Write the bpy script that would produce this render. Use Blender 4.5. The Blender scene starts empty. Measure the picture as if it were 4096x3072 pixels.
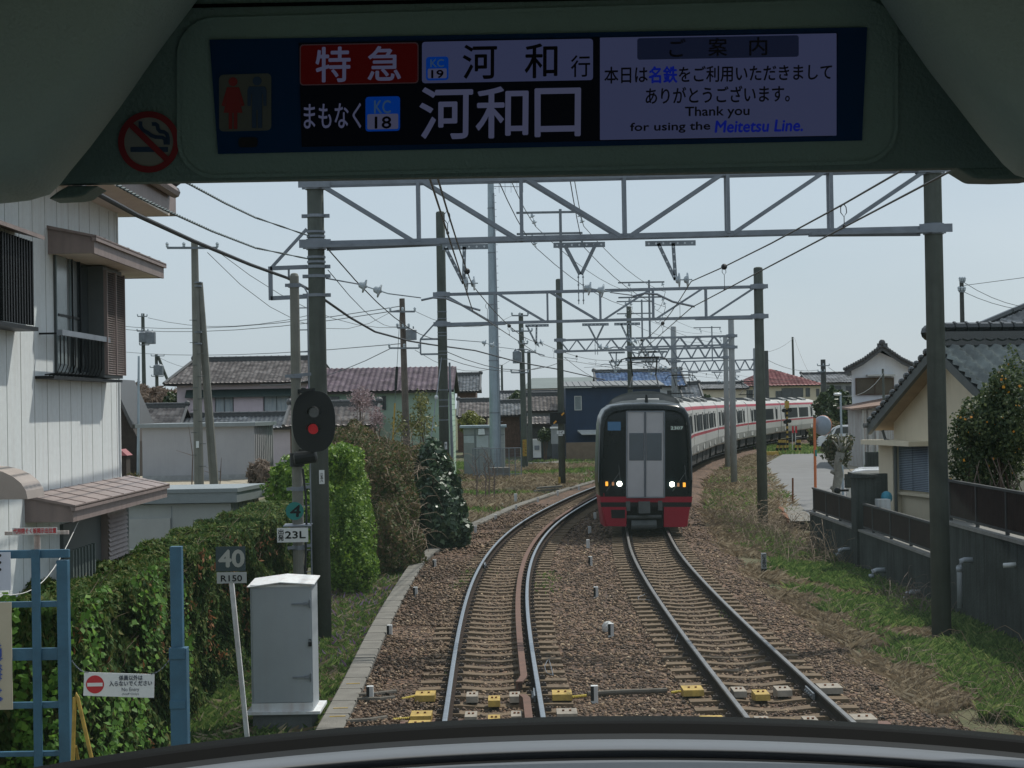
import bpy, math, random
import numpy as np
from math import radians, sin, cos, tan, atan, atan2, pi, sqrt
from mathutils import Vector

random.seed(7); rng = np.random.default_rng(7)
SC = bpy.context.scene
COL = SC.collection

# ------------------------------------------------------------------ camera
W_, H_, F_ = 4096.0, 3072.0, 7000.0
CAMH = 3.6
PITCH = atan((1620 - 1536) / F_)
ROLL = radians(1.0)
Fv = Vector((0, cos(PITCH), sin(PITCH)))
R0 = Vector((1, 0, 0)); U0 = Vector((0, -sin(PITCH), cos(PITCH)))
XC = cos(ROLL) * R0 - sin(ROLL) * U0
YC = sin(ROLL) * R0 + cos(ROLL) * U0
cam_d = bpy.data.cameras.new('camera'); cam = bpy.data.objects.new('camera', cam_d); COL.objects.link(cam)
cam_d.sensor_width = 36; cam_d.lens = F_ / W_ * 36; cam_d.clip_start = 0.05; cam_d.clip_end = 3000
m3 = ((XC.x, YC.x, -Fv.x, 0), (XC.y, YC.y, -Fv.y, 0), (XC.z, YC.z, -Fv.z, CAMH), (0, 0, 0, 1))
from mathutils import Matrix
cam.matrix_world = Matrix(m3)
SC.camera = cam

# ------------------------------------------------------------------ world, sun, exposure
SUN_EL, SUN_AZ = 56.0, 40.0          # azimuth measured from +Y (forward) towards +X (right)
w = bpy.data.worlds.new('World'); SC.world = w; w.use_nodes = True
nt = w.node_tree; bg = nt.nodes['Background']
sky = nt.nodes.new('ShaderNodeTexSky'); sky.sky_type = 'NISHITA'; sky.sun_disc = False
sky.sun_elevation = radians(SUN_EL); sky.sun_rotation = radians(SUN_AZ)
sky.air_density = 1.0; sky.dust_density = 1.2; sky.ozone_density = 3.0
hz = nt.nodes.new('ShaderNodeMix'); hz.data_type = 'RGBA'; hz.inputs['Factor'].default_value = .80       # thin high cloud over the blue
cn = nt.nodes.new('ShaderNodeTexNoise'); cn.inputs['Scale'].default_value = 2.2; cn.inputs['Detail'].default_value = 5
cm = nt.nodes.new('ShaderNodeMapping'); cm.inputs['Scale'].default_value = (1, 1, 3); tcw = nt.nodes.new('ShaderNodeTexCoord')
cr_ = nt.nodes.new('ShaderNodeValToRGB'); cr_.color_ramp.elements[0].color = (4.8, 5.55, 6.35, 1); cr_.color_ramp.elements[1].color = (5.65, 6.25, 6.9, 1)
cr_.color_ramp.elements[0].position = .35; cr_.color_ramp.elements[1].position = .68
nt.links.new(tcw.outputs['Generated'], cm.inputs[0]); nt.links.new(cm.outputs[0], cn.inputs['Vector']); nt.links.new(cn.outputs['Fac'], cr_.inputs['Fac'])
nt.links.new(sky.outputs[0], hz.inputs['A']); nt.links.new(cr_.outputs[0], hz.inputs['B']); nt.links.new(hz.outputs['Result'], bg.inputs[0]); bg.inputs[1].default_value = 0.14
sun_d = bpy.data.lights.new('sun', 'SUN'); sun = bpy.data.objects.new('sun', sun_d); COL.objects.link(sun)
sun_d.energy = 4.7; sun_d.angle = radians(0.6); sun_d.color = (1.0, 0.95, 0.88)
sdir = Vector((sin(radians(SUN_AZ)) * cos(radians(SUN_EL)), cos(radians(SUN_AZ)) * cos(radians(SUN_EL)), sin(radians(SUN_EL))))
sun.rotation_euler = sdir.to_track_quat('Z', 'Y').to_euler()
SC.view_settings.view_transform = 'Standard'; SC.view_settings.look = 'None'
SC.view_settings.gamma = 1; SC.view_settings.exposure = -0.2
SC.render.engine = 'CYCLES'
SC.cycles.use_denoising = True
SC.cycles.max_bounces = 8; SC.cycles.transparent_max_bounces = 12
SC.cycles.sample_clamp_indirect = 4

# ------------------------------------------------------------------ picture -> place helpers
CAM = Vector((0, 0, CAMH))
def ray(px, py):
    u = px - W_ / 2; v = -(py - H_ / 2)
    return (Fv * F_ + XC * u + YC * v)
def P(px, py, Y):                      # point of the pixel's ray at distance Y ahead
    d = ray(px, py); return CAM + d * (Y / d.y)
def G(px, py, z=0.0):                  # ... at height z
    d = ray(px, py); return CAM + d * ((z - CAMH) / d.z)
def RX(px, py, X):                     # ... at lateral position X
    d = ray(px, py); return CAM + d * (X / d.x)
def ppm(Y): return F_ / Y

# ------------------------------------------------------------------ mesh builder
class MB:
    def __init__(s): s.v = []; s.f = []; s.m = []
    def add(s, vs, fs, mi=0):
        b = len(s.v); s.v += [tuple(x) for x in vs]
        for f in fs: s.f.append(tuple(b + i for i in f)); s.m.append(mi)
        return s
    def box(s, x0, y0, z0, x1, y1, z1, mi=0):
        if x0 > x1: x0, x1 = x1, x0
        if y0 > y1: y0, y1 = y1, y0
        if z0 > z1: z0, z1 = z1, z0
        return s.add([(x0,y0,z0),(x1,y0,z0),(x1,y1,z0),(x0,y1,z0),(x0,y0,z1),(x1,y0,z1),(x1,y1,z1),(x0,y1,z1)],
                     [(0,3,2,1),(4,5,6,7),(0,1,5,4),(1,2,6,5),(2,3,7,6),(3,0,4,7)], mi)
    def hexa(s, p, mi=0):              # 8 points: bottom ring, top ring
        return s.add(p, [(0,3,2,1),(4,5,6,7),(0,1,5,4),(1,2,6,5),(2,3,7,6),(3,0,4,7)], mi)
    def beam(s, a, b, w, h, mi=0, up=(0,0,1)):   # box along a-b, w sideways, h along up
        a = Vector(a); b = Vector(b); d = (b - a).normalized(); u = Vector(up)
        sd = d.cross(u)
        if sd.length < 1e-4: sd = d.cross(Vector((0,1,0)))
        sd.normalize(); u = sd.cross(d).normalized()
        q = [(-1,-1),(1,-1),(1,1),(-1,1)]
        p = [a + sd * (w/2*i) + u * (h/2*j) for i, j in q] + [b + sd * (w/2*i) + u * (h/2*j) for i, j in q]
        return s.add(p, [(0,1,2,3),(7,6,5,4),(0,4,5,1),(1,5,6,2),(2,6,7,3),(3,7,4,0)], mi)
    def cyl(s, a, b, r0, r1=None, n=12, mi=0):
        if r1 is None: r1 = r0
        a = Vector(a); b = Vector(b); d = (b - a).normalized()
        t = Vector((0,0,1)) if abs(d.z) < .9 else Vector((1,0,0))
        u = d.cross(t).normalized(); v = d.cross(u)
        vs = []
        for c, r in ((a, r0), (b, r1)):
            for i in range(n):
                an = 2*pi*i/n; vs.append(c + u*(r*cos(an)) + v*(r*sin(an)))
        fs = [(i, n+i, n+(i+1) % n, (i+1) % n) for i in range(n)] + [tuple(range(n)), tuple(range(2*n-1, n-1, -1))]
        return s.add(vs, fs, mi)
    def tube(s, pts, r, n=5, mi=0):
        pts = [Vector(p) for p in pts]; vs = []; fs = []
        for k, p in enumerate(pts):
            d = (pts[min(k+1, len(pts)-1)] - pts[max(k-1, 0)]).normalized()
            t = Vector((0,0,1)) if abs(d.z) < .9 else Vector((1,0,0))
            u = d.cross(t).normalized(); v = d.cross(u)
            rr = r[k] if isinstance(r, (list, tuple)) else r
            for i in range(n):
                an = 2*pi*i/n; vs.append(p + u*(rr*cos(an)) + v*(rr*sin(an)))
        for k in range(len(pts)-1):
            for i in range(n):
                fs.append((k*n+i, (k+1)*n+i, (k+1)*n+(i+1) % n, k*n+(i+1) % n))
        fs += [tuple(range(n)), tuple(len(vs)-1-i for i in range(n))]
        return s.add(vs, fs, mi)
    def lathe(s, a, axis, prof, n=12, mi=0):     # prof: (distance along axis, radius)
        d = Vector(axis).normalized(); a = Vector(a)
        t = Vector((0,0,1)) if abs(d.z) < .9 else Vector((1,0,0))
        u = d.cross(t).normalized(); v = d.cross(u); vs = []; fs = []
        for h, r in prof:
            for i in range(n):
                an = 2*pi*i/n; vs.append(a + d*h + u*(r*cos(an)) + v*(r*sin(an)))
        for k in range(len(prof)-1):
            for i in range(n): fs.append((k*n+i, (k+1)*n+i, (k+1)*n+(i+1) % n, k*n+(i+1) % n))
        fs += [tuple(range(n)), tuple(len(vs)-1-i for i in range(n))]
        return s.add(vs, fs, mi)
    def prism(s, pts, ex, mi=0):
        pts = [Vector(p) for p in pts]; ex = Vector(ex); n = len(pts)
        return s.add(pts + [p + ex for p in pts],
                     [tuple(range(n)), tuple(2*n-1-i for i in range(n))] + [(i, i+n, (i+1) % n + n, (i+1) % n) for i in range(n)], mi)
    def quad(s, a, b, c, d, mi=0): return s.add([a, b, c, d], [(0,1,2,3)], mi)
    def disc(s, c, nrm, r, th=.01, n=24, mi=0):
        nrm = Vector(nrm).normalized(); return s.cyl(Vector(c), Vector(c) + nrm*th, r, r, n, mi)
    def sphere(s, c, r, n=12, m=8, mi=0, sc=(1,1,1)):
        c = Vector(c)
        prof = [(-r*cos(pi*k/m)*1.0, max(1e-4, r*sin(pi*k/m))) for k in range(m+1)]
        b = len(s.v); s.lathe((0,0,0), (0,0,1), prof, n, mi)
        for i in range(b, len(s.v)):
            x = s.v[i]; s.v[i] = (c.x + x[0]*sc[0], c.y + x[1]*sc[1], c.z + x[2]*sc[2])
        return s
    def build(s, name, mats, parent=None, smooth=False, bevel=0, local=False, fix=True):
        if not isinstance(mats, (list, tuple)): mats = [mats]
        off = Vector((0,0,0))
        if parent is not None and not local:
            q = parent
            while q is not None: off = off + q.location; q = q.parent
        me = bpy.data.meshes.new(name)
        me.from_pydata([(x[0]-off.x, x[1]-off.y, x[2]-off.z) for x in s.v], [], s.f)
        for mt in mats: me.materials.append(mt)
        me.polygons.foreach_set('material_index', s.m)
        if smooth: me.polygons.foreach_set('use_smooth', [True]*len(s.f))
        if fix and len(s.f) < 60000:
            import bmesh
            bm = bmesh.new(); bm.from_mesh(me); bmesh.ops.recalc_face_normals(bm, faces=bm.faces); bm.to_mesh(me); bm.free()
        me.update()
        o = bpy.data.objects.new(name, me); COL.objects.link(o)
        if parent is not None: o.parent = parent
        if bevel:
            md = o.modifiers.new('edge', 'BEVEL'); md.width = bevel; md.segments = 2; md.limit_method = 'ANGLE'
        return o

def tag(o, label=None, cat=None, group=None, kind=None):
    if label: o['label'] = label
    if cat: o['category'] = cat
    if group: o['group'] = group
    if kind: o['kind'] = kind
    return o
def thing(name, label, cat, loc, group=None, rz=0):
    o = bpy.data.objects.new(name, None); COL.objects.link(o); o.location = loc; o.rotation_euler = (0,0,rz)
    o.empty_display_size = .2
    return tag(o, label, cat, group)
def kids(o): return [c for c in COL.objects if c.parent == o]
def copy_thing(root, loc, label=None, rz=None, sc=None):
    r = root.copy(); COL.objects.link(r); r.location = loc
    if label: r['label'] = label
    if rz is not None: r.rotation_euler = (0,0,rz)
    if sc: r.scale = (sc, sc, sc)
    for ch in kids(root):
        c = ch.copy(); COL.objects.link(c); c.parent = r
        for g in kids(ch):
            d = g.copy(); COL.objects.link(d); d.parent = c
    return r

def npmesh(name, V, Fc, mats, parent=None, attr=None, smooth=False, face_attr=None):
    V = np.asarray(V, dtype=np.float32); Fc = np.asarray(Fc, dtype=np.int32)
    off = np.zeros(3, np.float32); q = parent
    while q is not None: off += np.array(q.location, np.float32); q = q.parent
    k = Fc.shape[1]; me = bpy.data.meshes.new(name)
    me.vertices.add(len(V)); me.vertices.foreach_set('co', (V - off).ravel())
    me.loops.add(Fc.size); me.loops.foreach_set('vertex_index', Fc.ravel())
    me.polygons.add(len(Fc)); me.polygons.foreach_set('loop_start', np.arange(0, Fc.size, k, dtype=np.int32))
    me.polygons.foreach_set('loop_total', np.full(len(Fc), k, np.int32))
    if smooth: me.polygons.foreach_set('use_smooth', np.ones(len(Fc), bool))
    me.update(calc_edges=True)
    for mt in (mats if isinstance(mats, (list, tuple)) else [mats]): me.materials.append(mt)
    if attr is not None:
        a = me.attributes.new('lv', 'FLOAT', 'POINT'); a.data.foreach_set('value', np.asarray(attr, np.float32))
    me.validate()
    o = bpy.data.objects.new(name, me); COL.objects.link(o)
    if parent is not None: o.parent = parent
    return o

# ------------------------------------------------------------------ materials
MATS = {}
def _new(name):
    m = bpy.data.materials.new(name); m.use_nodes = True
    return m, m.node_tree, m.node_tree.nodes['Principled BSDF']
def mat(name, col, rough=.7, var=.15, scale=3.0, bump=0.0, bscale=None, metal=0.0, spec=.5, streak=0.0, stain=None, coat=0.0, detail=6):
    """painted / concrete / tile surface: noise in colour, optional vertical streaks, bump"""
    if name in MATS: return MATS[name]
    m, t, b = _new(name); N = t.nodes.new; L = t.links.new
    tc = N('ShaderNodeTexCoord'); n1 = N('ShaderNodeTexNoise'); n1.inputs['Scale'].default_value = scale; n1.inputs['Detail'].default_value = detail
    n1.inputs['Roughness'].default_value = .65
    L(tc.outputs['Object'], n1.inputs['Vector'])
    cr = N('ShaderNodeValToRGB'); c0 = [max(0, c*(1-var*1.3)) for c in col]; c1 = [min(1, c*(1+var)) for c in col]
    cr.color_ramp.elements[0].position = .3; cr.color_ramp.elements[0].color = (*c0, 1)
    cr.color_ramp.elements[1].position = .7; cr.color_ramp.elements[1].color = (*c1, 1)
    L(n1.outputs['Fac'], cr.inputs['Fac']); out = cr.outputs['Color']
    if streak > 0:
        mp = N('ShaderNodeMapping'); mp.inputs['Scale'].default_value = (9, 9, .5); L(tc.outputs['Object'], mp.inputs['Vector'])
        n2 = N('ShaderNodeTexNoise'); n2.inputs['Scale'].default_value = 1.5; n2.inputs['Detail'].default_value = 5; L(mp.outputs[0], n2.inputs['Vector'])
        r2 = N('ShaderNodeValToRGB'); r2.color_ramp.elements[0].position = .45; r2.color_ramp.elements[1].position = .75; L(n2.outputs['Fac'], r2.inputs['Fac'])
        mx = N('ShaderNodeMix'); mx.data_type = 'RGBA'; mx.inputs['B'].default_value = (*(stain or [c*.45 for c in col]), 1)
        ml = N('ShaderNodeMath'); ml.operation = 'MULTIPLY'; ml.inputs[1].default_value = streak; L(r2.outputs['Color'], ml.inputs[0])
        L(ml.outputs[0], mx.inputs['Factor']); L(out, mx.inputs['A']); out = mx.outputs['Result']
    L(out, b.inputs['Base Color']); b.inputs['Roughness'].default_value = rough; b.inputs['Metallic'].default_value = metal
    b.inputs['Specular IOR Level'].default_value = spec
    if coat: b.inputs['Coat Weight'].default_value = coat; b.inputs['Coat Roughness'].default_value = .08
    if bump:
        nb = N('ShaderNodeTexNoise'); nb.inputs['Scale'].default_value = bscale or scale*8; nb.inputs['Detail'].default_value = 4; L(tc.outputs['Object'], nb.inputs['Vector'])
        bp = N('ShaderNodeBump'); bp.inputs['Strength'].default_value = bump; bp.inputs['Distance'].default_value = .02
        L(nb.outputs['Fac'], bp.inputs['Height']); L(bp.outputs[0], b.inputs['Normal'])
    MATS[name] = m; return m
def emit(name, col, st, base=None, var=0):
    if name in MATS: return MATS[name]
    m, t, b = _new(name); b.inputs['Base Color'].default_value = (*(base or (.01,.01,.01)), 1); b.inputs['Roughness'].default_value = .3
    b.inputs['Specular IOR Level'].default_value = .12; b.inputs['Emission Color'].default_value = (*col, 1); b.inputs['Emission Strength'].default_value = st
    MATS[name] = m; return m
def leafmat(name, stops, rough=.55, trans=.35, spec=.4):
    """leaf colour from a random per-leaf value"""
    m, t, b = _new(name); N = t.nodes.new; L = t.links.new
    at = N('ShaderNodeAttribute'); at.attribute_name = 'lv'
    cr = N('ShaderNodeValToRGB'); e = cr.color_ramp.elements
    for i, (p, c) in enumerate(stops):
        if i < 2: e[i].position = p; e[i].color = (*c, 1)
        else: q = e.new(p); q.color = (*c, 1)
    L(at.outputs['Fac'], cr.inputs['Fac']); L(cr.outputs['Color'], b.inputs['Base Color'])
    b.inputs['Roughness'].default_value = rough; b.inputs['Specular IOR Level'].default_value = spec
    tr = N('ShaderNodeBsdfTranslucent'); L(cr.outputs['Color'], tr.inputs['Color'])
    mx = N('ShaderNodeMixShader'); mx.inputs[0].default_value = trans
    L(b.outputs[0], mx.inputs[1]); L(tr.outputs[0], mx.inputs[2]); L(mx.outputs[0], t.nodes['Material Output'].inputs['Surface'])
    MATS[name] = m; return m

M_CONC   = mat('concrete_pole', (.105,.117,.105), .9, .14, 2.2, .3, 30, streak=.35, spec=.15)
M_CONC2  = mat('concrete_pole_light', (.30,.32,.33), .8, .1, 2.2, .2, 30, streak=.2)
M_CONCW  = mat('concrete_wall_dark', (.055,.062,.060), .95, .35, 1.1, .5, 22, streak=.8, stain=(.022,.023,.021), spec=.08)
M_KERB   = mat('kerb_concrete', (.165,.155,.135), .9, .2, 3, .5, 40)
M_GALV   = mat('galvanised_steel', (.21,.235,.27), .5, .15, 3, metal=.35)
M_GALVD  = mat('galvanised_steel_dull', (.20,.225,.25), .55, .2, 3, metal=.4)
M_MAST   = mat('mast_steel', (.33,.40,.45), .5, .12, 1.2, metal=.3, streak=.2)
M_BLACK  = mat('black_paint', (.006,.007,.008), .5, .2, spec=.3)
M_RUBBER = mat('black_cable', (.018,.02,.024), .6, .2)
M_WHITE  = mat('white_paint', (.72,.74,.74), .5, .06, 2, streak=.1)
M_WHITED = mat('white_paint_dirty', (.60,.62,.62), .6, .15, 2.5, streak=.3, stain=(.25,.18,.12))
M_CAB    = mat('relay_box_paint', (.33,.365,.39), .55, .06, 1.5, streak=.12, stain=(.3,.27,.24))
M_RUST   = mat('rust', (.20,.075,.03), .9, .45, 14, .4)
M_RUSTP  = mat('rust_flaking_paint', (.55,.5,.47), .8, .35, 12, streak=.9, stain=(.16,.06,.03))
M_YEL    = mat('yellow_paint', (.42,.28,.05), .65, .3, 9, streak=.2, stain=(.25,.15,.05))
M_WORN   = mat('worn_white_paint', (.27,.235,.19), .75, .25, 9)
M_BLUE   = mat('blue_paint', (.035,.115,.185), .5, .2, 4, streak=.25, stain=(.03,.08,.14))
M_ORANGE = mat('orange_paint', (.60,.16,.05), .5, .1)
M_TEAL   = mat('teal_enamel', (.015,.20,.18), .4, .06)
M_RED    = mat('red_enamel', (.50,.02,.03), .4, .05)
M_INS    = mat('porcelain', (.42,.48,.52), .25, .08, spec=.7)
M_GLASS  = mat('window_glass_dark', (.035,.042,.046), .12, .3, .8, spec=.8)
M_GLASSL = mat('window_glass_light', (.20,.24,.25), .2, .3, .9, spec=.7)
M_FRAME  = mat('window_frame', (.09,.10,.10), .5, .1)
M_WFRAME = mat('window_frame_pale', (.5,.52,.5), .5, .1)
M_DARKW  = mat('dark_wood', (.035,.028,.024), .8, .3, 5, streak=.3)
M_TIMBER = mat('brown_timber', (.10,.065,.045), .8, .3, 5, streak=.4)
def face_text_verts(): pass
# ------------------------------------------------------------------ track lines (centre X as a function of Y)
def spline(xs, ys):
    xs = np.array(xs, float); ys = np.array(ys, float); n = len(xs); h = np.diff(xs)
    A = np.eye(n); b = np.zeros(n)
    for i in range(1, n-1):
        A[i,i-1] = h[i-1]; A[i,i] = 2*(h[i-1]+h[i]); A[i,i+1] = h[i]
        b[i] = 6*((ys[i+1]-ys[i])/h[i] - (ys[i]-ys[i-1])/h[i-1])
    M = np.linalg.solve(A, b)
    def f(x):
        x = np.asarray(x, float); i = np.clip(np.searchsorted(xs, x)-1, 0, n-2)
        a = (xs[i+1]-x)/h[i]; c = (x-xs[i])/h[i]
        return a*ys[i] + c*ys[i+1] + ((a**3-a)*M[i] + (c**3-c)*M[i+1])*h[i]**2/6
    return f
_ly = [2, 15,19,22,26,30,36,42,48,55,62,70,76,84,92,104]
_lx = [-.2,-.24,-.262,-.295,-.34,-.363,-.315,-.122,.248,.921,1.838,3.05,4.1,5.75,7.7,10.55]
LX = spline(_ly, _lx)
_ry = [2,12,19,26,30,36,42,48]; _rx = [3.26,3.215,3.185,3.158,3.166,3.23,3.38,3.66]
for Y in (56,66,76,90,105,120,135,150,165,180,200): _ry.append(Y); _rx.append(3.66+(Y-48)*tan(radians(3+.135*(Y-48)*.5)))
RXC = spline(_ry, _rx)
def track_pts(f, y0, y1, step=.8):
    ys = np.arange(y0, y1, step); xs = f(ys); return np.stack([xs, ys], 1)
def offset_path(f, off, y0, y1, step=.8):
    p = track_pts(f, y0, y1, step); d = np.gradient(p, axis=0); d /= np.linalg.norm(d, axis=1)[:,None]
    return p + np.stack([d[:,1], -d[:,0]], 1)*off, d

def sweep(path, dirs, prof, name, mats, parent, mis=None, closed=True, smooth=False):
    """profile (offset right, z) swept along a ground path"""
    n = len(path); k = len(prof); V = []
    for (x, y), (dx, dy) in zip(path, dirs):
        for o, z in prof: V.append((x+dy*o, y-dx*o, z))
    mb = MB(); fs = []; ms = []
    kk = k if closed else k-1
    for i in range(n-1):
        for j in range(kk):
            fs.append((i*k+j, i*k+(j+1) % k, (i+1)*k+(j+1) % k, (i+1)*k+j)); ms.append((mis or [0]*k)[j])
    mb.v = V; mb.f = fs; mb.m = ms
    if closed: mb.f += [tuple(range(k)), tuple((n-1)*k+k-1-j for j in range(k))]; mb.m += [0, 0]
    return mb.build(name, mats, parent, smooth=smooth)

# ------------------------------------------------------------------ ground
def ground_mat():
    m, t, b = _new('ground_soil'); N = t.nodes.new; L = t.links.new
    tc = N('ShaderNodeTexCoord')
    n1 = N('ShaderNodeTexNoise'); n1.inputs['Scale'].default_value = .25; n1.inputs['Detail'].default_value = 8; n1.inputs['Roughness'].default_value = .7
    L(tc.outputs['Object'], n1.inputs['Vector'])
    cr = N('ShaderNodeValToRGB'); e = cr.color_ramp.elements
    e[0].position = .35; e[0].color = (.045,.075,.02,1); e[1].position = .68; e[1].color = (.14,.115,.065,1)
    q = e.new(.5); q.color = (.085,.085,.035,1)
    L(n1.outputs['Fac'], cr.inputs['Fac'])
    n2 = N('ShaderNodeTexNoise'); n2.inputs['Scale'].default_value = 14; n2.inputs['Detail'].default_value = 8; L(tc.outputs['Object'], n2.inputs['Vector'])
    mx = N('ShaderNodeMix'); mx.data_type = 'RGBA'; mx.blend_type = 'MULTIPLY'; mx.inputs['Factor'].default_value = .8
    L(cr.outputs[0], mx.inputs['A']); c2 = N('ShaderNodeValToRGB'); c2.color_ramp.elements[0].color = (.45,.45,.45,1); c2.color_ramp.elements[1].color = (1.3,1.3,1.3,1)
    c2.color_ramp.elements[0].position = .3; c2.color_ramp.elements[1].position = .7
    L(n2.outputs['Fac'], c2.inputs['Fac']); L(c2.outputs[0], mx.inputs['B']); L(mx.outputs['Result'], b.inputs['Base Color'])
    b.inputs['Roughness'].default_value = .95
    bp = N('ShaderNodeBump'); bp.inputs['Strength'].default_value = .7; bp.inputs['Distance'].default_value = .05; L(n2.outputs['Fac'], bp.inputs['Height']); L(bp.outputs[0], b.inputs['Normal'])
    return m
M_GROUND = ground_mat()
def gz(X, Y):
    X = np.asarray(X, float); Y = np.asarray(Y, float)
    rx = RXC(np.clip(Y, 2, 200)) + 2.3
    r = np.clip((X - rx)/1.2, 0, 1); far = np.clip((Y-56)/10, 0, 1)
    return -.38 - r*(1-far)*.2
xs = np.unique(np.concatenate([np.linspace(-1500, -40, 12), np.arange(-40, 60, 1.0), np.linspace(60, 1500, 14)]))
ys = np.unique(np.concatenate([np.linspace(-300, 0, 8), np.arange(0, 200, 2.0), np.linspace(200, 2500, 16)]))
gx, gy = np.meshgrid(xs, ys, indexing='ij'); V = np.stack([gx.ravel(), gy.ravel(), gz(gx, gy).ravel()], 1)
i, j = np.meshgrid(np.arange(len(xs)-1), np.arange(len(ys)-1), indexing='ij'); n = len(ys); a = (i*n+j).ravel()
tag(npmesh('ground', V, np.stack([a, a+n, a+n+1, a+1], 1), M_GROUND), 'soil ground under and around the railway', kind='structure')

# kerb that edges the ballast on the left
KX = spline([2,20.46,23.68,28.4,34,39.3,43.6,47,50.75,55.5,59.35,64.9,69.9,75.56,82.7,90], [-2.2,-2.2,-2.23,-2.31,-2.36,-2.36,-2.28,-2.05,-1.78,-1.26,-.73,.05,.96,2.01,3.5,5.1])
p, d = offset_path(KX, 0, 8, 88, .5)
o = sweep(p, d, [(-.16,-.5),(-.16,-.14),(-.14,-.12),(.14,-.12),(.16,-.14),(.16,-.5)], 'kerb', [M_KERB, M_YEL], None)
tag(o, kind='structure')
mb = MB()
for Y in np.arange(9, 88, .95):          # joints between kerb blocks: thin dark gaps proud of the top
    x = float(KX(Y)); mb.box(x-.163, Y-.006, -.4, x+.163, Y+.006, -.117)
tag(mb.build('kerb_joint', mat('joint_dark', (.05,.045,.04), .9)), kind='structure')

# ballast bed
def ballast_mat():
    m, t, b = _new('ballast_bed'); N = t.nodes.new; L = t.links.new
    tc = N('ShaderNodeTexCoord'); v = N('ShaderNodeTexVoronoi'); v.inputs['Scale'].default_value = 19; L(tc.outputs['Object'], v.inputs['Vector'])
    sp = N('ShaderNodeSeparateColor'); L(v.outputs['Color'], sp.inputs[0])
    cr = N('ShaderNodeValToRGB'); e = cr.color_ramp.elements
    e[0].position = 0; e[0].color = (.045,.028,.02,1); e[1].position = 1; e[1].color = (.33,.20,.12,1)
    q = e.new(.45); q.color = (.105,.064,.042,1); q = e.new(.8); q.color = (.17,.10,.064,1)
    L(sp.outputs[0], cr.inputs['Fac'])
    mr = N('ShaderNodeMapRange'); mr.inputs['From Max'].default_value = .035; mr.inputs['From Min'].default_value = 0
    L(v.outputs['Distance'], mr.inputs['Value'])
    n = N('ShaderNodeTexNoise'); n.inputs['Scale'].default_value = .5; n.inputs['Detail'].default_value = 5; L(tc.outputs['Object'], n.inputs['Vector'])
    mx = N('ShaderNodeMix'); mx.data_type = 'RGBA'; mx.blend_type = 'MULTIPLY'; mx.inputs['Factor'].default_value = .7
    c2 = N('ShaderNodeValToRGB'); c2.color_ramp.elements[0].color = (.52,.46,.4,1); c2.color_ramp.elements[1].color = (1.1,1.03,.96,1)
    c2.color_ramp.elements[0].position = .35; c2.color_ramp.elements[1].position = .65
    L(n.outputs['Fac'], c2.inputs['Fac']); L(cr.outputs[0], mx.inputs['A']); L(c2.outputs[0], mx.inputs['B'])
    L(mx.outputs['Result'], b.inputs['Base Color']); b.inputs['Roughness'].default_value = .9
    bp = N('ShaderNodeBump'); bp.invert = True; bp.inputs['Strength'].default_value = 1; bp.inputs['Distance'].default_value = .05
    L(v.outputs['Distance'], bp.inputs['Height']); L(bp.outputs[0], b.inputs['Normal'])
    return m
M_BALL = ballast_mat()
V = []; Fc = []; ysb = np.arange(4, 178, 1.0)
cols = 9
for Y in ysb:
    x0 = float(KX(min(Y, 88))) + .1 if Y < 88 else float(RXC(Y)) - 3.0
    rc = float(RXC(Y)); pr = [(x0,-.2),(x0+.5,-.205),((x0+rc)*.5-.3,-.215),((x0+rc)*.5+.3,-.21),(rc-1.0,-.215),(rc+1.0,-.215),(rc+1.6,-.24),(rc+2.1,-.36),(rc+2.7,-.66)]
    if Y >= 88: pr[0] = (x0-.8, -.5)
    V += [(x, Y, z) for x, z in pr]
for i in range(len(ysb)-1):
    for j in range(cols-1): a = i*cols+j; Fc.append((a, a+1, a+cols+1, a+cols))
tag(npmesh('ballast', V, Fc, M_BALL), kind='structure')

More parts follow.
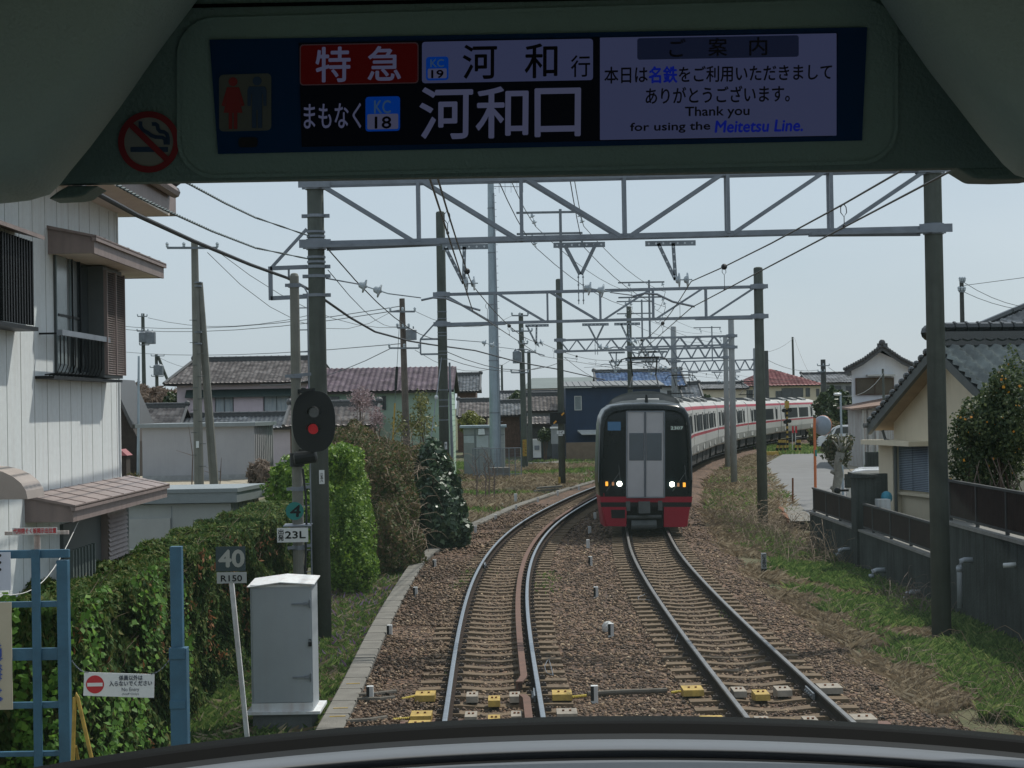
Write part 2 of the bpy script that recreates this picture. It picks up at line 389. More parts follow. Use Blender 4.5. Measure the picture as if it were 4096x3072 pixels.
def vnoise0(x, y): return np.sin(x*2.1+1.7*np.sin(y*.9))*.5+np.sin(y*1.3+x)*.5
def scatter_stones():
    """loose ballast stones lying on the bed"""
    base = np.array([(1,0,0),(0,1,0),(-1,0,0),(0,-1,0),(0,0,1),(0,0,-1)], float)
    tri = np.array([(0,1,4),(1,2,4),(2,3,4),(3,0,4),(1,0,5),(2,1,5),(3,2,5),(0,3,5)])
    Vs = []; Fs = []; At = []; tot = 0
    for (ya, yb, dens, s0, s1) in ((17.5, 24, 330, .014, .034), (24, 32, 240, .015, .036), (32, 44, 120, .018, .04), (44, 66, 45, .022, .05)):
        xa, xb = -2.2, 7.2; nn = int((yb-ya)*(xb-xa)*dens)
        x = rng.uniform(xa, xb, nn); y = rng.uniform(ya, yb, nn)
        kx = KX(y)+.18; rc = RXC(y); lc = LX(y)
        keep = (x > kx) & (x < rc + 2.3 + rng.normal(0, .3, nn))
        x, y, rc, lc = x[keep], y[keep], rc[keep], lc[keep]; nn = len(x)
        ar = x - rc
        z = np.where(ar > 1.0, np.interp(ar, [1.0,1.6,2.1,2.7], [-.215,-.24,-.36,-.6]), -.212)
        z = np.where((x-lc < -.72) & (vnoise0(x, y) > -.5), z+.045, z)
        s = rng.uniform(s0, s1, nn)
        bigger = rng.random(nn) < .06; s[bigger] *= 1.35
        ax = rng.uniform(.7, 1.35, (nn, 1, 3)) * np.array([1,1,.72])
        v = base[None] * ax + rng.normal(0, .16, (nn, 6, 3))
        th = rng.uniform(0, 2*pi, nn); c, sn = np.cos(th), np.sin(th); ti = rng.normal(0, .5, nn); ct, st = np.cos(ti), np.sin(ti)
        X = v[...,0]*c[:,None] - v[...,1]*sn[:,None]; Y = v[...,0]*sn[:,None] + v[...,1]*c[:,None]; Z = v[...,2]
        Y2 = Y*ct[:,None] - Z*st[:,None]; Z2 = Y*st[:,None] + Z*ct[:,None]
        v = np.stack([X, Y2, Z2], -1) * s[:,None,None]
        v[...,0] += x[:,None]; v[...,1] += y[:,None]; v[...,2] += (z + s*.25)[:,None]
        Vs.append(v.reshape(-1, 3)); Fs.append((tri[None] + (np.arange(nn)*6)[:,None,None]).reshape(-1, 3) + tot); tot += nn*6
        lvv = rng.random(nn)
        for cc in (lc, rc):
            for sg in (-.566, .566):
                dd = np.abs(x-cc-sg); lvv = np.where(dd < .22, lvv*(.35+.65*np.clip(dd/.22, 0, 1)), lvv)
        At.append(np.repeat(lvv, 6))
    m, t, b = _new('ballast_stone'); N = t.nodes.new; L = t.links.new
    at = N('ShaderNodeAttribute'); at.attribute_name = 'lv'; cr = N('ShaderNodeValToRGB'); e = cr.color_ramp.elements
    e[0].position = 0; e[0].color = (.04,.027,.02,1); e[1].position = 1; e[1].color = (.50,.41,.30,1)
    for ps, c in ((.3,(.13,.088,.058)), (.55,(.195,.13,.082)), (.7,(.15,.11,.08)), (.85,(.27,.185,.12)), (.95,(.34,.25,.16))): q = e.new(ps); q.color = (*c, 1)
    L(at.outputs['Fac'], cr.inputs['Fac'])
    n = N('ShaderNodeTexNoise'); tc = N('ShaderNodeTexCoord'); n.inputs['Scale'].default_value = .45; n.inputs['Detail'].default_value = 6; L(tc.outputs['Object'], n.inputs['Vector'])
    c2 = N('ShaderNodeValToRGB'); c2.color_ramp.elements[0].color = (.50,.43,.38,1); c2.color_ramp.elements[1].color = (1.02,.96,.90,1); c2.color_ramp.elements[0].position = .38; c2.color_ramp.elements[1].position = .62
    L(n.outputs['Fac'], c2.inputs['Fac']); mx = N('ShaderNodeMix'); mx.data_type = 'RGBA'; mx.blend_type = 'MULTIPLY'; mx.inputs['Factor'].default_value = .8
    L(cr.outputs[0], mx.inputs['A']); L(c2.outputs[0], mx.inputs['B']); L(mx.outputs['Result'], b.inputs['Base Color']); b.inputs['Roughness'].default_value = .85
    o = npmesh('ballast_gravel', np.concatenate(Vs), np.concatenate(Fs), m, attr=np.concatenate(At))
    tag(o, 'brown crushed stone ballast between and beside the tracks', kind='stuff')
scatter_stones()

# ------------------------------------------------------------------ railway tracks
M_RAILTOP = mat('rail_polished_steel', (.33,.36,.39), .33, .15, 9, metal=.9)
M_RAILTOPD = mat('rail_running_steel_dull', (.20,.195,.19), .42, .2, 6, metal=.7)
M_RAILSIDE = mat('rail_brown_side', (.035,.024,.019), .95, .3, 8, spec=.1)
M_SLEEP = mat('sleeper_concrete', (.135,.092,.053), .9, .25, 6, .4, 40)
M_STEELSL = mat('steel_sleeper_rusty', (.15,.075,.055), .8, .25, 5)
M_CHECK = mat('check_rail_rust', (.125,.062,.042), .85, .2, 4)
M_CLIP = mat('rail_clip', (.05,.035,.028), .8, .3, 9)
RAIL = [(-.0325,-.02),(-.028,-.002),(-.018,0),(.018,0),(.028,-.002),(.0325,-.02),(.03,-.045),(.008,-.06),(.008,-.128),(.062,-.145),(.062,-.155),(-.062,-.155),(-.062,-.145),(-.008,-.128),(-.008,-.06),(-.03,-.045)]
def build_track(nm, f, y1, label, topm, check=None, ysteel=()):
    T = thing(nm, label, 'railway track', (float(f(15)), 15, 0))
    for s in (-1, 1):
        p, d = offset_path(f, s*.566, 8, y1, .7)
        sweep(p, d, RAIL, 'rail', [M_RAILSIDE, topm], T, mis=[1,1,1,1,1,0,0,0,0,0,0,0,0,0,0,0])
    pts = track_pts(f, 8, y1, .05); seg = np.r_[0, np.cumsum(np.linalg.norm(np.diff(pts, axis=0), axis=1))]
    n = int(seg[-1]/.63); cnt = 0; rest = MB()
    for k in range(n):
        s = .3 + k*.63; Y = float(np.interp(s, seg, pts[:,1])); X = float(f(Y)); h = atan2(float(f(Y+.1))-X, .1)
        if Y < 16.5: continue
        mb = MB(); c, sn = cos(h), sin(h)
        steel = any(abs(Y-q) < .33 for q in ysteel)
        prof = [(-1.0,-.165,.115),(-.42,-.155,.12),(-.12,-.186,.10),(.12,-.186,.10),(.42,-.155,.12),(1.0,-.165,.115)]
        if steel: prof = [(-1.12,-.15,.10),(-.3,-.15,.10),(.3,-.15,.10),(1.12,-.15,.10)]
        jz = random.uniform(-.006, .006); jy = random.uniform(-.02, .02)
        vs = []
        for u, z, hw in prof:
            for sy, zz in ((-1, z-.13), (-1, z), (1, z), (1, z-.13)):
                dy = sy*hw*(1 if zz > z-.1 else 1.25) + jy
                vs.append((X + u*c + dy*sn, Y - u*sn + dy*c, zz + jz))
        fs = []
        for a in range(len(prof)-1):
            for q in range(3): fs.append((a*4+q, a*4+q+1, a*4+4+q+1, a*4+4+q))
        fs += [(0,1,2,3), tuple(len(vs)-1-q for q in range(4))]
        mb.add(vs, fs)
        for sd in (-1, 1):           # fastenings
            for o2 in (-.1, .1):
                u = sd*.566 + o2; cx, cy = X + u*c, Y - u*sn
                mb.hexa([(cx-.04,cy-.05,-.155),(cx+.04,cy-.05,-.155),(cx+.04,cy+.05,-.155),(cx-.04,cy+.05,-.155),(cx-.03,cy-.035,-.115),(cx+.03,cy-.035,-.115),(cx+.03,cy+.035,-.115),(cx-.03,cy+.035,-.115)], 1)
                mb.cyl((cx, cy, -.12), (cx, cy, -.095), .013, n=6, mi=1)
        if random.random() < .1 and Y < 50: mb.box(X-.16, Y-.03, -.203, X+.13, Y+.03, -.199, 2)
        cnt += 1
        if cnt <= 88: mb.build('steel_sleeper' if steel else 'sleeper', [M_STEELSL if steel else M_SLEEP, M_CLIP, M_WORN], T)
        else: rest.v, rest.f, rest.m = (lambda b: (rest.v + mb.v, rest.f + [tuple(b+i for i in q) for q in mb.f], rest.m + mb.m))(len(rest.v))
    if rest.v: tag(rest.build('sleepers', [M_SLEEP, M_CLIP, M_WORN], T), kind='stuff')
    return T
TL = build_track('railway_track', LX, 96, 'left railway track with pale shiny rails and a rusty check rail, curving right', M_RAILTOP, ysteel=(20.6,))
TR = build_track('railway_track', RXC, 176, 'right railway track with dark rails, leading under the oncoming train', M_RAILTOPD, ysteel=(20.35,))
# rusty flat check rail inside the right-hand rail of the left track, flared at its end
for (ya, yb, fl) in ((22.75, 95, .07), (16.5, 21.9, -.01)):
    ys_ = np.arange(ya, yb, .25); offs = .40 + (np.clip(1-(ys_-ya)/.45, 0, 1)*-.07 if ya > 20 else np.clip(1-(yb-ys_)/.4, 0, 1)*-.07)
    P0, D0 = offset_path(LX, 0, ya, yb, float(ys_[1]-ys_[0])); P0 = P0[:len(ys_)]; D0 = D0[:len(ys_)]; offs = offs[:len(P0)]
    pp = P0 + np.stack([D0[:,1], -D0[:,0]], 1)*offs[:,None]
    sweep(pp, D0, [(-.045,.012),(.045,.012),(.045,-.012),(-.02,-.012),(-.02,-.14),(-.045,-.14)], 'check_rail', [M_CHECK], TL)
# rail joint plates
for (T, f, s, Y) in ((TL, LX, 1, 22.3), (TR, RXC, 1, 22.1), (TL, LX, -1, 40.5), (TR, RXC, -1, 27.6)):
    X = float(f(Y)) + s*.566; mb = MB()
    mb.box(X-.05*s-.012, Y-.3, -.13, X-.05*s+.012, Y+.3, -.05)
    for q in (-.2,-.07,.07,.2): mb.cyl((X-.06*s, Y+q, -.09), (X-.085*s, Y+q, -.09), .015, n=6)
    mb.build('joint_plate', M_GALVD, T)

# cable covers bolted across the sleepers (parts of the tracks)
def cover(T, px0, px1, py, yel, white=False, name='cable_cover', deep=.38):
    a = G(px0, py, -.07); b = G(px1, py, -.07); Y = (a.y+b.y)/2; mb = MB(); z = -.07 if True else 0
    x0, x1 = a.x, b.x; y0, y1 = Y-deep/2, Y+deep/2
    mb.hexa([(x0,y0-.02,z-.075),(x1,y0-.02,z-.075),(x1,y1,z-.13),(x0,y1,z-.13),(x0,y0,z),(x1,y0,z),(x1,y1,z),(x0,y1,z)])
    for q in (.33, .67):
        xx = x0 + (x1-x0)*q; mb.cyl((xx, Y, z), (xx, Y, z+.018), .016, n=6, mi=1)
    o = mb.build(name, [M_YEL if yel else M_WORN, M_RUST], T); o['label'] = 'yellow painted cover' if yel else 'worn white cover'
    return Y
for (a, b, y, c) in ((1662,1741,2772,1),(1866,1912,2776,0),(1953,2000,2792,1),(2038,2080,2776,0),(2208,2287,2768,1),
                     (1644,1727,2853,1),(1860,1908,2856,0),(1952,2000,2870,1),(2044,2088,2854,0),(2226,2308,2844,0),
                     (1633,1720,2892,1),(1857,1906,2893,0),(2048,2094,2888,0),(2234,2322,2879,1)):
    cover(TL, a, b, y, c)
for (a, b, y, c) in ((2728,2810,2751,1),(2928,2980,2756,0),(3013,3072,2768,1),(3100,3160,2752,0),(3270,3362,2742,0),
                     (2803,2896,2873,1),(3022,3078,2876,0),(3120,3190,2888,1),(3214,3270,2876,0),(3405,3498,2866,0)):
    cover(TR, a, b, y, c)
# yellow flexible hoses and grey conduits between covers
M_HOSE = mat('yellow_hose', (.55,.42,.05), .5, .3, 60)
M_COND = mat('grey_conduit', (.12,.105,.085), .85, .25, 8)
def hose(T, pts, r, m, nm):
    pp = [G(x, y, -.15) for x, y in pts]; mb = MB()
    if nm == 'hose':
        L = (pp[-1]-pp[0]).length; n = max(8, int(L/.012)); q = [pp[0].lerp(pp[-1], i/n) for i in range(n+1)]
        mb.tube(q, [r*(1.0 if i % 2 else .72) for i in range(n+1)], 8)
    else: mb.tube(pp, r, 8)
    mb.build(nm, m, T)
for p_ in ([(1608,2796),(1662,2784)], [(1572,2878),(1646,2872)], [(1540,2908),(1636,2902)], [(2287,2788),(2345,2782)], [(2322,2888),(2388,2889)]): hose(TL, p_, .02, M_HOSE, 'hose')
for p_ in ([(2685,2770),(2730,2764)], [(2752,2892),(2806,2888)]): hose(TR, p_, .02, M_HOSE, 'hose')
for p_ in ([(1425,2783),(1500,2778),(1584,2768)], [(1430,2798),(1520,2798),(1578,2792)], [(1385,2888),(1480,2882),(1545,2872)], [(1380,2922),(1500,2915)], [(2350,2776),(2480,2768)], [(2400,2886),(2560,2886)]): hose(TL, p_, .035, M_COND, 'conduit')
for p_ in ([(2480,2768),(2668,2762)], [(2560,2886),(2740,2888)]): hose(TR, p_, .035, M_COND, 'conduit')
# yellow painted bands across the kerb
for (x0, y0, x1, y1) in ((1385,2735,1440,2733),(1333,2833,1392,2831),(1318,2866,1382,2864)):
    a = G(x0, y0, -.116); b = G(x1, y1, -.116); mb = MB().beam(a, b, .03, .006)
    tag(mb.build('kerb_marking', M_YEL), kind='structure')

# stubby white marker posts
def marker(px, py, base_z, h, w, black, label, group, name='marker_post'):
    b_ = G(px, py, base_z); T = thing(name, label, 'marker post', (b_.x, b_.y, base_z), group)
    mb = MB().box(b_.x-w/2, b_.y-w/2, base_z-.1, b_.x+w/2, b_.y+w/2, base_z+h); mb.build('post', M_WHITED, T, bevel=.006)
    if black: MB().box(b_.x-w/2-.003, b_.y-w/2-.003, base_z+h*.1, b_.x-w*.08, b_.y-w/2+.02, base_z+h*.97).build('black_face', M_BLACK, T)
    return T
rk = 'small white marker posts beside the kerb'
for i, (x, y, bk) in enumerate(((1481,2809,1),(1559,2548,1),(1662,2388,1),(1738,2273,1),(1822,2189,1),(1902,2130,0),(1983,2083,0),(2065,2042,0),(2152,2009,0),(2231,1982,0),(2316,1960,0))):
    nth = ['first','second','third','fourth','fifth','sixth','seventh','eighth','ninth','tenth','eleventh'][i]
    marker(x, y, -.2, .2 if i else .21, .085, bk, f'{nth} stubby white marker post in the row beside the kerb, counted from the train window', rk)
rk = 'small white marker posts between the two tracks'
for i, (x, y, bk) in enumerate(((2378,2808,1),(2444,2545,1),(2384,2390,1),(2362,2262,1),(2352,2190,0),(2359,2134,0),(2380,2076,0))):
    nth = ['first','second','third','fourth','fifth','sixth','seventh'][i]
    marker(x, y, -.2, .21, .09, bk, f'{nth} stubby marker post between the two tracks, counted from the train window', rk)
# white painted boulder
mb = MB(); c = G(2433, 2524, -.17); mb.sphere((c.x, c.y+.1, -.13), 1, 16, 10, sc=(.10,.09,.11))
for i, v in enumerate(mb.v): mb.v[i] = (v[0]+random.uniform(-.006,.006), v[1]+random.uniform(-.006,.006), v[2]+random.uniform(-.006,.006))
tag(mb.build('boulder', mat('white_painted_stone', (.62,.62,.60), .8, .15, 30, .5)), 'white painted rounded boulder lying between the two tracks', 'boulder')
# ------------------------------------------------------------------ foliage generators
GREEN_GRASS = leafmat('grass_green', [(0,(.05,.10,.022)),(1,(.32,.34,.13)),(.6,(.13,.215,.055)),(.85,(.20,.28,.08))], .5, .45)
DRY_GRASS = leafmat('grass_dry', [(0,(.15,.11,.065)),(1,(.52,.43,.30)),(.5,(.30,.23,.15))], .7, .3)
def blades(name, pts, hgt, wid, m, lean=.35, label=None, parent=None, kind='stuff'):
    n = len(pts); th = rng.uniform(0, 2*pi, n); hh = hgt*rng.uniform(.45, 1.15, n); ww = wid*rng.uniform(.6, 1.2, n)
    dx, dy = np.cos(th)*ww/2, np.sin(th)*ww/2
    lx, ly = rng.normal(0, lean, n)*hh, rng.normal(0, lean, n)*hh
    b = np.array(pts, float)
    V = np.zeros((n, 4, 3)); V[:,0] = b + np.stack([-dx,-dy,np.zeros(n)], 1); V[:,1] = b + np.stack([dx,dy,np.zeros(n)], 1)
    mid = b + np.stack([lx*.3, ly*.3, hh*.6], 1); V[:,2] = mid + np.stack([dx*.6,dy*.6,np.zeros(n)], 1); V[:,3] = b + np.stack([lx, ly, hh*rng.uniform(.75,1,n)], 1)
    idx = np.arange(n)*4; Fc = np.concatenate([np.stack([idx, idx+1, idx+2], 1), np.stack([idx, idx+2, idx+3], 1)])
    lv = np.repeat(rng.random(n), 4)
    o = npmesh(name, V.reshape(-1,3), Fc, m, parent, attr=lv)
    if kind: tag(o, label, kind=kind)
    return o
def region(n, xa, xb, ya, yb, test=None, z=None):
    x = rng.uniform(xa, xb, n); y = rng.uniform(ya, yb, n)
    if test is not None: k = test(x, y); x, y = x[k], y[k]
    zz = gz(x, y) if z is None else np.full(len(x), z); return np.stack([x, y, zz-.02], 1)
def vnoise(x, y, s, seed=0):
    return (np.sin(x*s*1.3+seed+1.7*np.sin(y*s*.9+seed*2)) + np.sin(y*s*1.1-seed*1.3+1.9*np.sin(x*s*.7+seed)))*.5
def leaves(name, pts, nrm, size, m, parent=None, asp=1.6, upb=0.0, label=None, kind=None, jit=.7, cup=False):
    """one small pointed leaf per point"""
    n = len(pts); s = size*rng.uniform(.55, 1.25, n)[:,None]
    nn = nrm + rng.normal(0, jit, (n,3)); nn /= np.linalg.norm(nn, axis=1)[:,None]+1e-9
    t = rng.normal(0, 1, (n,3)); t[:,2] += upb; t -= nn*(t*nn).sum(1)[:,None]; t /= np.linalg.norm(t, axis=1)[:,None]+1e-9
    b = np.cross(nn, t)
    V = np.stack([pts - t*s*asp/2, pts + b*s/2 - t*s*.1 + nn*s*.08, pts + t*s*asp/2, pts - b*s/2 - t*s*.1 + nn*s*.08], 1)
    idx = np.arange(n)*4; Fc = np.stack([idx, idx+1, idx+2, idx+3], 1)
    lv = np.repeat(np.clip(rng.normal(.5, .24, n), 0, 1), 4)
    o = npmesh(name, V.reshape(-1,3), Fc, m, parent, attr=lv)
    if label or kind: tag(o, label, kind=kind)
    return o
def ell_pts(n, c, r, inner=.45, lump=.22, zmin=None, seed=0):
    d = rng.normal(0, 1, (n,3)); d /= np.linalg.norm(d, axis=1)[:,None]
    k = 1 + lump*(np.sin(d[:,0]*5+seed)*np.sin(d[:,1]*5.5+seed*2)+.6*np.sin(d[:,2]*9+d[:,0]*7+seed))
    rr = (1 - (1-inner)*rng.random(n)**2.2)*k
    p = np.array(c) + d*np.array(r)*rr[:,None]
    if zmin is not None: q = p[:,2] > zmin; p, d = p[q], d[q]
    return p, d
def multi_ell(lst, n, **kw):
    vol = np.array([r[0]*r[1]+r[1]*r[2]+r[0]*r[2] for c, r in lst]); vol = vol/vol.sum(); A = []; B = []
    for i, (c, r) in enumerate(lst):
        p, d = ell_pts(max(20, int(n*vol[i])), c, r, seed=i*1.7, **kw); A.append(p); B.append(d)
    return np.concatenate(A), np.concatenate(B)
def bush(name, label, lst, n, size, m, cat='bush', group=None, stems=4, zb=-.4, inner=.5, core=None, **kw):
    c0 = lst[0][0]; T = thing(name, label, cat, (c0[0], c0[1], zb), group)
    p, d = multi_ell(lst, n, inner=inner, lump=kw.pop('lump', .2), zmin=zb)
    leaves('crown', p, d, size, m, T, **kw)
    mb = MB()
    for i in range(stems):
        c, r = lst[i % len(lst)]; a = (c[0]+random.uniform(-.2,.2)*r[0], c[1]+random.uniform(-.2,.2)*r[1], zb)
        e = (c[0]+random.uniform(-.6,.6)*r[0], c[1]+random.uniform(-.6,.6)*r[1], c[2]+r[2]*random.uniform(.2,.8))
        mid = tuple((a[q]+e[q])/2+random.uniform(-.1,.1) for q in range(3)); mb.tube([a, mid, e], [.03,.022,.008], 5)
    mb.build('stem', M_TIMBER, T)
    return T
def tangle(name, label, pts, n, L, m=None, r=.004, arch=.5, kind='stuff'):
    """dry bramble canes: thin arching stems"""
    mb = MB()
    for i in range(n):
        b = pts[random.randrange(len(pts))]; th = random.uniform(0, 2*pi); l = L*random.uniform(.5, 1.2); h = l*random.uniform(.2, .9)*arch*2
        q = []
        for k in range(6):
            s = k/5; q.append((b[0]+cos(th)*l*s+random.uniform(-.03,.03), b[1]+sin(th)*l*s, b[2]+h*sin(pi*min(1, s*random.uniform(.6,.95)+.05))+random.uniform(-.02,.02)))
        mb.tube(q, [r*1.3, r*1.1, r, r*.8, r*.6, r*.4], 3)
    o = mb.build(name, m or M_CANE, fix=False)
    return tag(o, label, kind=kind)
M_CANE = mat('dry_cane', (.24,.175,.12), .8, .35, 4)
M_TWIG = mat('grey_twig', (.16,.12,.10), .85, .3, 4)

# ---- verge on the right of the tracks
def edge(x, y): return x - RXC(np.clip(y, 2, 200))
WALLX = 8.2
def t_green(x, y): return (edge(x, y) > 2.55+.35*vnoise(x, y, 1.1)) & (vnoise(x, y, .8, 3) > -.62) & (x < WALLX-.05) & ((edge(x,y) > 3.0) | (vnoise(x,y,2.,1) > .1))
def t_dry(x, y): return (edge(x, y) > 1.95+.4*vnoise(x, y, 1.3, 2)) & (edge(x, y) < 4.2) & (vnoise(x, y, 1.0, 5) > -.35)
g = [region(95000, 5, 8.2, 19, 32, t_green), region(60000, 5, 8.2, 32, 46, t_green), region(9000, 5, 8.2, 46, 60, t_green)]
blades('verge_grass', np.concatenate(g), .28, .012, GREEN_GRASS, .42, 'green grass growing along the foot of the right wall')
g = [region(34000, 4.6, 8.1, 18.5, 32, t_dry), region(14000, 5, 8.1, 32, 50, t_dry), region(7000, 5, 9, 46, 64, lambda x, y: edge(x, y) > 1.9)]
blades('dry_grass', np.concatenate(g), .2, .011, DRY_GRASS, .8, 'pale dry grass between the ballast and the green verge')
pts = region(900, 5.2, 7.6, 20, 34, lambda x, y: (edge(x, y) > 2.1) & (edge(x, y) < 3.1)); tangle('dry_brambles', 'dry bramble canes sprawling on the right ballast edge', pts, 260, .55)
pts = region(900, 6.6, 8.0, 20, 25); tangle('dry_brambles', 'tall dry canes at the lower right by the wall', pts, 150, .9, r=.005, arch=.6)
pts = region(600, 6.3, 8.15, 42, 58); tangle('dry_brambles', 'mound of dry brambles around the right concrete pole', pts, 420, 1.3, r=.006, arch=.5)
pts = region(600, 7.2, 8.0, 32, 36); tangle('dry_brambles', 'brown canes beside the near right pole', pts, 90, .9, m=M_TWIG, r=.005)
# ---- far verge between the oncoming train and the road
def t_far(x, y): return (edge(x, y) > 2.2) & (x < np.interp(y, [60,65,89,108,130], [9.6,10.5,13.1,15.4,19.8]))
blades('verge_grass', region(22000, 6.5, 18, 58, 100, lambda x, y: t_far(x, y) & (vnoise(x, y, .45, 4) > .0)), .3, .025, GREEN_GRASS, .35, 'patchy green grass between the far track and the lane')
blades('dry_grass', region(40000, 6.2, 20, 58, 128, t_far), .30, .018, DRY_GRASS, .7, 'dry grass between the far track and the lane')
blades('verge_grass', region(7000, 19, 27, 126, 150, None), .4, .07, GREEN_GRASS, .3, 'green grass by the level crossing')
# ---- left strip between kerb and hedge
def t_left(x, y): return (x < KX(y)-.18) & (vnoise(x, y, 2.2, 7) > -.85)
g = [region(30000, -4.3, -2.3, 19, 34, t_left), region(22000, -4.6, -2.2, 34, 50, t_left)]
blades('verge_grass', np.concatenate(g), .2, .014, GREEN_GRASS, .4, 'green grass strip between the hedge and the concrete kerb')
blades('dry_grass', region(2500, -4.0, -2.35, 20, 40, t_left), .22, .01, DRY_GRASS, .9, 'sparse dry stems in the left grass strip')
blades('wildflowers', region(900, -4.2, -2.4, 26, 40, t_left), .26, .02, leafmat('flower_purple', [(0,(.16,.09,.2)),(1,(.35,.25,.4))], .6, .3), .2, 'small purple wildflowers in the left grass strip')
# ---- field on the left beyond the shrubs
def t_fld(x, y): return (x < KX(np.clip(y, 2, 88))-.25) & (x > -7)
blades('dry_grass', region(60000, -7, 6, 47, 88, lambda x, y: t_fld(x, y) & (vnoise(x, y, .5, 1) > -.15)), .36, .016, DRY_GRASS, .6, 'tall dry grass in the field left of the curve')
blades('field_grass', region(70000, -8, 9, 50, 122, lambda x, y: ((x < KX(np.clip(y, 2, 88))-.25) | (y > 88)) & (x < np.interp(y, [88,100,122],[4.3,6.5,10.3])) & (vnoise(x, y, .33, 9) > -.55)), .26, .032, GREEN_GRASS, .4, 'green grass in the field left of the curve')
blades('dry_grass', region(16000, -3, 9.6, 88, 118, lambda x, y: (x < np.interp(y, [88,100,122],[4.3,6.5,10.3])) & (vnoise(x, y, .4, 2) > .15)), .4, .03, DRY_GRASS, .6, 'dry weeds in front of the navy house')

# ---- hedges and shrubs on the left
HEDGE = leafmat('conifer_hedge', [(0,(.024,.056,.014)),(1,(.17,.23,.055)),(.45,(.062,.12,.028)),(.97,(.16,.15,.05))], .7, .3, .15)
IVY = leafmat('ivy_leaf', [(0,(.05,.13,.015)),(1,(.20,.36,.05)),(.5,(.10,.22,.03))], .55, .4, .25)
BROWNL = leafmat('brown_dead_leaf', [(0,(.14,.06,.02)),(1,(.38,.18,.08))], .8, .3)
BRIGHT = leafmat('bright_shrub_leaf', [(0,(.045,.11,.012)),(1,(.30,.42,.07)),(.5,(.12,.22,.03))], .5, .33, .3)
CAMEL = leafmat('camellia_leaf', [(0,(.016,.036,.018)),(1,(.09,.14,.06)),(.5,(.035,.07,.032))], .42, .12, .45)
MIXV = leafmat('vine_mound_leaf', [(0,(.03,.055,.015)),(1,(.24,.16,.09)),(.35,(.07,.10,.025)),(.6,(.125,.095,.05))], .7, .3, .3)
DARKT = leafmat('dark_tree_leaf', [(0,(.015,.03,.012)),(1,(.08,.11,.035)),(.5,(.035,.06,.02))], .5, .2, .4)
GREYT = leafmat('bare_brush', [(0,(.10,.075,.055)),(1,(.26,.20,.16))], .8, .2, .2)
def hedge_run(x0, x1, y0, y1, zt, n, seed):
    """points on front, top and near end of a clipped hedge with an uneven face"""
    L = y1-y0; W = x1-x0; Hh = zt+.4; a = [L*Hh, L*W, W*Hh]; a = np.array(a)/sum(a); P_, N_ = [], []
    k = int(n*a[0]); y = rng.uniform(y0, y1, k); z = rng.uniform(-.4, zt, k)
    bul = .16*vnoise(y, z, 2.6, seed)+.10*vnoise(y, z, 6.5, seed+2)
    P_.append(np.stack([x1+bul-.26*rng.random(k)**1.6-.12*(z > zt-.25)*(z-zt+.25)*4, y, z], 1)); N_.append(np.tile([1,0,.25], (k,1)))
    k = int(n*a[1]); y = rng.uniform(y0, y1, k); x = rng.uniform(x0, x1, k)
    P_.append(np.stack([x, y, zt+.10*vnoise(x, y, 3, seed)-.22*rng.random(k)**1.7], 1)); N_.append(np.tile([0,0,1.], (k,1)))
    k = int(n*a[2])*2; x = rng.uniform(x0, x1, k); z = rng.uniform(-.4, zt, k)
    P_.append(np.stack([x, y0+.1*vnoise(x, z, 4, seed)+.3*rng.random(k)**1.6, z], 1)); N_.append(np.tile([0,-1.,0.], (k,1)))
    return np.concatenate(P_), np.concatenate(N_)
HT = thing('conifer_hedge', 'long clipped dark green conifer hedge with brown patches, in front of the white house', 'hedge', (-4.6, 22, -.4))
p, d = hedge_run(-5.0, -4.12, 16.3, 33.5, 1.78, 150000, 1)
leaves('foliage', p, d, .042, HEDGE, HT, asp=2.6, upb=2.2, jit=.55)
k = (vnoise(p[:,1]*1.0, p[:,2]*1.0, 3.1, 6) > .70); leaves('dead_sprigs', p[k][:1700]+np.array([.05,0,.03]), d[k][:1700], .038, BROWNL, HT, asp=2.4, upb=1)
mb = MB(); mb.box(-4.86, 16.6, -.4, -4.5, 33.2, 1.5); mb.build('shade_core', mat('hedge_inside', (.012,.014,.010), 1), HT)  # solid near-black box paints the shade deep inside the hedge
mb = MB()
for i in range(150):
    y = random.uniform(16.5, 31); z = random.choice((1.75, 1.75, random.uniform(.6, 1.7))); x = -4.1 if z < 1.7 else random.uniform(-4.9, -4.15)
    e = (x+random.uniform(0,.16), y+random.uniform(-.15,.15), z+random.uniform(.05,.2)); mb.tube([(x-.1,y,z-.1),(x,y,z),e],[.006,.005,.002],3)
mb.build('twigs', M_CANE, HT, fix=False)
IV = thing('ivy', 'bright green ivy climbing over the near end of the conifer hedge', 'ivy', (-4.1, 17, -.4))
n = 1500; y = 16.3+rng.random(n)**1.2*5.0; z = rng.uniform(-.1, 1.9, n); kk = vnoise(y, z, 2.2, 3) > -.15; y, z = y[kk], z[kk]
n2 = 1300; x2 = rng.uniform(-5.1, -4.1, n2); z2 = rng.uniform(-.2, 1.95, n2); k2 = vnoise(x2*2, z2, 2.4, 5) > -.2; x2, z2 = x2[k2], z2[k2]
leaves('leaf_mass', np.stack([x2, 16.12+.1*vnoise(x2, z2, 3, 2)-.08*rng.random(len(x2)), z2], 1), np.tile([.2,-1,.4], (len(x2),1)), .062, IVY, IV, asp=1.25, jit=.45)
leaves('leaf_mass', np.stack([-4.06+.14*vnoise(y, z, 2.6, 1)+.08*rng.random(len(y)), y, z], 1), np.tile([1,-.3,.5], (len(y),1)), .062, IVY, IV, asp=1.25, jit=.45)

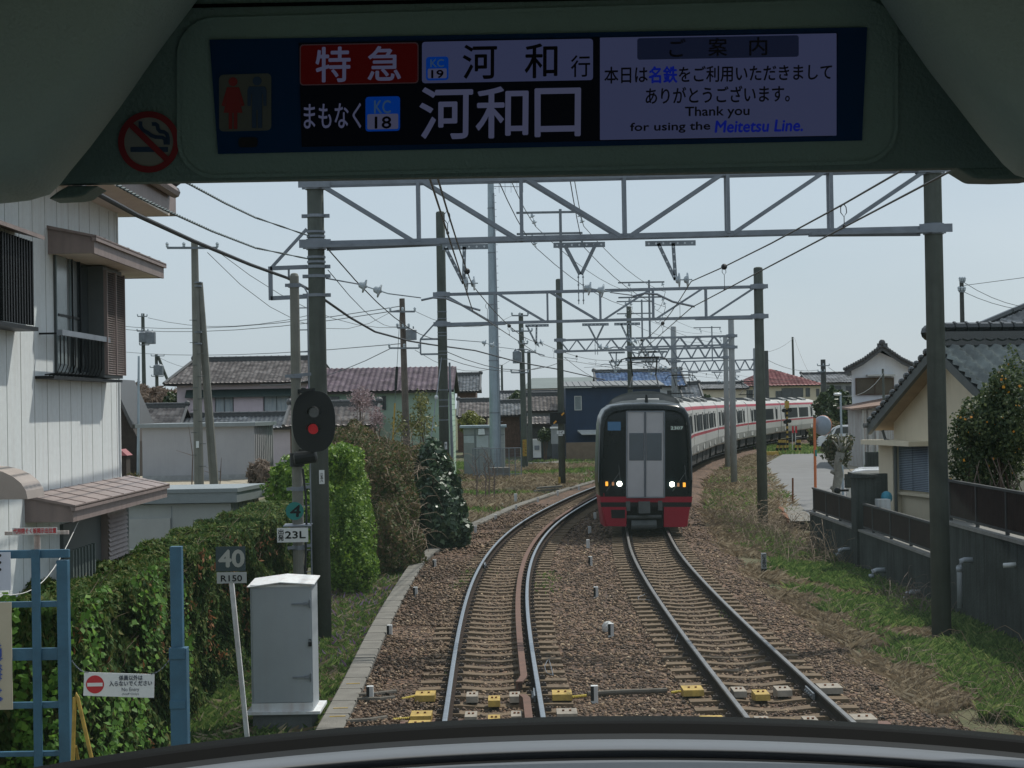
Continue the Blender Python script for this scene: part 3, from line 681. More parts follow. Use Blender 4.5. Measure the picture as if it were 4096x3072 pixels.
def bu(px0, px1, pyt, pyb, Y, dep, zb=-.35):
    """ellipsoid from picture extents at distance Y"""
    a = P(px0, pyt, Y); b = P(px1, pyb, Y); return ((a.x+b.x)/2, Y+dep/2, (a.z+b.z)/2), (abs(b.x-a.x)/2, dep/2, abs(a.z-b.z)/2)
bush('green_shrub', 'rounded leafy green shrub between the grey shed and the signal post', [bu(1040,1270,1850,2130,33.8,1.4), bu(1110,1310,1850,2060,34.5,1.4), bu(1040,1290,2000,2300,33.2,1.2), bu(1080,1240,1850,1960,34,1)], 14000, .06, BRIGHT, jit=.8)
SB = [bu(1280,1440,1790,2080,38,2.4), bu(1320,1475,1900,2240,36.8,2.2), bu(1330,1488,2040,2440,36,2.0), bu(1270,1420,1980,2430,36.5,2), bu(1300,1430,1785,1900,39,2.2), bu(1280,1400,1800,1980,38,2)]
rs_ = random.Random(5)
for i in range(9):
    x_ = rs_.uniform(1295,1470); y_ = rs_.uniform(1800,2330) if i > 3 else rs_.uniform(1785,1850); SB.append(bu(x_-rs_.uniform(25,45), x_+rs_.uniform(25,45), y_-rs_.uniform(25,50), y_+60, 35.6+rs_.uniform(0,1.2), .9))
bush('bright_shrub', 'tall bright yellow-green clipped shrub just right of the near left concrete pole', SB, 34000, .05, BRIGHT, inner=.6, lump=.17, jit=.8)
VM = [bu(1280,1560,1740,2100,46,5), bu(1400,1660,1800,2260,42.5,3.5), bu(1480,1790,1795,2080,50,6), bu(1300,1470,1700,1900,52,5), bu(1500,1665,1860,2280,43.5,3), bu(1450,1640,2020,2360,40,2.5), bu(1540,1690,2120,2340,41,2.2), bu(1420,1620,1770,1920,48,4)]
bush('vine_mound', 'mound of brown and green vines behind the bright shrub', VM, 70000, .066, MIXV, cat='overgrowth', inner=.7, lump=.14, jit=1.0)
pts = np.concatenate([ell_pts(200, c, r, inner=.95)[0] for c, r in VM]); pts = pts[pts[:,2] > 0]
tangle('vine_stems', 'bare arching vine stems over the brown vine mound', pts, 420, .8, m=M_CANE, r=.006, arch=.4)
CB = [bu(1660,1800,1765,2030,48,1.8), bu(1640,1860,1890,2190,46.6,1.8), bu(1690,1850,2000,2260,46,1.6), bu(1610,1770,1940,2230,46.8,1.7), bu(1750,1880,2040,2220,46.5,1.2)]
bush('camellia_bush', 'dark glossy broad-leaved bush where the ballast kerb starts to curve', CB, 12000, .12, CAMEL, inner=.55, lump=.15, jit=.8, asp=1.7)
bush('bare_shrub', 'leafless brown twiggy shrub behind the grey shed roof', [bu(975,1080,1850,1960,38,1.2)], 1400, .05, GREYT, asp=4, upb=2)
# ------------------------------------------------------------------ buildings
class Fr:
    """building frame: a along the front, b into the depth, z up"""
    def __init__(s, O, ang=0): s.O = Vector(O); s.u = Vector((cos(ang), sin(ang), 0)); s.w = Vector((-sin(ang), cos(ang), 0))
    def __call__(s, a, b, z): q = s.O + s.u*a + s.w*b; return Vector((q.x, q.y, z))
    def hit(s, px, py, b=0):       # pixel ray against the plane at depth b -> (a, z)
        d = ray(px, py); o = s.O + s.w*b; t = ((o - CAM).dot(s.w))/d.dot(s.w); q = CAM + d*t; return (q - s.O).dot(s.u), q.z
def fbox(mb, fr, a0, b0, z0, a1, b1, z1, mi=0):
    if a0 > a1: a0, a1 = a1, a0
    if b0 > b1: b0, b1 = b1, b0
    if z0 > z1: z0, z1 = z1, z0
    return mb.hexa([fr(a0,b0,z0),fr(a1,b0,z0),fr(a1,b1,z0),fr(a0,b1,z0),fr(a0,b0,z1),fr(a1,b0,z1),fr(a1,b1,z1),fr(a0,b1,z1)], mi)
def inpoly(x, y, poly):
    r = np.zeros(x.shape, bool); n = len(poly)
    for i in range(n):
        x1, y1 = poly[i]; x2, y2 = poly[(i+1) % n]
        c = ((y1 > y) != (y2 > y)) & (x < (x2-x1)*(y-y1)/((y2-y1) if y2 != y1 else 1e-9)+x1); r ^= c
    return r
def tiles(name, O, U, Vv, poly, m, parent, tw=.29, rh=.27, amp=.034, seg=5, lf=.05):
    """pantile roof: waves across, steps down the slope, clipped to a polygon in (u, v)"""
    U = Vector(U).normalized(); Vv = Vector(Vv).normalized(); Nn = U.cross(Vv)
    if Nn.z < 0: Nn = -Nn
    us = [p[0] for p in poly]; vs = [p[1] for p in poly]
    u = np.arange(min(us), max(us)+tw, tw/seg); rows = np.arange(min(vs), max(vs), rh)
    ph = ((u-min(us))/tw) % 1.0; h = amp*(np.where(ph < .42, np.sin(ph/.42*pi), -.45*np.sin((ph-.42)/.58*pi)))
    nu = len(u); V = []; A = []; Fc = []; O = np.array(O); U_ = np.array(U); V_ = np.array(Vv); N_ = np.array(Nn)
    for r, v0 in enumerate(rows):
        rv = rng.random(nu//seg+2)
        for vv, lift in ((v0, lf), (v0+rh*.98, .0)):
            V.append(O + u[:,None]*U_ + vv*V_ + (h+lift)[:,None]*N_)
            A.append(rv[(np.arange(nu)//seg)])
        b = r*2*nu
        i = np.arange(nu-1); f = np.stack([b+i, b+i+1, b+nu+i+1, b+nu+i], 1)
        uc = (u[:-1]+u[1:])/2; Fc.append(f[inpoly(uc, np.full(nu-1, min(v0+rh*.5, max(vs)-.01)), poly)])
        if r:
            f = np.stack([b-nu+i, b-nu+i+1, b+i+1, b+i], 1); Fc.append(f[inpoly(uc, np.full(nu-1, v0+.01), poly)])
        else:
            pass
    V = np.concatenate(V); Fc = np.concatenate(Fc)
    return npmesh(name, V, Fc, m, parent, attr=np.concatenate(A))
def tilemat(name, c0, c1, rough=.45, spec=.5):
    m, t, b = _new(name); N = t.nodes.new; L = t.links.new
    at = N('ShaderNodeAttribute'); at.attribute_name = 'lv'; cr = N('ShaderNodeValToRGB'); cr.color_ramp.elements[0].color = (*c0,1); cr.color_ramp.elements[1].color = (*c1,1)
    L(at.outputs['Fac'], cr.inputs['Fac'])
    n = N('ShaderNodeTexNoise'); n.inputs['Scale'].default_value = 1.3; n.inputs['Detail'].default_value = 8; tc = N('ShaderNodeTexCoord'); L(tc.outputs['Object'], n.inputs['Vector'])
    c2 = N('ShaderNodeValToRGB'); c2.color_ramp.elements[0].color = (.55,.55,.55,1); c2.color_ramp.elements[1].color = (1.1,1.1,1.1,1); c2.color_ramp.elements[0].position = .35; c2.color_ramp.elements[1].position = .65
    L(n.outputs['Fac'], c2.inputs['Fac']); mx = N('ShaderNodeMix'); mx.data_type = 'RGBA'; mx.blend_type = 'MULTIPLY'; mx.inputs['Factor'].default_value = 1
    L(cr.outputs[0], mx.inputs['A']); L(c2.outputs[0], mx.inputs['B']); L(mx.outputs['Result'], b.inputs['Base Color'])
    b.inputs['Roughness'].default_value = rough; b.inputs['Specular IOR Level'].default_value = spec; MATS[name] = m; return m
T_BROWN = tilemat('roof_tile_brown', (.19,.155,.14), (.46,.40,.36), .38)
T_GREY  = tilemat('roof_tile_grey', (.16,.165,.17), (.38,.39,.40), .38)
T_BLUE  = tilemat('roof_tile_blue', (.05,.11,.26), (.22,.33,.52), .3, .7)
T_RED   = tilemat('roof_tile_red', (.30,.09,.09), (.46,.18,.17), .6)
T_PURP  = tilemat('roof_tile_mauve', (.20,.14,.165), (.32,.24,.27), .55)
T_BLACK = tilemat('roof_tile_black_glazed', (.10,.12,.112), (.20,.235,.22), .2, .9)
T_SILV  = tilemat('roof_tile_silver', (.16,.17,.18), (.42,.43,.44), .35, .7)
M_RIDGE = mat('roof_ridge', (.075,.078,.08), .5, .3, 8)
M_RIDGEK = mat('roof_ridge_black', (.014,.018,.018), .15, .2, 8, spec=.9)

def window(fr, T, r, glass=M_GLASS, frame=M_FRAME, b=0, mull=1, blind=None, name='window'):
    a0, z1 = fr.hit(r[0], r[1], b); a1, z0 = fr.hit(r[2], r[3], b); f = .05
    mb = MB()
    for q in ((a0,z0,a0+f,z1),(a1-f,z0,a1,z1),(a0+f,z1-f,a1-f,z1),(a0+f,z0,a1-f,z0+f)): fbox(mb, fr, q[0], b-.07, q[1], q[2], b+.01, q[3])
    for k in range(1, mull+1): a = a0+(a1-a0)*k/(mull+1); fbox(mb, fr, a-f/2, b-.062, z0+f, a+f/2, b+.01, z1-f)
    w_ = mb.build(name, frame, T); w_p = MB(); fbox(w_p, fr, a0+f, b-.03, z0+f, a1-f, b+.005, z1-f); w_p.build('pane', glass, w_)
    return w_

def house(name, label, px0, px1, Y, pe, pr, depth, zb, wm, tm, oh=.5, ang=0, ohs=.4, hip=0.0, wins=(), tw=.29, rh=.27, ridge=True, rm=None, cat='house', trim=M_FRAME, extra=None, gtrim=None, flat=False, hipr=None):
    A = P(px0, pe, Y); fr = Fr((A.x, Y, 0), ang); a1, _ = fr.hit(px1, pe); d = ray(px0, pe)
    ze = fr.hit((px0+px1)/2, pe, -oh)[1]; zr = fr.hit((px0+px1)/2, pr, depth/2)[1]
    T = thing(name, label, cat, (A.x, Y, zb))
    slope = (zr-ze)/(depth/2+oh); zw = ze + slope*oh
    mb = MB(); fbox(mb, fr, 0, 0, zb-.3, a1, depth, zw-.02)
    hl = hip; hr = hip if hipr is None else hipr
    if hl == 0: mb.prism([fr(0,0,zw-.02),fr(0,depth,zw-.02),fr(0,depth/2,zr-.06)], fr.u*.12)
    if hr == 0: mb.prism([fr(a1-.12,0,zw-.02),fr(a1-.12,depth,zw-.02),fr(a1-.12,depth/2,zr-.06)], fr.u*.12)
    mb.build('wall', wm, T)
    S = sqrt((zr-ze)**2+(depth/2+oh)**2); O = fr(-ohs, -oh, ze); Vv = fr(-ohs, depth/2, zr) - O; Lr = a1+2*ohs
    poly = [(0,0),(Lr,0),(Lr-hr,S),(hl,S)]
    R = tiles('roof', O, fr.u, Vv, poly, tm, T, tw, rh)
    # roof board under the tiles, back slope, hip ends
    t = .10; b2 = MB()
    q0, q1, q2, q3 = fr(-ohs,-oh,ze-t), fr(a1+ohs,-oh,ze-t), fr(a1+ohs-hr,depth/2,zr-t), fr(-ohs+hl,depth/2,zr-t)
    b2.add([q0,q1,q2,q3]+[p+Vector((0,0,t*.85)) for p in (q0,q1,q2,q3)], [(0,3,2,1),(4,5,6,7),(0,1,5,4),(1,2,6,5),(2,3,7,6),(3,0,4,7)])
    k0, k1 = fr(-ohs,depth+oh,ze-t), fr(a1+ohs,depth+oh,ze-t)
    b2.add([k0,k1,q2,q3]+[p+Vector((0,0,t*.85)) for p in (k0,k1,q2,q3)], [(0,3,2,1),(4,5,6,7),(0,1,5,4),(1,2,6,5),(2,3,7,6),(3,0,4,7)])
    if hl: b2.add([q0,q3,k0], [(0,1,2)]); 
    if hr: b2.add([q1,q2,k1], [(0,1,2)])
    b2.build('roof_board', gtrim or M_DARKW, T, fix=False)
    if hl:
        Vh = fr(-ohs+hl, depth/2, zr) - fr(-ohs, depth/2, ze); tiles('hip_slope', fr(-ohs,-oh,ze), fr.w, Vh, [(0,0),(depth+2*oh,0),(depth/2+oh,Vh.length)], tm, T, tw, rh)
    if hr:
        Vh = fr(a1+ohs-hr, depth/2, zr) - fr(a1+ohs, depth/2, ze); tiles('hip_slope', fr(a1+ohs,-oh,ze), fr.w, Vh, [(0,0),(depth+2*oh,0),(depth/2+oh,Vh.length)], tm, T, tw, rh)
    if ridge:
        mb = MB(); rm = rm or M_RIDGE
        fbox(mb, fr, -ohs+hl-.05, depth/2-.13, zr-.02, a1+ohs-hr+.05, depth/2+.13, zr+.20)
        mb.tube([fr(-ohs+hl-.08,depth/2,zr+.24), fr(a1+ohs-hr+.08,depth/2,zr+.24)], .10, 8)
        nn = int(Lr/.6)
        for i in range(nn+1):
            a = -ohs+hl+(Lr-hl-hr)*i/nn; mb.tube([fr(a-.03,depth/2,zr+.24), fr(a+.03,depth/2,zr+.24)], .125, 8)
        for sgn, h_ in ((0, hl), (1, hr)):
            c = fr(a1+ohs-hr if sgn else -ohs+hl, depth/2, zr+.26); mb.sphere(c, .2, 8, 6)
            e = fr(a1+ohs if sgn else -ohs, -oh, ze+.06)
            mb.tube([e, c+Vector((0,0,-.14))], .10, 6)
            if h_: mb.tube([fr(a1+ohs if sgn else -ohs, depth+oh, ze+.06), c+Vector((0,0,-.14))], .10, 6)
        mb.build('ridge', rm, R)
    for w_ in wins:
        window(fr, T, w_[:4], *(w_[4:] if len(w_) > 4 else ()))
    if extra: extra(fr, T, a1, ze, zr)
    return T, fr

W_PINK = mat('pink_render', (.62,.53,.56), .85, .07, 1.0, streak=.1)
W_CREAM = mat('cream_render', (.66,.585,.44), .85, .06, 1.0, streak=.12)
W_WHITE = mat('white_render', (.72,.74,.76), .85, .06, 1.2, streak=.12)
W_GREEN = mat('pale_green_siding', (.37,.50,.39), .75, .07, 1.5)
W_NAVY = mat('navy_siding', (.011,.033,.08), .6, .15, 1.5)
W_GREY = mat('grey_render', (.30,.32,.33), .85, .1, 1.2, streak=.2)
W_BROWN = mat('brown_board_wall', (.12,.07,.05), .85, .3, 4, streak=.4)
W_TAN = mat('tan_block', (.22,.165,.12), .9, .15, 3)
M_CURT = mat('faded_curtain', (.42,.46,.46), .9, .12, 1, streak=.8, stain=(.18,.24,.29))

def ex_pink(fr, T, a1, ze, zr):
    mb = MB(); a0, z1 = fr.hit(745, 1566); a2, z0 = fr.hit(1240, 1578); mb.hexa([fr(a0,-.55,z0-.1),fr(a2,-.55,z0-.1),fr(a2,0,z0+.05),fr(a0,0,z0+.05),fr(a0,-.55,z0),fr(a2,-.55,z0),fr(a2,0,z1+.1),fr(a0,0,z1+.1)])
    mb.build('canopy', mat('canopy_dark_green', (.04,.06,.055), .6), T)
    for x0, x1 in ((762,828),(936,1054)):
        mb = MB(); a, zt = fr.hit(x0, 1584); b, zb_ = fr.hit(x1, 1658); fbox(mb, fr, a, -.16, zb_, b, 0.01, zt); mb.build('shutter_box', W_PINK, T)
T1, f1 = house('two_storey_house', 'pink two storey house with brown tiled roof and faded curtains behind the brace pole', 707, 1262, 118, 1532, 1444, 8, -.3, W_PINK, T_BROWN, oh=.7, ohs=.75, hip=1.2, hipr=.8, wins=[(860,1582,935,1652,M_CURT,M_FRAME),(1055,1582,1160,1650,M_CURT,M_FRAME)], extra=ex_pink)
house('annex_roof', 'long low tiled annex in front of the pink two storey house', 560, 1250, 113, 1716, 1668, 3.5, -.3, W_PINK, T_GREY, oh=.4, ohs=.5, cat='annex')
house('annex_roof', 'small tiled annex with dark ridge, left end beside the pink house', 548, 690, 111, 1722, 1632, 5, -.3, W_BROWN, T_BROWN, oh=.4, ohs=.5, hip=.0, cat='annex')
house('shed_roof', 'low brown tiled outbuilding right of the railway signal head', 1160, 1480, 88, 1705, 1626, 5, -.3, W_BROWN, T_BROWN, oh=.3, ohs=.3, cat='outbuilding')
def ex_green(fr, T, a1, ze, zr):
    mb = MB(); fbox(mb, fr, -.01, -.05, 1.6, a1+.01, 0, 1.75); mb.build('trim_band', W_GREEN, T)
    mb = MB(); fbox(mb, fr, a1-.002, 1.4, 3.2, a1+.05, 2.1, 4.2); w_ = mb.build('window', M_FRAME, T); mb = MB(); fbox(mb, fr, a1+.04, 1.46, 3.26, a1+.055, 2.04, 4.14); mb.build('pane', M_GLASS, w_)
    for k in range(12):
        pass
    mb = MB()
    for z in np.arange(-.2, ze, .3): fbox(mb, fr, a1, .02, z, a1+.012, 8.9, z+.012)
    mb.build('siding_joints', mat('green_joint', (.16,.27,.19), .8), T)
house('green_house', 'pale green house with mauve tiled roof', 1240, 1797, 92, 1566, 1474, 9, -.3, W_GREEN, T_PURP, oh=.5, ohs=.25, rm=M_RIDGE, wins=[(1313,1586,1358,1620),(1528,1584,1545,1640),(1462,1584,1490,1640)], extra=ex_green, ridge=False)
house('tiled_house', 'dark brown house with grey tiled roof peeking over, right of the green house', 1828, 1902, 150, 1566, 1504, 8, -.3, W_BROWN, T_GREY, oh=.5, ohs=.4)
house('tiled_house', 'low brown tiled house behind the pale equipment cabin', 1850, 1946, 135, 1668, 1608, 7, -.3, W_BROWN, T_BROWN, oh=.5, ohs=.4)
house('tiled_house', 'small grey tiled house just right of the steel mast', 2004, 2078, 134, 1662, 1614, 7, -.3, W_BROWN, T_GREY, oh=.5, ohs=.4)
house('tiled_house', 'brown tiled two storey house left of the navy house', 2112, 2262, 128, 1644, 1584, 7, -.3, W_GREY, T_BROWN, oh=.5, ohs=.3)
house('porch_roof', 'small brown tiled porch under the brown tiled two storey house', 2112, 2206, 124, 1696, 1668, 2.4, -.3, mat('dark_porch', (.03,.03,.03)), T_BROWN, oh=.3, ohs=.1, ridge=False, cat='porch')
house('tiled_house', 'dark long roof low behind the small tiled houses', 2000, 2240, 160, 1600, 1574, 8, -.3, mat('dark_blue_wall', (.03,.045,.06)), T_GREY, oh=.4, ohs=.3)
# factory with long grey-green roof
T = thing('factory', 'long grey-green roofed factory behind the small houses', 'factory', (P(2083,1560,175).x, 175, 0))
a = P(2085,1556,175); b = P(2420,1550,175); mb = MB(); mb.box(a.x, 175, -.3, b.x, 190, a.z); mb.build('wall', mat('beige_wall', (.38,.30,.23), .85, .08), T)
mb = MB(); e = P(2140,1512,182); mb.add([(a.x,174.6,a.z+.02),(b.x,174.6,a.z+.02),(b.x,182,e.z),(a.x+1.2,182,e.z)], [(0,1,2,3)]); mb.add([(a.x+1.2,182,e.z),(b.x,182,e.z),(b.x,190,a.z),(a.x,190,a.z)], [(0,1,2,3)])
mb.build('roof', mat('factory_roof', (.13,.16,.15), .5, .1, .6), T)
# navy house
T = thing('navy_house', 'navy blue house with flat metal roof behind the left of the oncoming train', 'house', (P(2262,1770,125).x, 125, 0))
a = P(2262,1552,125); b = P(2640,1545,125); mb = MB(); mb.box(a.x, 125, -.2, b.x, 134, a.z)
for i in range(60):
    z = .2+i*.16
    if z < a.z-.1: mb.box(a.x-.006, 124.985, z, b.x, 125, z+.015)
mb.build('wall', W_NAVY, T)
mb = MB(); e = P(2262,1533,129); mb.hexa([(a.x-.3,124.5,a.z+.02),(b.x+.3,124.5,a.z+.02),(b.x+.3,130,e.z),(a.x-.3,130,e.z),(a.x-.3,124.5,a.z+.12),(b.x+.3,124.5,a.z+.12),(b.x+.3,130,e.z+.12),(a.x-.3,130,e.z+.12)])
for i in range(16): x = a.x-.28+i*.45; mb.hexa([(x,124.5,a.z+.12),(x+.04,124.5,a.z+.12),(x+.04,130,e.z+.12),(x,130,e.z+.12),(x,124.5,a.z+.17),(x+.04,124.5,a.z+.17),(x+.04,130,e.z+.17),(x,130,e.z+.17)])
mb.build('roof', mat('metal_roof', (.16,.165,.165), .5, .08, .7, metal=.2), T)
fr = Fr((a.x,125,0)); window(fr, T, (2297,1584,2327,1641), M_GLASSL, M_WFRAME, 0, 0)
mb = MB(); c = P(2311,1722,124.3); e = P(2402,1716,124.3); mb.hexa([(c.x+.3,124.1,c.z-.32),(e.x,124.1,c.z-.32),(e.x,125,c.z-.1),(c.x,125,c.z-.1),(c.x+.25,124.1,c.z-.25),(e.x,124.1,c.z-.25),(e.x,125,c.z+.02),(c.x,125,c.z+.02)]); mb.build('awning', M_WFRAME, T)
c = P(2264,1771,123); e = P(2430,1807,123); tag(MB().box(c.x,123,-.4,e.x+3,123.3,c.z).build('block_wall', W_TAN), 'tan block garden wall in front of the navy house', 'wall')
# blue roofed house
house('blue_roof_house', 'house with bright blue tiled roof behind the oncoming train', 2400, 2730, 150, 1546, 1490, 9, -.3, W_WHITE, T_BLUE, oh=.6, ohs=.3, wins=[(2668,1562,2692,1590)], tw=.34, rh=.3)
house('blue_roof_house', 'white house wing with silver tiled roof and blue wall, right of the bright blue roof', 2734, 2806, 148, 1592, 1540, 6, -.3, mat('blue_wall_panel', (.05,.10,.18)), T_SILV, oh=.4, ohs=.1, tw=.36)
house('beige_building', 'plain beige building behind the train cars, left of the red roofed house', 2812, 2985, 170, 1555, 1538, 9, -.3, W_CREAM, T_GREY, oh=.4, ohs=.2)
# red roofed house
house('red_roof_house', 'cream house with red hipped tile roof behind the far train cars', 2968, 3282, 190, 1542, 1478, 9, -.3, W_CREAM, T_RED, oh=.5, ohs=.5, hip=3.9, hipr=5.0, wins=[(2976,1560,3012,1592),(3102,1564,3128,1608),(3126,1553,3213,1588),(3222,1552,3240,1587),(3264,1555,3278,1586)], tw=.42, rh=.4, rm=T_RED, ridge=False)
house('grey_tiled_house', 'grey tiled house behind the bushes, right of the red roofed house', 3240, 3420, 205, 1530, 1498, 9, -.3, W_GREY, T_GREY, oh=.5, ohs=.3, wins=[(3305,1545,3365,1562),(3383,1545,3405,1580)], tw=.4, rh=.4)
# white two-storey house, gable to the camera
def white_house():
    Y = 103; L_ = P(3406,1500,Y); Rr = P(3660,1500,Y); T = thing('white_house', 'white two storey house with gable roof and large brown shutters, beyond the pollarded tree', 'house', (L_.x, Y, -.3))
    ap = P(3520,1393,Y); le = P(3370,1488,Y); z_e = P(3406,1468,Y).z
    mb = MB(); mb.prism([(L_.x,Y,-.3),(Rr.x,Y,-.3),(Rr.x,Y,z_e-.1),(ap.x,Y,ap.z-.25),(L_.x,Y,z_e)], (2.0,9,0)); mb.build('wall', W_WHITE, T)
    mb = MB(); rx = 2*ap.x-le.x
    for s, ex in ((0, le.x), (1, rx)):
        e = Vector((ex, Y-.6, le.z)); t_ = Vector((ap.x, Y-.6, ap.z)); mid = e.lerp(t_, .5)+Vector((0,0,-.12))
        for p0, p1 in ((e, mid), (mid, t_)):
            mb.hexa([p0+Vector((0,0,-.15)), p1+Vector((0,0,-.15)), p1+Vector((2.1,9.6,-.15)), p0+Vector((2.1,9.6,-.15)), p0+Vector((0,0,.17)), p1+Vector((0,0,.17)), p1+Vector((2.1,9.6,.17)), p0+Vector((2.1,9.6,.17))])
        for k in range(16):
            q = e.lerp(t_, k/16)+Vector((0,-.05,.17-.12*(1-abs(k/8-1)))); mb.sphere(q, .11, 6, 4)
    mb.sphere((ap.x, Y-.6, ap.z+.3), .2, 8, 6, sc=(1,.6,1)); mb.beam((ap.x,Y-.65,ap.z+.16),(ap.x+2.1,Y+9,ap.z+.16),.6,.22)
    mb.build('roof', M_RIDGE, T)
    fr = Fr((L_.x, Y, 0)); window(fr, T, (3421,1512,3576,1578), mat('brown_shutter', (.10,.085,.06), .7, .1), M_TIMBER, -.08, 1)
    a = P(3470,1498,Y-.4); b = P(3580,1500,Y-.4); MB().box(a.x,Y-.5,a.z-.1,b.x,Y+.02,a.z).build('awning', M_WFRAME, T)
    # ground floor lean-to with corrugated white shutters
    S = thing('corrugated_shed', 'shabby white corrugated lean-to shed under the white two storey house', 'shed', (L_.x, Y-4, -.3))
    a = P(3445,1640,Y-4); b = P(3600,1640,Y-4); mb = MB(); mb.box(a.x, Y-4, -.3, b.x, Y-.02, a.z+.1)
    for i in range(60): z = -.1+i*.09; mb.box(a.x+.15, Y-4.02, z, b.x, Y-4, z+.045) if z < a.z-.3 else None
    for x in (3448, 3472, 3500): q = P(x,1650,Y-4.1); mb.box(q.x, Y-4.12, -.3, q.x+.22, Y-3.9, a.z)
    mb.build('wall', mat('corrugated_white', (.46,.47,.46), .7, .12, 2, streak=.8, stain=(.22,.13,.09)), S)
    e0 = P(3408,1634,Y-4.6); e1 = P(3530,1598,Y-.5)
    MB().hexa([(e0.x,Y-4.6,e0.z-.1),(b.x,Y-4.6,e0.z+.2),(b.x,Y,e1.z),(e0.x,Y,e1.z-.5),(e0.x,Y-4.6,e0.z),(b.x,Y-4.6,e0.z+.3),(b.x,Y,e1.z+.1),(e0.x,Y,e1.z-.4)]).build('roof', mat('rusty_roof_sheet', (.20,.13,.10), .8, .3), S)
white_house()

# ---- near right cream house (gable end towards us, ridge running right and away)
def cream_house():
    ang = radians(11.5); zE = 2.92; zR = 4.86
    Bk = P(3469,1705,46); fr = Fr((Bk.x+1.62, 38, 0), 0)
    gd = Vector((1.62,-8.0,0)); W_ = gd.length; gd.normalize()          # along the gable wall: from back eave to front eave
    ru = Vector((-gd.y, gd.x, 0))                                        # ridge direction, to the right and away
    B = Vector((Bk.x, 46, 0)); Lr = 11.0
    def q(s, r, z): p = B + gd*s + ru*r; return Vector((p.x, p.y, z))
    T = thing('cream_house', 'single storey cream house with glossy black tiled roof behind the right fence', 'house', (B.x, B.y, -.3))
    oh = .55
    mb = MB(); mb.prism([q(.44,oh,-.4),q(W_-oh-.2,oh,-.4),q(W_-oh-.2,oh,zE+.3),q(W_/2,oh,zR-.2),q(.44,oh,zE+.16)], ru*(Lr-2*oh))
    mb.build('wall', W_CREAM, T)
    # front slope of glazed tiles (faces right/towards us): eave at s=W
    S = sqrt((W_/2)**2+(zR-zE)**2)
    R = tiles('roof', q(W_,0,zE), ru, q(W_/2,0,zR)-q(W_,0,zE), [(0,0),(Lr,0),(Lr,S),(0,S)], T_BLACK, T, .36, .34, .075, 8, .10)
    tiles('back_slope', q(0,0,zE), ru, q(W_/2,0,zR)-q(0,0,zE), [(0,0),(Lr,0),(Lr,S),(0,S)], T_BLACK, T, .3, .3)
    mb = MB()                                                            # verge boards and soffit
    for s0 in (0, W_):
        a, b = q(s0,0,zE-.02), q(W_/2,0,zR-.02); dn = Vector((0,0,-.24)); mb.prism([a,b,b+dn,a+dn], ru*.1)
        a, b = q(s0,.1,zE-.10), q(W_/2,.1,zR-.10); dn = Vector((0,0,-.06)); mb.prism([a,b,b+dn,a+dn], ru*(Lr-.1), 1)
    mb.build('verge_board', [mat('verge_grey_green', (.09,.10,.095), .6), mat('soffit_board', (.36,.27,.18), .8, .15, 2)], T)
    mb = MB(); mb.tube([q(W_/2,-.1,zR+.42), q(W_/2,Lr,zR+.42)], .12, 8)
    a = [q(W_/2-.16,-.05,zR-.02),q(W_/2+.16,-.05,zR-.02),q(W_/2+.16,Lr,zR-.02),q(W_/2-.16,Lr,zR-.02)]; mb.hexa(a+[p+Vector((0,0,.34)) for p in a])
    for i in range(36): r = -.08+i*.305; mb.tube([q(W_/2,r,zR+.42), q(W_/2,r+.05,zR+.42)], .15, 8)
    mb.sphere(q(W_/2,-.1,zR+.3), .2, 8, 6)
    for i in range(14): s = (i+.5)/14; mb.sphere(q(W_*s*.5, .03, zE+(zR-zE)*s+.05), .10, 8, 5)
    mb.build('ridge', M_RIDGEK, R)
    # louvred shutters on the gable wall, small hood, post
    n = -ru
    def wq(px, py, off=0):         # pixel on the gable wall plane
        d = ray(px, py); o = q(0,oh-off,0); t = ((o-CAM).dot(ru))/d.dot(ru); return CAM + d*t
    a, b = wq(3606,1782), wq(3712,1990); mb = MB(); c = wq(3725,2000)
    def slab(mb, p0, p1, z0, z1, th, mi=0):
        p0 = Vector((p0.x,p0.y,0)); p1 = Vector((p1.x,p1.y,0)); mb.hexa([Vector((*v.xy,z)) for z in (z0,z1) for v in (p0, p1, p1+n*th, p0+n*th)], mi)
    zt, zb_ = wq(3606,1780).z, wq(3606,1958).z
    xs_ = [wq(3606,1870), wq(3657,1870), wq(3722,1870)]
    for k in range(2):
        mb = MB(); p0, p1 = xs_[k], xs_[k+1]; slab(mb, p0, p1, zb_, zt, .02); 
        for pp in (p0, p1): slab(mb, pp-(p1-p0).normalized()*.02, pp+(p1-p0).normalized()*.02, zb_, zt, .06)
        nl = 26
        for i in range(nl): z = zb_+(zt-zb_)*(i+.2)/nl; p0a, p1a = Vector((p0.x,p0.y,0)), Vector((p1.x,p1.y,0)); mb.add([Vector((*(p0a+n*.02).xy,z+.04)),Vector((*(p1a+n*.02).xy,z+.04)),Vector((*(p1a+n*.06).xy,z)),Vector((*(p0a+n*.06).xy,z))], [(0,1,2,3)])
        for i in range(nl):
            z = zb_+(zt-zb_)*(i+.2)/nl; p0b, p1b = p0a+n*.062, p1a+n*.062; mb.add([Vector((*p0b.xy,z-.004)),Vector((*p1b.xy,z-.004)),Vector((*p1b.xy,z+.012)),Vector((*p0b.xy,z+.012))], [(0,1,2,3)], 1)  # dark strips paint the shade between the slats
        mb.build('shutter', [mat('louvre_blue_grey', (.36,.43,.52), .5, .08), mat('louvre_gap_shade', (.08,.10,.13), .7)], T, fix=False)
    mb = MB(); z = wq(3547,1757).z; p0, p1 = wq(3542,1757), wq(3740,1757); slab(mb, p0, p1, z-.12, z, .7); slab(mb, wq(3546,1850), wq(3603,1850), -.4, z-.12, .22); slab(mb, wq(3560,1780), p1, zb_-.12, zb_-.05, .12)
    mb.build('bay', W_CREAM, T)
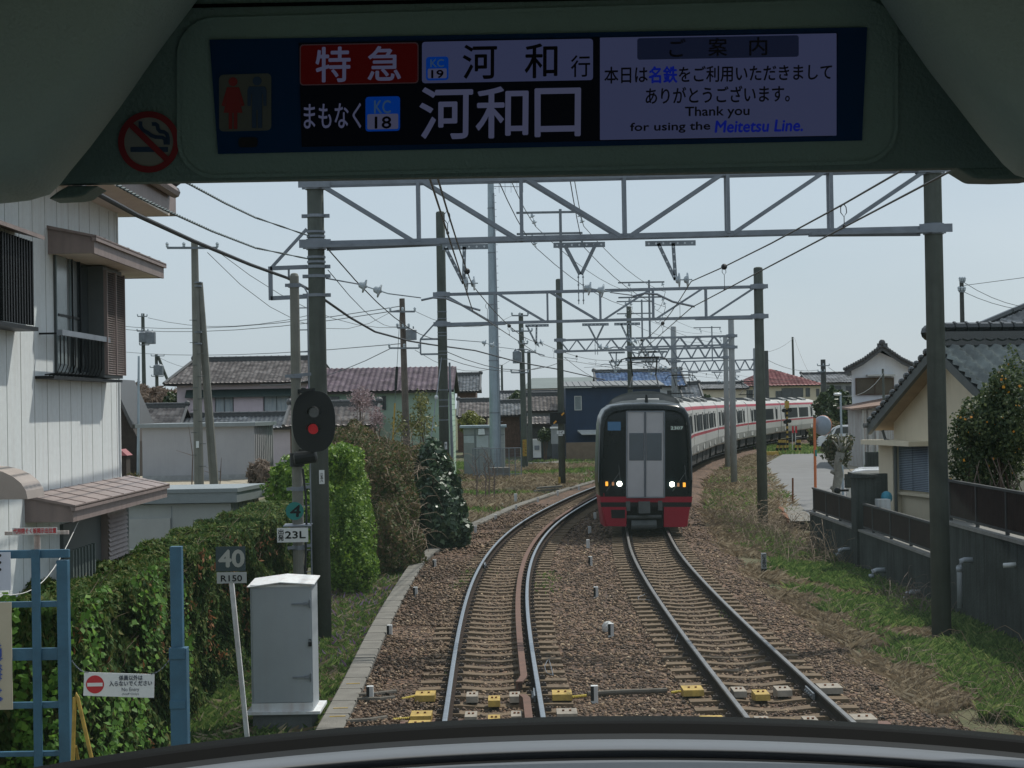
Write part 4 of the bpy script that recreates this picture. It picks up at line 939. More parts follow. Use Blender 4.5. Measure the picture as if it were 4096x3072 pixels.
    mb = MB(); g0 = q(.0,-.05,zE-.05); mb.tube([q(0,-.1,zE-.02), q(0,Lr,zE-.02)], .07, 6); g1 = q(.95,.35,zE-.45); mb.tube([q(.3,.3,zE-.15), q(.35,.35,zE-.4), g1, Vector((g1.x,g1.y,-.3))], .045, 6)
    mb.build('gutter', M_FRAME, T)
cream_house()
# far roof at the upper right edge
T = thing('hip_roof_house', 'house roof at the right frame edge, rising behind the black tiled roof', 'house', (P(4000,1300,70).x, 70, -.3))
a = P(3925,1308,70); b = P(4200,1210,70); mb = MB(); mb.box(a.x+1, 70, -.3, a.x+12, 78, a.z-.2); mb.build('wall', W_GREY, T)
ux = Vector((1,0,0)); tiles('roof', Vector((a.x, 70, a.z)), ux, Vector((0,5,2.6)), [(0,0),(10,0),(10,4),(5.2,4)], T_GREY, T, .3, .3)
MB().tube([a+Vector((0,0,.1)), Vector((a.x+5.2, 73.6, a.z+1.95))], .14, 6).build('ridge', M_RIDGEK, T)

# ---- near left white house (long wall facing the track)
def left_house():
    X = -5.0; T = thing('white_sided_house', 'two storey white board-sided house close on the left with brown awnings', 'house', (X, 20, -.35))
    SID = mat('white_siding', (.68,.71,.71), .75, .05, 14, .35, 90, streak=.22, stain=(.42,.36,.31))
    YE = RX(472, 1400, X).y; Y0 = 12.0; ZU = 6.13; zl = 4.0
    mb = MB(); mb.box(X-7, Y0, -.5, X, YE, ZU)
    Y = YE-.12; k = 0
    while Y > Y0: mb.box(X-.001, Y-.003, -.4, X+.003, Y+.003, ZU-.02, 1); Y -= .5 if k else .3; k += 1
    mb.box(X-.05, YE-.02, -.4, X+.02, YE+.02, ZU, 0)
    mb.build('wall', [SID, mat('siding_joint', (.30,.29,.28), .9)], T)
    BR = mat('brown_metal', (.25,.195,.18), .5, .12, 3, streak=.3, stain=(.1,.08,.08)); SF = mat('soffit_cream', (.66,.58,.50), .85, .08)
    # main eaves
    e0 = RX(692, 852, X+.95); oh = .6; zt = ZU
    mb = MB(); mb.box(X-7, Y0, zt, X+oh, YE+.42, zt+.04, 1)
    mb.box(X+oh-.16, Y0, zt+.04, X+oh, YE+.42, zt+.28); mb.box(X-7, YE+.86, zt+.04, X+oh, YE+.42, zt+.28); mb.tube([(X+oh+.07, Y0, zt+.30), (X+oh+.07, YE+.425, zt+.30)], .075, 8)
    mb.build('eaves', [BR, SF], T)
    R = tiles('roof', (X+oh+.05, Y0, zt+.33), (0,1,0), (-1,0,.5), [(0,0),(YE+.425-Y0,0),(YE+.425-Y0-2.8,4),(0,4)], T_GREY, T, .28, .26)
    mb = MB(); c = Vector((X+oh+.05, YE+.425, zt+.42)); mb.tube([c+Vector((.18,.12,.22)), c+Vector((.02,.02,.06)), c+Vector((-.5,-.45,.26)), c+Vector((-2.5,-2.2,1.25))], [.11,.12,.11,.11], 8)
    mb.sphere(c+Vector((.14,.1,.2)), .13, 8, 6); mb.build('hip_ridge', M_RIDGE, R)
    # upper awning, lower roof
    def awning(n_, pA, pB, pF, dz, tile=False):
        """pA wall/near, outer near pixel pB, outer far pixel pF"""
        a = RX(*pA, X); Yn = a.y; o = P(*pB, Yn); xo = o.x; f = RX(*pF, xo); Yf = f.y; zz = (o.z+f.z)/2
        mb = MB(); mb.box(X, Yn+.03, zz-dz+.012, xo-.03, Yf-.03, zz-dz+.03, 1)
        mb.box(xo-.03, Yn, zz-dz-.0, xo, Yf, zz-.04); mb.box(X, Yn+.003, zz-dz+.003, xo-.03, Yn+.03, zz-.05); mb.box(X, Yf-.03, zz-dz+.003, xo-.03, Yf-.003, zz-.05); [mb.prism([(X,yy,zz-.052),(xo-.032,yy,zz-.052),(xo-.032,yy,zz-.0),(X,yy,zz+.115)],(0,.02,0)) for yy in (Yn+.005,Yf-.025)]
        mb.box(xo-.02, Yn-.03, zz-.045, xo+.03, Yf+.03, zz); mb.hexa([(X,Yn-.03,zz+.10),(xo+.03,Yn-.03,zz-.01),(xo+.03,Yf+.03,zz-.01),(X,Yf+.03,zz+.10),(X,Yn-.03,zz+.13),(xo+.03,Yn-.03,zz+.015),(xo+.03,Yf+.03,zz+.015),(X,Yf+.03,zz+.13)])
        y = Yn+.4
        while y < Yf: mb.hexa([(X,y,zz+.13),(xo+.03,y,zz+.015),(xo+.03,y+.015,zz+.015),(X,y+.015,zz+.13),(X,y,zz+.137),(xo+.03,y,zz+.022),(xo+.03,y+.015,zz+.022),(X,y+.015,zz+.137)], 0); y += .6
        mb.build(n_, [BR, SF, M_FRAME], T); return Yn, xo, Yf, zz
    awning('upper_awning', (190,925), (376,938), (655,1066), .18)
    Yn, xo, Yf, zz = awning('lower_awning', (98,2000), (292,2022), (668,1942), .16)
    # big upper window with dark frames and lattice shutter box
    def wp(px, py, off=.0): return RX(px, py, X+off)
    def panel(name, r, th, m, parent=T, off=0.0, mi=0):
        a, b = wp(r[0], r[1], off), wp(r[2], r[3], off); zt_, zb_ = wp((r[0]+r[2])/2, r[1], off).z, wp((r[0]+r[2])/2, r[3], off).z
        return MB().box(X+off, a.y, zb_, X+off+th, b.y, zt_).build(name, m, parent)
    wf = panel('window', (212,1010,425,1500), .03, M_FRAME)
    for (x0, x1) in ((222,268),(275,296),(306,370)): panel('pane', (x0,1028,x1,1488), .012, M_GLASSL if x0 < 290 else M_GLASS, wf, .03)
    for x0 in (270, 300, 372): panel('frame_bar', (x0,1020,x0+6,1492), .06, M_BLACK, wf)
    panel('frame_bar', (218,1262,300,1272), .05, M_BLACK, wf)
    a, b = wp(412,1075,.22), wp(492,1512,.22); sb = MB().box(X, a.y, wp(452,1512,.22).z, X+.22, b.y, wp(452,1078,.22).z).build('shutter_box', M_FRAME, T)
    a, b = wp(414,1090,.22), wp(491,1500,.22); mb = MB(); nl = 46; z0_, z1_ = wp(452,1500,.22).z, wp(452,1092,.22).z
    for i in range(nl):
        z = z0_+(z1_-z0_)*(i+.1)/nl; h_ = (z1_-z0_)/nl; mb.add([(X+.225,a.y,z+h_*.85),(X+.225,b.y,z+h_*.85),(X+.255,b.y,z),(X+.255,a.y,z)], [(0,1,2,3)])
    for yy in (a.y, (a.y+b.y)/2, b.y): mb.box(X+.22, yy-.012, z0_, X+.262, yy+.012, z1_)
    mb.build('louvre', BR, sb, fix=False)
    # railing below upper window
    rl = MB(); a, b = wp(240,1322,.22), wp(432,1362,.22); z_ = a.z; y0r, y1r = a.y-.02, b.y; rl.box(X+.19, y0r, z_-.05, X+.25, y1r, z_+.01, 1)
    rl.box(X, y0r, z_-.04, X+.19, y0r+.02, z_-.02); zb2 = wp(212,1505,.1).z; rl.box(X, wp(216,1500,.2).y, zb2-.03, X+.2, wp(490,1500,.2).y, zb2)
    for i in range(15): y = y0r+.03+(y1r-y0r-.04)*i/14; rl.tube([(X+.22,y,z_-.04),(X+.22,y,zb2+.12),(X+.18,y,zb2+.03),(X+.05,y,zb2+.015)], .008, 5)
    rl.build('railing', [M_BLACK, M_GALV], T)
    # lattice window at the left edge
    mb = MB(); zt_, zb_ = wp(70,945,.2).z, wp(70,1290,.2).z
    for i in range(12): y = wp(12+i*10.8,1000,.2).y; mb.box(X+.16, y-.02, zb_, X+.20, y+.02, zt_)
    ya, yb = wp(-60,1000,.2).y, wp(140,1000,.2).y
    for z in (zb_+.14, zt_-.14): mb.box(X+.13, ya, z-.03, X+.16, yb, z+.03)
    mb.box(X, ya, zb_-.06, X+.24, wp(98,1280,.1).y, zb_-.02); mb.hexa([(X,ya,zt_+.10),(X+.3,ya,zt_+.02),(X+.3,yb,zt_+.02),(X,yb,zt_+.10),(X,ya,zt_+.13),(X+.3,ya,zt_+.06),(X+.3,yb,zt_+.06),(X,yb,zt_+.13)], 1)
    lw = mb.build('lattice_window', [M_BLACK, BR], T); MB().box(X, ya, zb_, X+.02, wp(92,1000).y, zt_).build('pane', M_GLASS, lw)
    # lower storey: window, lattice and louvre under the awning
    lb = MB(); zt2 = zz-.17; l0, l1 = wp(240,2200).y, wp(505,2200).y
    lb.box(X, l0, .4, X+.04, l1, zt2-.1); lb.build('lower_window', M_FRAME, T)
    mb = MB()
    for i in range(8): y = wp(290+i*12.5,2200,.25).y; mb.box(X+.22, y-.022, .5, X+.26, y+.022, zt2-.35-.02*i*0)
    mb.build('lattice', mat('lattice_grey_green', (.10,.12,.115), .6), T)
    mb = MB(); a_, b_ = wp(425,2200,.1).y, wp(500,2200,.1).y; nl = 34
    for i in range(nl):
        z = .5+(zt2-.6)*(i)/nl; h_ = (zt2-.6)/nl; mb.add([(X+.12,a_,z+h_*.85),(X+.12,b_,z+h_*.85),(X+.15,b_,z),(X+.15,a_,z)], [(0,1,2,3)])
    mb.box(X+.04, a_, .45, X+.12, b_, zt2-.08)
    mb.build('lower_louvre', BR, T, fix=False)
    # curved canopy over the side door
    prof = [(X, 3.10)]+[(X+.46*sin(pi/2*k/6), 2.80+.30*cos(pi/2*k/6)) for k in range(1,7)]+[(X, 2.80)]
    MB().prism([(x,16.35,z) for x,z in prof],(0,.6,0)).build('curved_canopy', mat('canopy_bronze', (.33,.28,.25), .45, .1), T)
left_house()
# ---- flat roofed sheds on the left
def shed(name, label, c0, c1, Y, zt, zb, side, wm, depth=1.75, rx=.25):
    """front face from pixel x c0 to c1 at distance Y, right side face receding"""
    a = P(c0, 1940, Y).x; b = P(c1, 1940, Y).x; T = thing(name, label, 'shed', (b, Y, zb))
    mb = MB(); mb.prism([(a,Y,zb),(b,Y,zb),(b+rx,Y+depth,zb),(a+rx,Y+depth,zb)], (0,0,zt-.28-zb))
    L = b-a
    for i in range(1, int(L/1.15)+1): x = b-i*1.15; mb.box(x-.008, Y-.006, zb+.1, x+.008, Y, zt-.32, 1)
    for i in range(1, 7): f = i/7; mb.box(b+rx*f-.002, Y+depth*f-.012, zb, b+rx*f+.012, Y+depth*f+.012, zt-.3, 1)
    mb.build('wall', [wm, M_GALVD], T)
    o = .14; mb = MB(); mb.prism([(a-o,Y-o,zt-.26),(b+o,Y-o,zt-.26),(b+rx+o,Y+depth+o,zt-.26),(a+rx-o,Y+depth+o,zt-.26)], (0,0,.26)); mb.prism([(a-o-.02,Y-o-.02,zt-.06),(b+o+.02,Y-o-.02,zt-.06),(b+rx+o+.02,Y+depth+o,zt-.06),(a+rx-o,Y+depth+o,zt-.06)], (0,0,.075))
    mb.build('roof', mat('shed_roof_trim', (.22,.25,.26), .5, .08), T)
    return T
T = shed('storage_shed', 'low grey flat-topped storage shed just behind the conifer hedge', 150, 922, 34, 2.07, -.35, 1, mat('shed_panel', (.36,.38,.37), .6, .06, 1.2, streak=.08))
mb = MB(); a = P(505,2076,33.97); b = P(683,2200,33.97); mb.box(a.x,33.95,b.z,b.x,33.995,a.z); mb.build('door_panel', mat('shed_door', (.40,.41,.40), .55, .05), T)
MB().cyl(P(500,2198,33.9), P(686,2204,33.9), .018).build('rail', M_WFRAME, T)
T = thing('long_shed', 'long plain light grey shed on the gravel lot, behind the two leaning poles', 'shed', (P(568,1900,91).x, 91, 0))
a = P(568,1712,91); b = P(1017,1700,91); c = P(1092,1712,94.5); zt = a.z
mb = MB(); mb.prism([(a.x,91,.25),(b.x,91,.25),(c.x,94.5,.25),(a.x,96,.25)], (0,0,zt-.25)); mb.prism([(a.x-.01,90.98,-.3),(b.x,90.98,-.3),(c.x,94.5,-.3),(a.x,96,-.3)], (0,0,.55), 1)
for i in range(10): x = b.x+(c.x-b.x)*(i+.5)/10; y = 91+3.5*(i+.5)/10; mb.box(x, y-.03, .3, x+.03, y+.03, zt, 1)
mb.build('wall', [mat('grey_panel_wall', (.37,.375,.39), .75, .05, .8, streak=.1), mat('shed_base', (.32,.33,.33), .8)], T)
mb = MB(); mb.prism([(a.x-.3,90.7,zt),(b.x+.1,90.7,zt),(c.x+.2,94.5,zt),(a.x,96.2,zt)], (0,0,.2)); mb.build('roof', mat('shed_roof_trim'  , (.36,.40,.42)), T)
tag(MB().box(-40,62,-.42,-11.2,98,-.02).build('gravel_lot', mat('pale_gravel', (.34,.30,.23), .95, .2, 20, .5, 60)), kind='structure')
# ------------------------------------------------------------------ lettering
_tc = {}
def glyphs(s):
    if s in _tc: return _tc[s]
    c = bpy.data.curves.new('t', 'FONT'); c.body = s; c.resolution_u = 3
    o = bpy.data.objects.new('t', c); COL.objects.link(o); dg = bpy.context.evaluated_depsgraph_get(); dg.update()
    me = bpy.data.meshes.new_from_object(o.evaluated_get(dg)); v = np.array([x.co[:2] for x in me.vertices]); f = [tuple(p.vertices) for p in me.polygons]
    bpy.data.objects.remove(o); bpy.data.curves.remove(c); bpy.data.meshes.remove(me)
    lo, hi = v.min(0), v.max(0); v = (v-lo)/np.maximum(hi-lo, 1e-6); _tc[s] = (v, f); return _tc[s]
def text(mb, s, o, u, v, mi=0, shear=0.0, bold=0.0, nrm=None):
    """fit the string into the parallelogram o, o+u, o+v"""
    g, f = glyphs(s); o = Vector(o); u = Vector(u); v = Vector(v)
    offs = [Vector((0,0,0))]; sp_ = 1.0 if nrm is not None else 30.0; nrm = nrm or Vector((0,-1,0))
    if bold: offs = [u.normalized()*bold*i + v.normalized()*bold*j for i, j in ((-1,0),(1,0),(0,1),(0,-1))]
    for k, of in enumerate(offs):
        dz = nrm*k*.00002*sp_
        mb.add([o+u*(x+shear*y)+v*y+of+dz for x, y in g], f, mi)
def text_px(mb, s, rect, Y, mi=0, **kw):
    x0, y0, x1, y1 = rect; a, b, c = P(x0, y1, Y), P(x1, y1, Y), P(x0, y0, Y); ux = b-a
    a = Vector((a.x, Y, a.z)); text(mb, s, a, Vector((ux.x, 0, 0)), Vector((0, 0, c.z-a.z)), mi, **kw)

# ------------------------------------------------------------------ catenary gantries
def insulators(mb, a, b, n=2, r=.12, mi=0):
    a = Vector(a); b = Vector(b); d = (b-a); L = d.length; d.normalize(); mb.cyl(a, b, .012, n=6, mi=mi)
    for k in range(n):
        s = L*(k+.35)/n; h = L/n*.5; mb.lathe(a+d*s, d, [(-h*.75,.02),(-h*.6,r*.42),(-h*.1,r*.55),(0,r),(.02,r),(.035,r*.3),(h*.4,.02)], 12, mi)
def drilled(mb, a, b, w=.09, mi=0, mh=1):
    mb.beam(a, b, .012, w, mi); a = Vector(a); b = Vector(b); L = (b-a).length; n = max(2, int(L/.12))
    for k in range(n):
        p = a.lerp(b, (k+.5)/n); mb.cyl(p+Vector((0,-.0075,0)), p+Vector((0,.0075,0)), .019, n=6, mi=mh)
M_HOLE = mat('bolt_hole_bright', (.55,.60,.64), .6, .05)
def gantry(label, Y, xl, xr, ztl, ztr, zlo, zup, rl=.16, rr=.165, kind='N', ct_l=M_CONC, ct_r=M_CONC, zb=-.45, frame=True, arms=True, det=True, polelr=(1,1), tilt=.0075):
    def zt_(x, z): return z+(x-xl)*tilt
    T = thing('catenary_gantry', label, 'catenary gantry', ((xl+xr)/2, Y, zb), 'portal gantries that carry the overhead wires')
    for s, x, zt, r, m in ((0, xl, ztl, rl, ct_l), (1, xr, ztr, rr, ct_r)):
        if not polelr[s]: continue
        mb = MB(); mb.lathe((x, Y, zb), (0,0,1), [(0,r*1.04),(zt-zb-.06,r*.92),(zt-zb-.02,r*.8),(zt-zb,r*.4)], 20); pl = mb.build('pole', m, T, smooth=False)
        for p_ in pl.data.polygons: p_.use_smooth = abs(p_.normal.z) < .5
        mb = MB()
        for z in (zt_(x,zlo), zt_(x,zup)):
            mb.cyl((x,Y,z-.09), (x,Y,z+.09), r*1.12, n=16); mb.box(x-r*1.75, Y-r*1.2, z-.07, x+r*1.75, Y-r*1.0, z+.07); mb.box(x-r*1.6, Y+r*1.0, z-.06, x+r*1.6, Y+r*1.2, z+.06)
        mb.build('clamp', M_GALV, pl)
    mb = MB(); L = xr-xl; hw = .14 if kind == 'N' else .2
    for b in (-hw, hw):
        for z in (zlo, zup): mb.beam((xl+rl, Y+b, z), (xr-rr, Y+b, z), .035, .085)
        if kind == 'N':
            n = 6
            for i in range(n):
                x0 = xl+L*i/n; x1 = xl+L*(i+1)/n
                if i: mb.beam((x0,Y+b,zlo),(x0,Y+b,zup),.06,.06, up=(0,1,0))
                if i < n/2: mb.beam((x0+.08,Y+b,zup),(x1-.08,Y+b,zlo),.05,.065)
                else: mb.beam((x0+.08,Y+b,zlo),(x1-.08,Y+b,zup),.05,.065)
        else:
            n = max(6, int(round(L/.78)))
            for i in range(n):
                x0 = xl+L*i/n; x1 = xl+L*(i+1)/n; xm = (x0+x1)/2
                mb.beam((x0,Y+b,zup),(xm,Y+b,zlo),.04,.05); mb.beam((xm,Y+b,zlo),(x1,Y+b,zup),.04,.05)
    for i in range(1, 6): x = xl+L*i/6; mb.beam((x,Y-hw,zlo),(x,Y+hw,zlo),.05,.05); mb.beam((x,Y-hw,zup),(x,Y+hw,zup),.05,.05)
    if kind == 'N':
        for x0, x1 in ((xl+rl, xl+L*.2), (xr-rr, xr-L*.2)):
            for b in (-1, 1): mb.beam((x0, Y+b*.3, zlo-.06), (x1, Y+b*.14, zlo-.04), .05, .05)
    mb.v = [(v[0], v[1], zt_(v[0], v[2])) for v in mb.v]
    mb.build('truss', M_GALV, T, fix=False)
    cl, cr = float(LX(Y)) if Y < 90 else float(RXC(Y))-3.4, float(RXC(Y))
    if arms:
        mb = MB()
        A, B, C = cl-.42, cl+1.55, cr-.38; z = zlo-.10
        drilled(mb, (A-.35,Y-.16,z), (A+.42,Y-.16,z)); drilled(mb, (A-.3,Y-.16,z), (A,Y-.16,z-.62), .06); drilled(mb, (A+.02,Y-.16,z), (A,Y-.16,z-.62), .06)
        drilled(mb, (B-.45,Y-.16,z), (B+.42,Y-.16,z)); mb.beam((B-.26,Y-.16,z),(B-.01,Y-.16,z-.5),.04,.06); mb.beam((B+.26,Y-.16,z),(B+.01,Y-.16,z-.5),.04,.06)
        drilled(mb, (B-.04,Y-.16,z-.48), (B-.04,Y-.16,z-1.0), .07); drilled(mb, (B+.04,Y-.16,z-.48), (B+.04,Y-.16,z-1.0), .07)
        drilled(mb, (C-.5,Y-.16,z), (C+.35,Y-.16,z)); drilled(mb, (C-.28,Y-.16,z), (C,Y-.16,z-.62), .06); drilled(mb, (C-.03,Y-.16,z), (C,Y-.16,z-.62), .06)
        mb.build('bracket', [M_GALVD, M_HOLE], T, fix=False)
        zm = 5.64; zc = 5.2
        mb = MB(); insulators(mb, (A,Y-.16,z-.62), (cl-.18,Y-.16,zm+.02)); insulators(mb, (C,Y-.16,z-.62), (cr-.1,Y-.16,zm+.02)); insulators(mb, (B+.06,Y-.16,z-.72), (B+.5,Y-.16,z-.80)); insulators(mb, (cl-2.2,Y,zm+.05), (cl-1.7,Y,zm-.12)) if kind == 'N' else None
        mb.build('insulator', M_INS, T, fix=False)
        mb = MB()
        mb.tube([(xl+rl,Y,zm+.16),(cl-2.2,Y,zm+.05)], .012); mb.tube([(cl-1.7,Y,zm-.12),(cl-1.15,Y,zc+.24)], .010)
        mb.tube([(cl-1.15,Y,zc+.2),(cl-.95,Y,zc+.24),(cl-.72,Y,zc+.22),(cl-.45,Y,zc+.1),(cl-.15,Y,zc+.01)], .02, 6)
        mb.tube([(B+.5,Y,z-.80),(cr-1.1,Y,zc+.22)], .010)
        mb.tube([(cr-1.1,Y,zc+.2),(cr-.9,Y,zc+.25),(cr-.68,Y,zc+.23),(cr-.42,Y,zc+.1),(cr-.05,Y,zc+.01)], .02, 6)
        mb.build('registration_arm', M_GALV, T, fix=False)
    if frame:
        c = cl+.45 if Y < 60 else cl+1.2; mb = MB(); mb.beam((c,Y,zup),(c,Y,zup+2.75),.09,.09, up=(0,1,0))
        iz = MB()
        for h in (2.7, 2.0):
            mb.beam((c-1.45,Y,zup+h-.05),(c+.72,Y,zup+h-.05),.07,.07)
            for q in (-.95, .62):
                insulators(iz, (c+q,Y,zup+h-.1), (c+q+.14,Y,zup+h-.5), 2, .09)
        fo = mb.build('feeder_frame', M_GALVD, T); iz.build('insulator', M_INS, fo, fix=False)
        T['fx'] = c; T['fz'] = zup
    return T, (xl, xr)
xl1, xr1 = P(1284,2200,29.6).x, P(3766,2500,29.6).x
G1, _ = gantry('nearest portal gantry, its near left pole carrying a white number plate', 29.6, xl1, xr1, 7.47, 9.5, P(1300,977,29.6).z, P(1300,737,29.6).z, .152, .158)
xl2, xr2 = P(1772,1500,57.6).x, P(3048,1900,57.6).x
G2, _ = gantry('second portal gantry, slim truss across both tracks in front of the train', 57.6, xl2, xr2, P(1765,845,57.6).z, P(3030,1068,57.6).z, P(1790,1297,57.6).z, P(1790,1178,57.6).z, .16, .165)
Y3 = 82; xl3, xr3 = P(2245,1700,Y3).x, P(2932,1700,Y3).x
G3, _ = gantry('third portal gantry with zigzag lattice beam, left pole marked with a small number sign', Y3, xl3, xr3, P(2236,1115,Y3).z, P(2922,1262,Y3).z, P(2300,1405,Y3).z, P(2300,1360,Y3).z, .155, .15, 'W', ct_r=M_CONC2)
Y4 = 101; xl4, xr4 = P(2520,1500,Y4).x, P(2906,1600,Y4).x
G4, _ = gantry('fourth portal gantry with zigzag lattice beam, right pole pale grey beside the train', Y4, xl4, xr4, P(2519,1225,Y4).z, P(2898,1345,Y4).z, P(2600,1438,Y4).z, P(2600,1388,Y4).z, .15, .15, 'W', ct_r=M_CONC2)
Y5 = 138; xl5, xr5 = P(2697,1500,Y5).x, P(3021,1500,Y5).x
G5, _ = gantry('farthest portal gantry over the curved train, dark lattice beam', Y5, xl5, xr5, P(2693,1305,Y5).z, P(3018,1392,Y5).z, P(2750,1486,Y5).z, P(2750,1446,Y5).z, .24, .15, 'W', ct_l=M_CONC2, ct_r=M_CONC2)
# frame and rings on the near left pole
def pole_gear(T, x, Y, r, plate):
    pl = [c for c in kids(T) if c.name.startswith('pole')][0]
    mb = MB(); u = ppm(Y)/237.0
    def z(py): return P(1270, py, 29.6).z
    for py in (864, 1067, 1105, 1181):
        mb.cyl((x,Y,z(py)-.025),(x,Y,z(py)+.025), r*1.06, n=16); mb.box(x-r*1.55,Y-.03,z(py)-.03,x-r,Y+.03,z(py)+.03); mb.box(x+r,Y-.03,z(py)-.03,x+r*1.55,Y+.03,z(py)+.03)
    for py in (928, 946, 1029, 1048):
        mb.cyl((x,Y,z(py)-.018),(x,Y,z(py)+.018), r*1.04, n=16)
    mb.build('clamp_ring', M_GALV, pl, fix=False)
    fb = MB(); x0 = x-.78; fb.beam((x0,Y,z(1070)),(x-r,Y,z(1067)),.05,.07); fb.beam((x0,Y,z(1190)),(x-r,Y,z(1185)),.05,.07); fb.beam((x0,Y,z(1190)-.03),(x0,Y,z(1070)+.03),.07,.05, up=(0,1,0)); fb.beam((x0,Y,z(1072)),(x-r,Y,z(915)),.04,.05)
    fb.cyl((x-.47,Y,z(1066)),(x-.47,Y,z(1110)),.018); fb.build('side_frame', M_GALV, T, fix=False)
pole_gear(G1, xl1, 29.6, .152, True)
for c_ in ():
    pass
# the same side frame on the second gantry
mb = MB(); zf = P(1700,1357,57.6).z; zg = P(1700,1417,57.6).z; x0 = P(1682,1380,57.6).x
mb.beam((x0,57.6,zf),(xl2,57.6,zf),.05,.06); mb.beam((x0,57.6,zg),(xl2,57.6,zg),.05,.06); mb.beam((x0,57.6,zg),(x0,57.6,zf),.05,.05,up=(0,1,0)); mb.beam((x0,57.6,zf),(xl2-.1,57.6,P(1750,1275,57.6).z),.04,.05)
mb.build('side_frame', M_GALV, G2)
p2 = [c for c in kids(G2) if c.name.startswith('pole')]
mb = MB()
for py in (1247, 1275, 1285, 1330, 1343, 1405, 1418, 1437, 1560, 1600, 1625, 1680): z = P(1770,py,57.6).z; mb.cyl((xl2,57.6,z-.012),(xl2,57.6,z+.012),.166,n=14)
mb.build('band', M_GALV, p2[0])
for G_, x, Y, rect, s in ((G1, xl1, 29.6, (1277,1880,1297,1936), '二\n五\n八'), (G2, xl2, 57.6, (1779,1768,1788,1797), '一\n米\n二')):
    q = P(rect[0],rect[3],Y-.18); q2 = P(rect[2],rect[1],Y-.18); mb = MB().box(q.x,Y-.185,q.z,q2.x,Y-.175,q2.z)
    pl = [c for c in kids(G_) if c.name.startswith('pole')][0]; np_ = mb.build('number_plate', M_WHITE, pl); mb = MB()
    w_ = q2.x-q.x; h_ = q2.z-q.z
    for i, ch in enumerate(s.split('\n')): text(mb, ch, (q.x+w_*.22, Y-.188, q.z+h_*(.70-.26*i-.06)), (w_*.56,0,0), (0,0,h_*.2 if ch not in '一二' else h_*.12), bold=.002)
    mb.build('lettering', M_BLACK, np_, fix=False)
# sign and flasher box on the third left pole
q = P(2229,1732,Y3-.25); q2 = P(2257,1722,Y3-.25); mb = MB().box(q.x-.02,Y3-.26,P(2230,1736,Y3-.2).z,q2.x,Y3-.24,q2.z); sgn = mb.build('number_sign', M_WHITE, G3)
mb = MB(); text_px(mb, '1イ', (2236,1724,2252,1734), Y3-.265, bold=.006); mb.build('lettering', M_BLACK, sgn, fix=False)
q = P(2233,1743,Y3-.25); q2 = P(2251,1736,Y3-.25); MB().box(q.x,Y3-.25,q.z,q2.x,Y3-.235,q2.z-.02).build('small_plate', M_WHITE, G3)
T = thing('warning_box', 'black box with two orange slanted marks on the third left catenary pole', 'signal box', (P(2240,1670,Y3-.4).x, Y3-.4, P(2240,1695,Y3-.4).z))
a, b = P(2200,1695,Y3-.4), P(2262,1650,Y3-.4); MB().box(a.x,Y3-.5,a.z,b.x,Y3-.2,b.z).build('case', M_BLACK, T)
for x, y in ((2251,1656),(2220,1689)): q = P(x,y,Y3-.51); MB().beam((q.x-.06,Y3-.51,q.z-.06),(q.x+.06,Y3-.51,q.z+.06),.01,.07).build('orange_mark', mat('reflector_orange', (.75,.33,.03), .5), T)
# yellow cover at its foot
a, b = P(2234,1962,Y3-.3), P(2242,1907,Y3-.3); tag(MB().box(a.x,Y3-.4,a.z,b.x,Y3-.3,b.z).build('cable_guard', M_YEL), 'yellow cable guard at the foot of the third left catenary pole', 'cable guard')

# ------------------------------------------------------------------ overhead wires
M_WIRE = mat('copper_wire_dark', (.09,.085,.08), .5, .2, metal=.5); M_WIREG = mat('alu_wire', (.22,.25,.27), .5, .1, metal=.5)
def catenary(f, label, ylist, dx=-.1):
    T = thing('catenary_wires', label, 'overhead line', (float(f(20)), 20, 5.2)); c = []; m = []; dr = MB()
    for i in range(len(ylist)-1):
        ya, yb = ylist[i], ylist[i+1]; n = 8
        for k in range(n + (i == len(ylist)-2)):
            s = k/n; Y = ya+(yb-ya)*s; xa, xb = float(f(ya))+dx, float(f(yb))+dx; X = xa+(xb-xa)*s
            c.append((X, Y, 5.2)); m.append((X, Y, 5.64-.24*4*s*(1-s)))
            if k % 2 == 1:
                zt = m[-1][2]; dr.tube([(X,Y,zt),(X-.03,Y,zt-.03),(X-.03,Y,zt-.08),(X,Y,zt-.12),(X+.025,Y,zt-.08),(X+.02,Y,zt-.03),(X,Y,zt)], .0045, 4); dr.tube([(X,Y,zt-.12),(X,Y,5.2)], .004, 4); dr.sphere((X,Y,5.21), .018, 6, 4)
                if k % 4 == 3: dr.sphere((X,Y,zt), .045, 8, 6)
    MB().tube(c, .0085, 6).build('contact_wire', M_WIRE, T); MB().tube(m, .009, 6).build('messenger_wire', M_WIRE, T); dr.build('dropper', M_RUBBER, T, fix=False); return T
catenary(RXC, 'overhead wires with droppers above the right track, crossing the upper right of the view', [-6,29.6,57.6,82,101,138,170])
catenary(LX, 'overhead wires with droppers above the left track, close to the left mast', [-6,29.6,57.6,82,101], -.28)
def wire(label, pts, r=.008, m=None, sag=0, name='overhead_cable', cat='cable', n=7, group=None):
    q = []
    for i in range(len(pts)-1):
        a, b = Vector(pts[i]), Vector(pts[i+1])
        for k in range(n): s = k/n; p = a.lerp(b, s); p.z -= sag*4*s*(1-s); q.append(p)
    q.append(Vector(pts[-1])); return tag(MB().tube(q, r, 5).build(name, m or M_RUBBER, fix=False), label, cat, group)
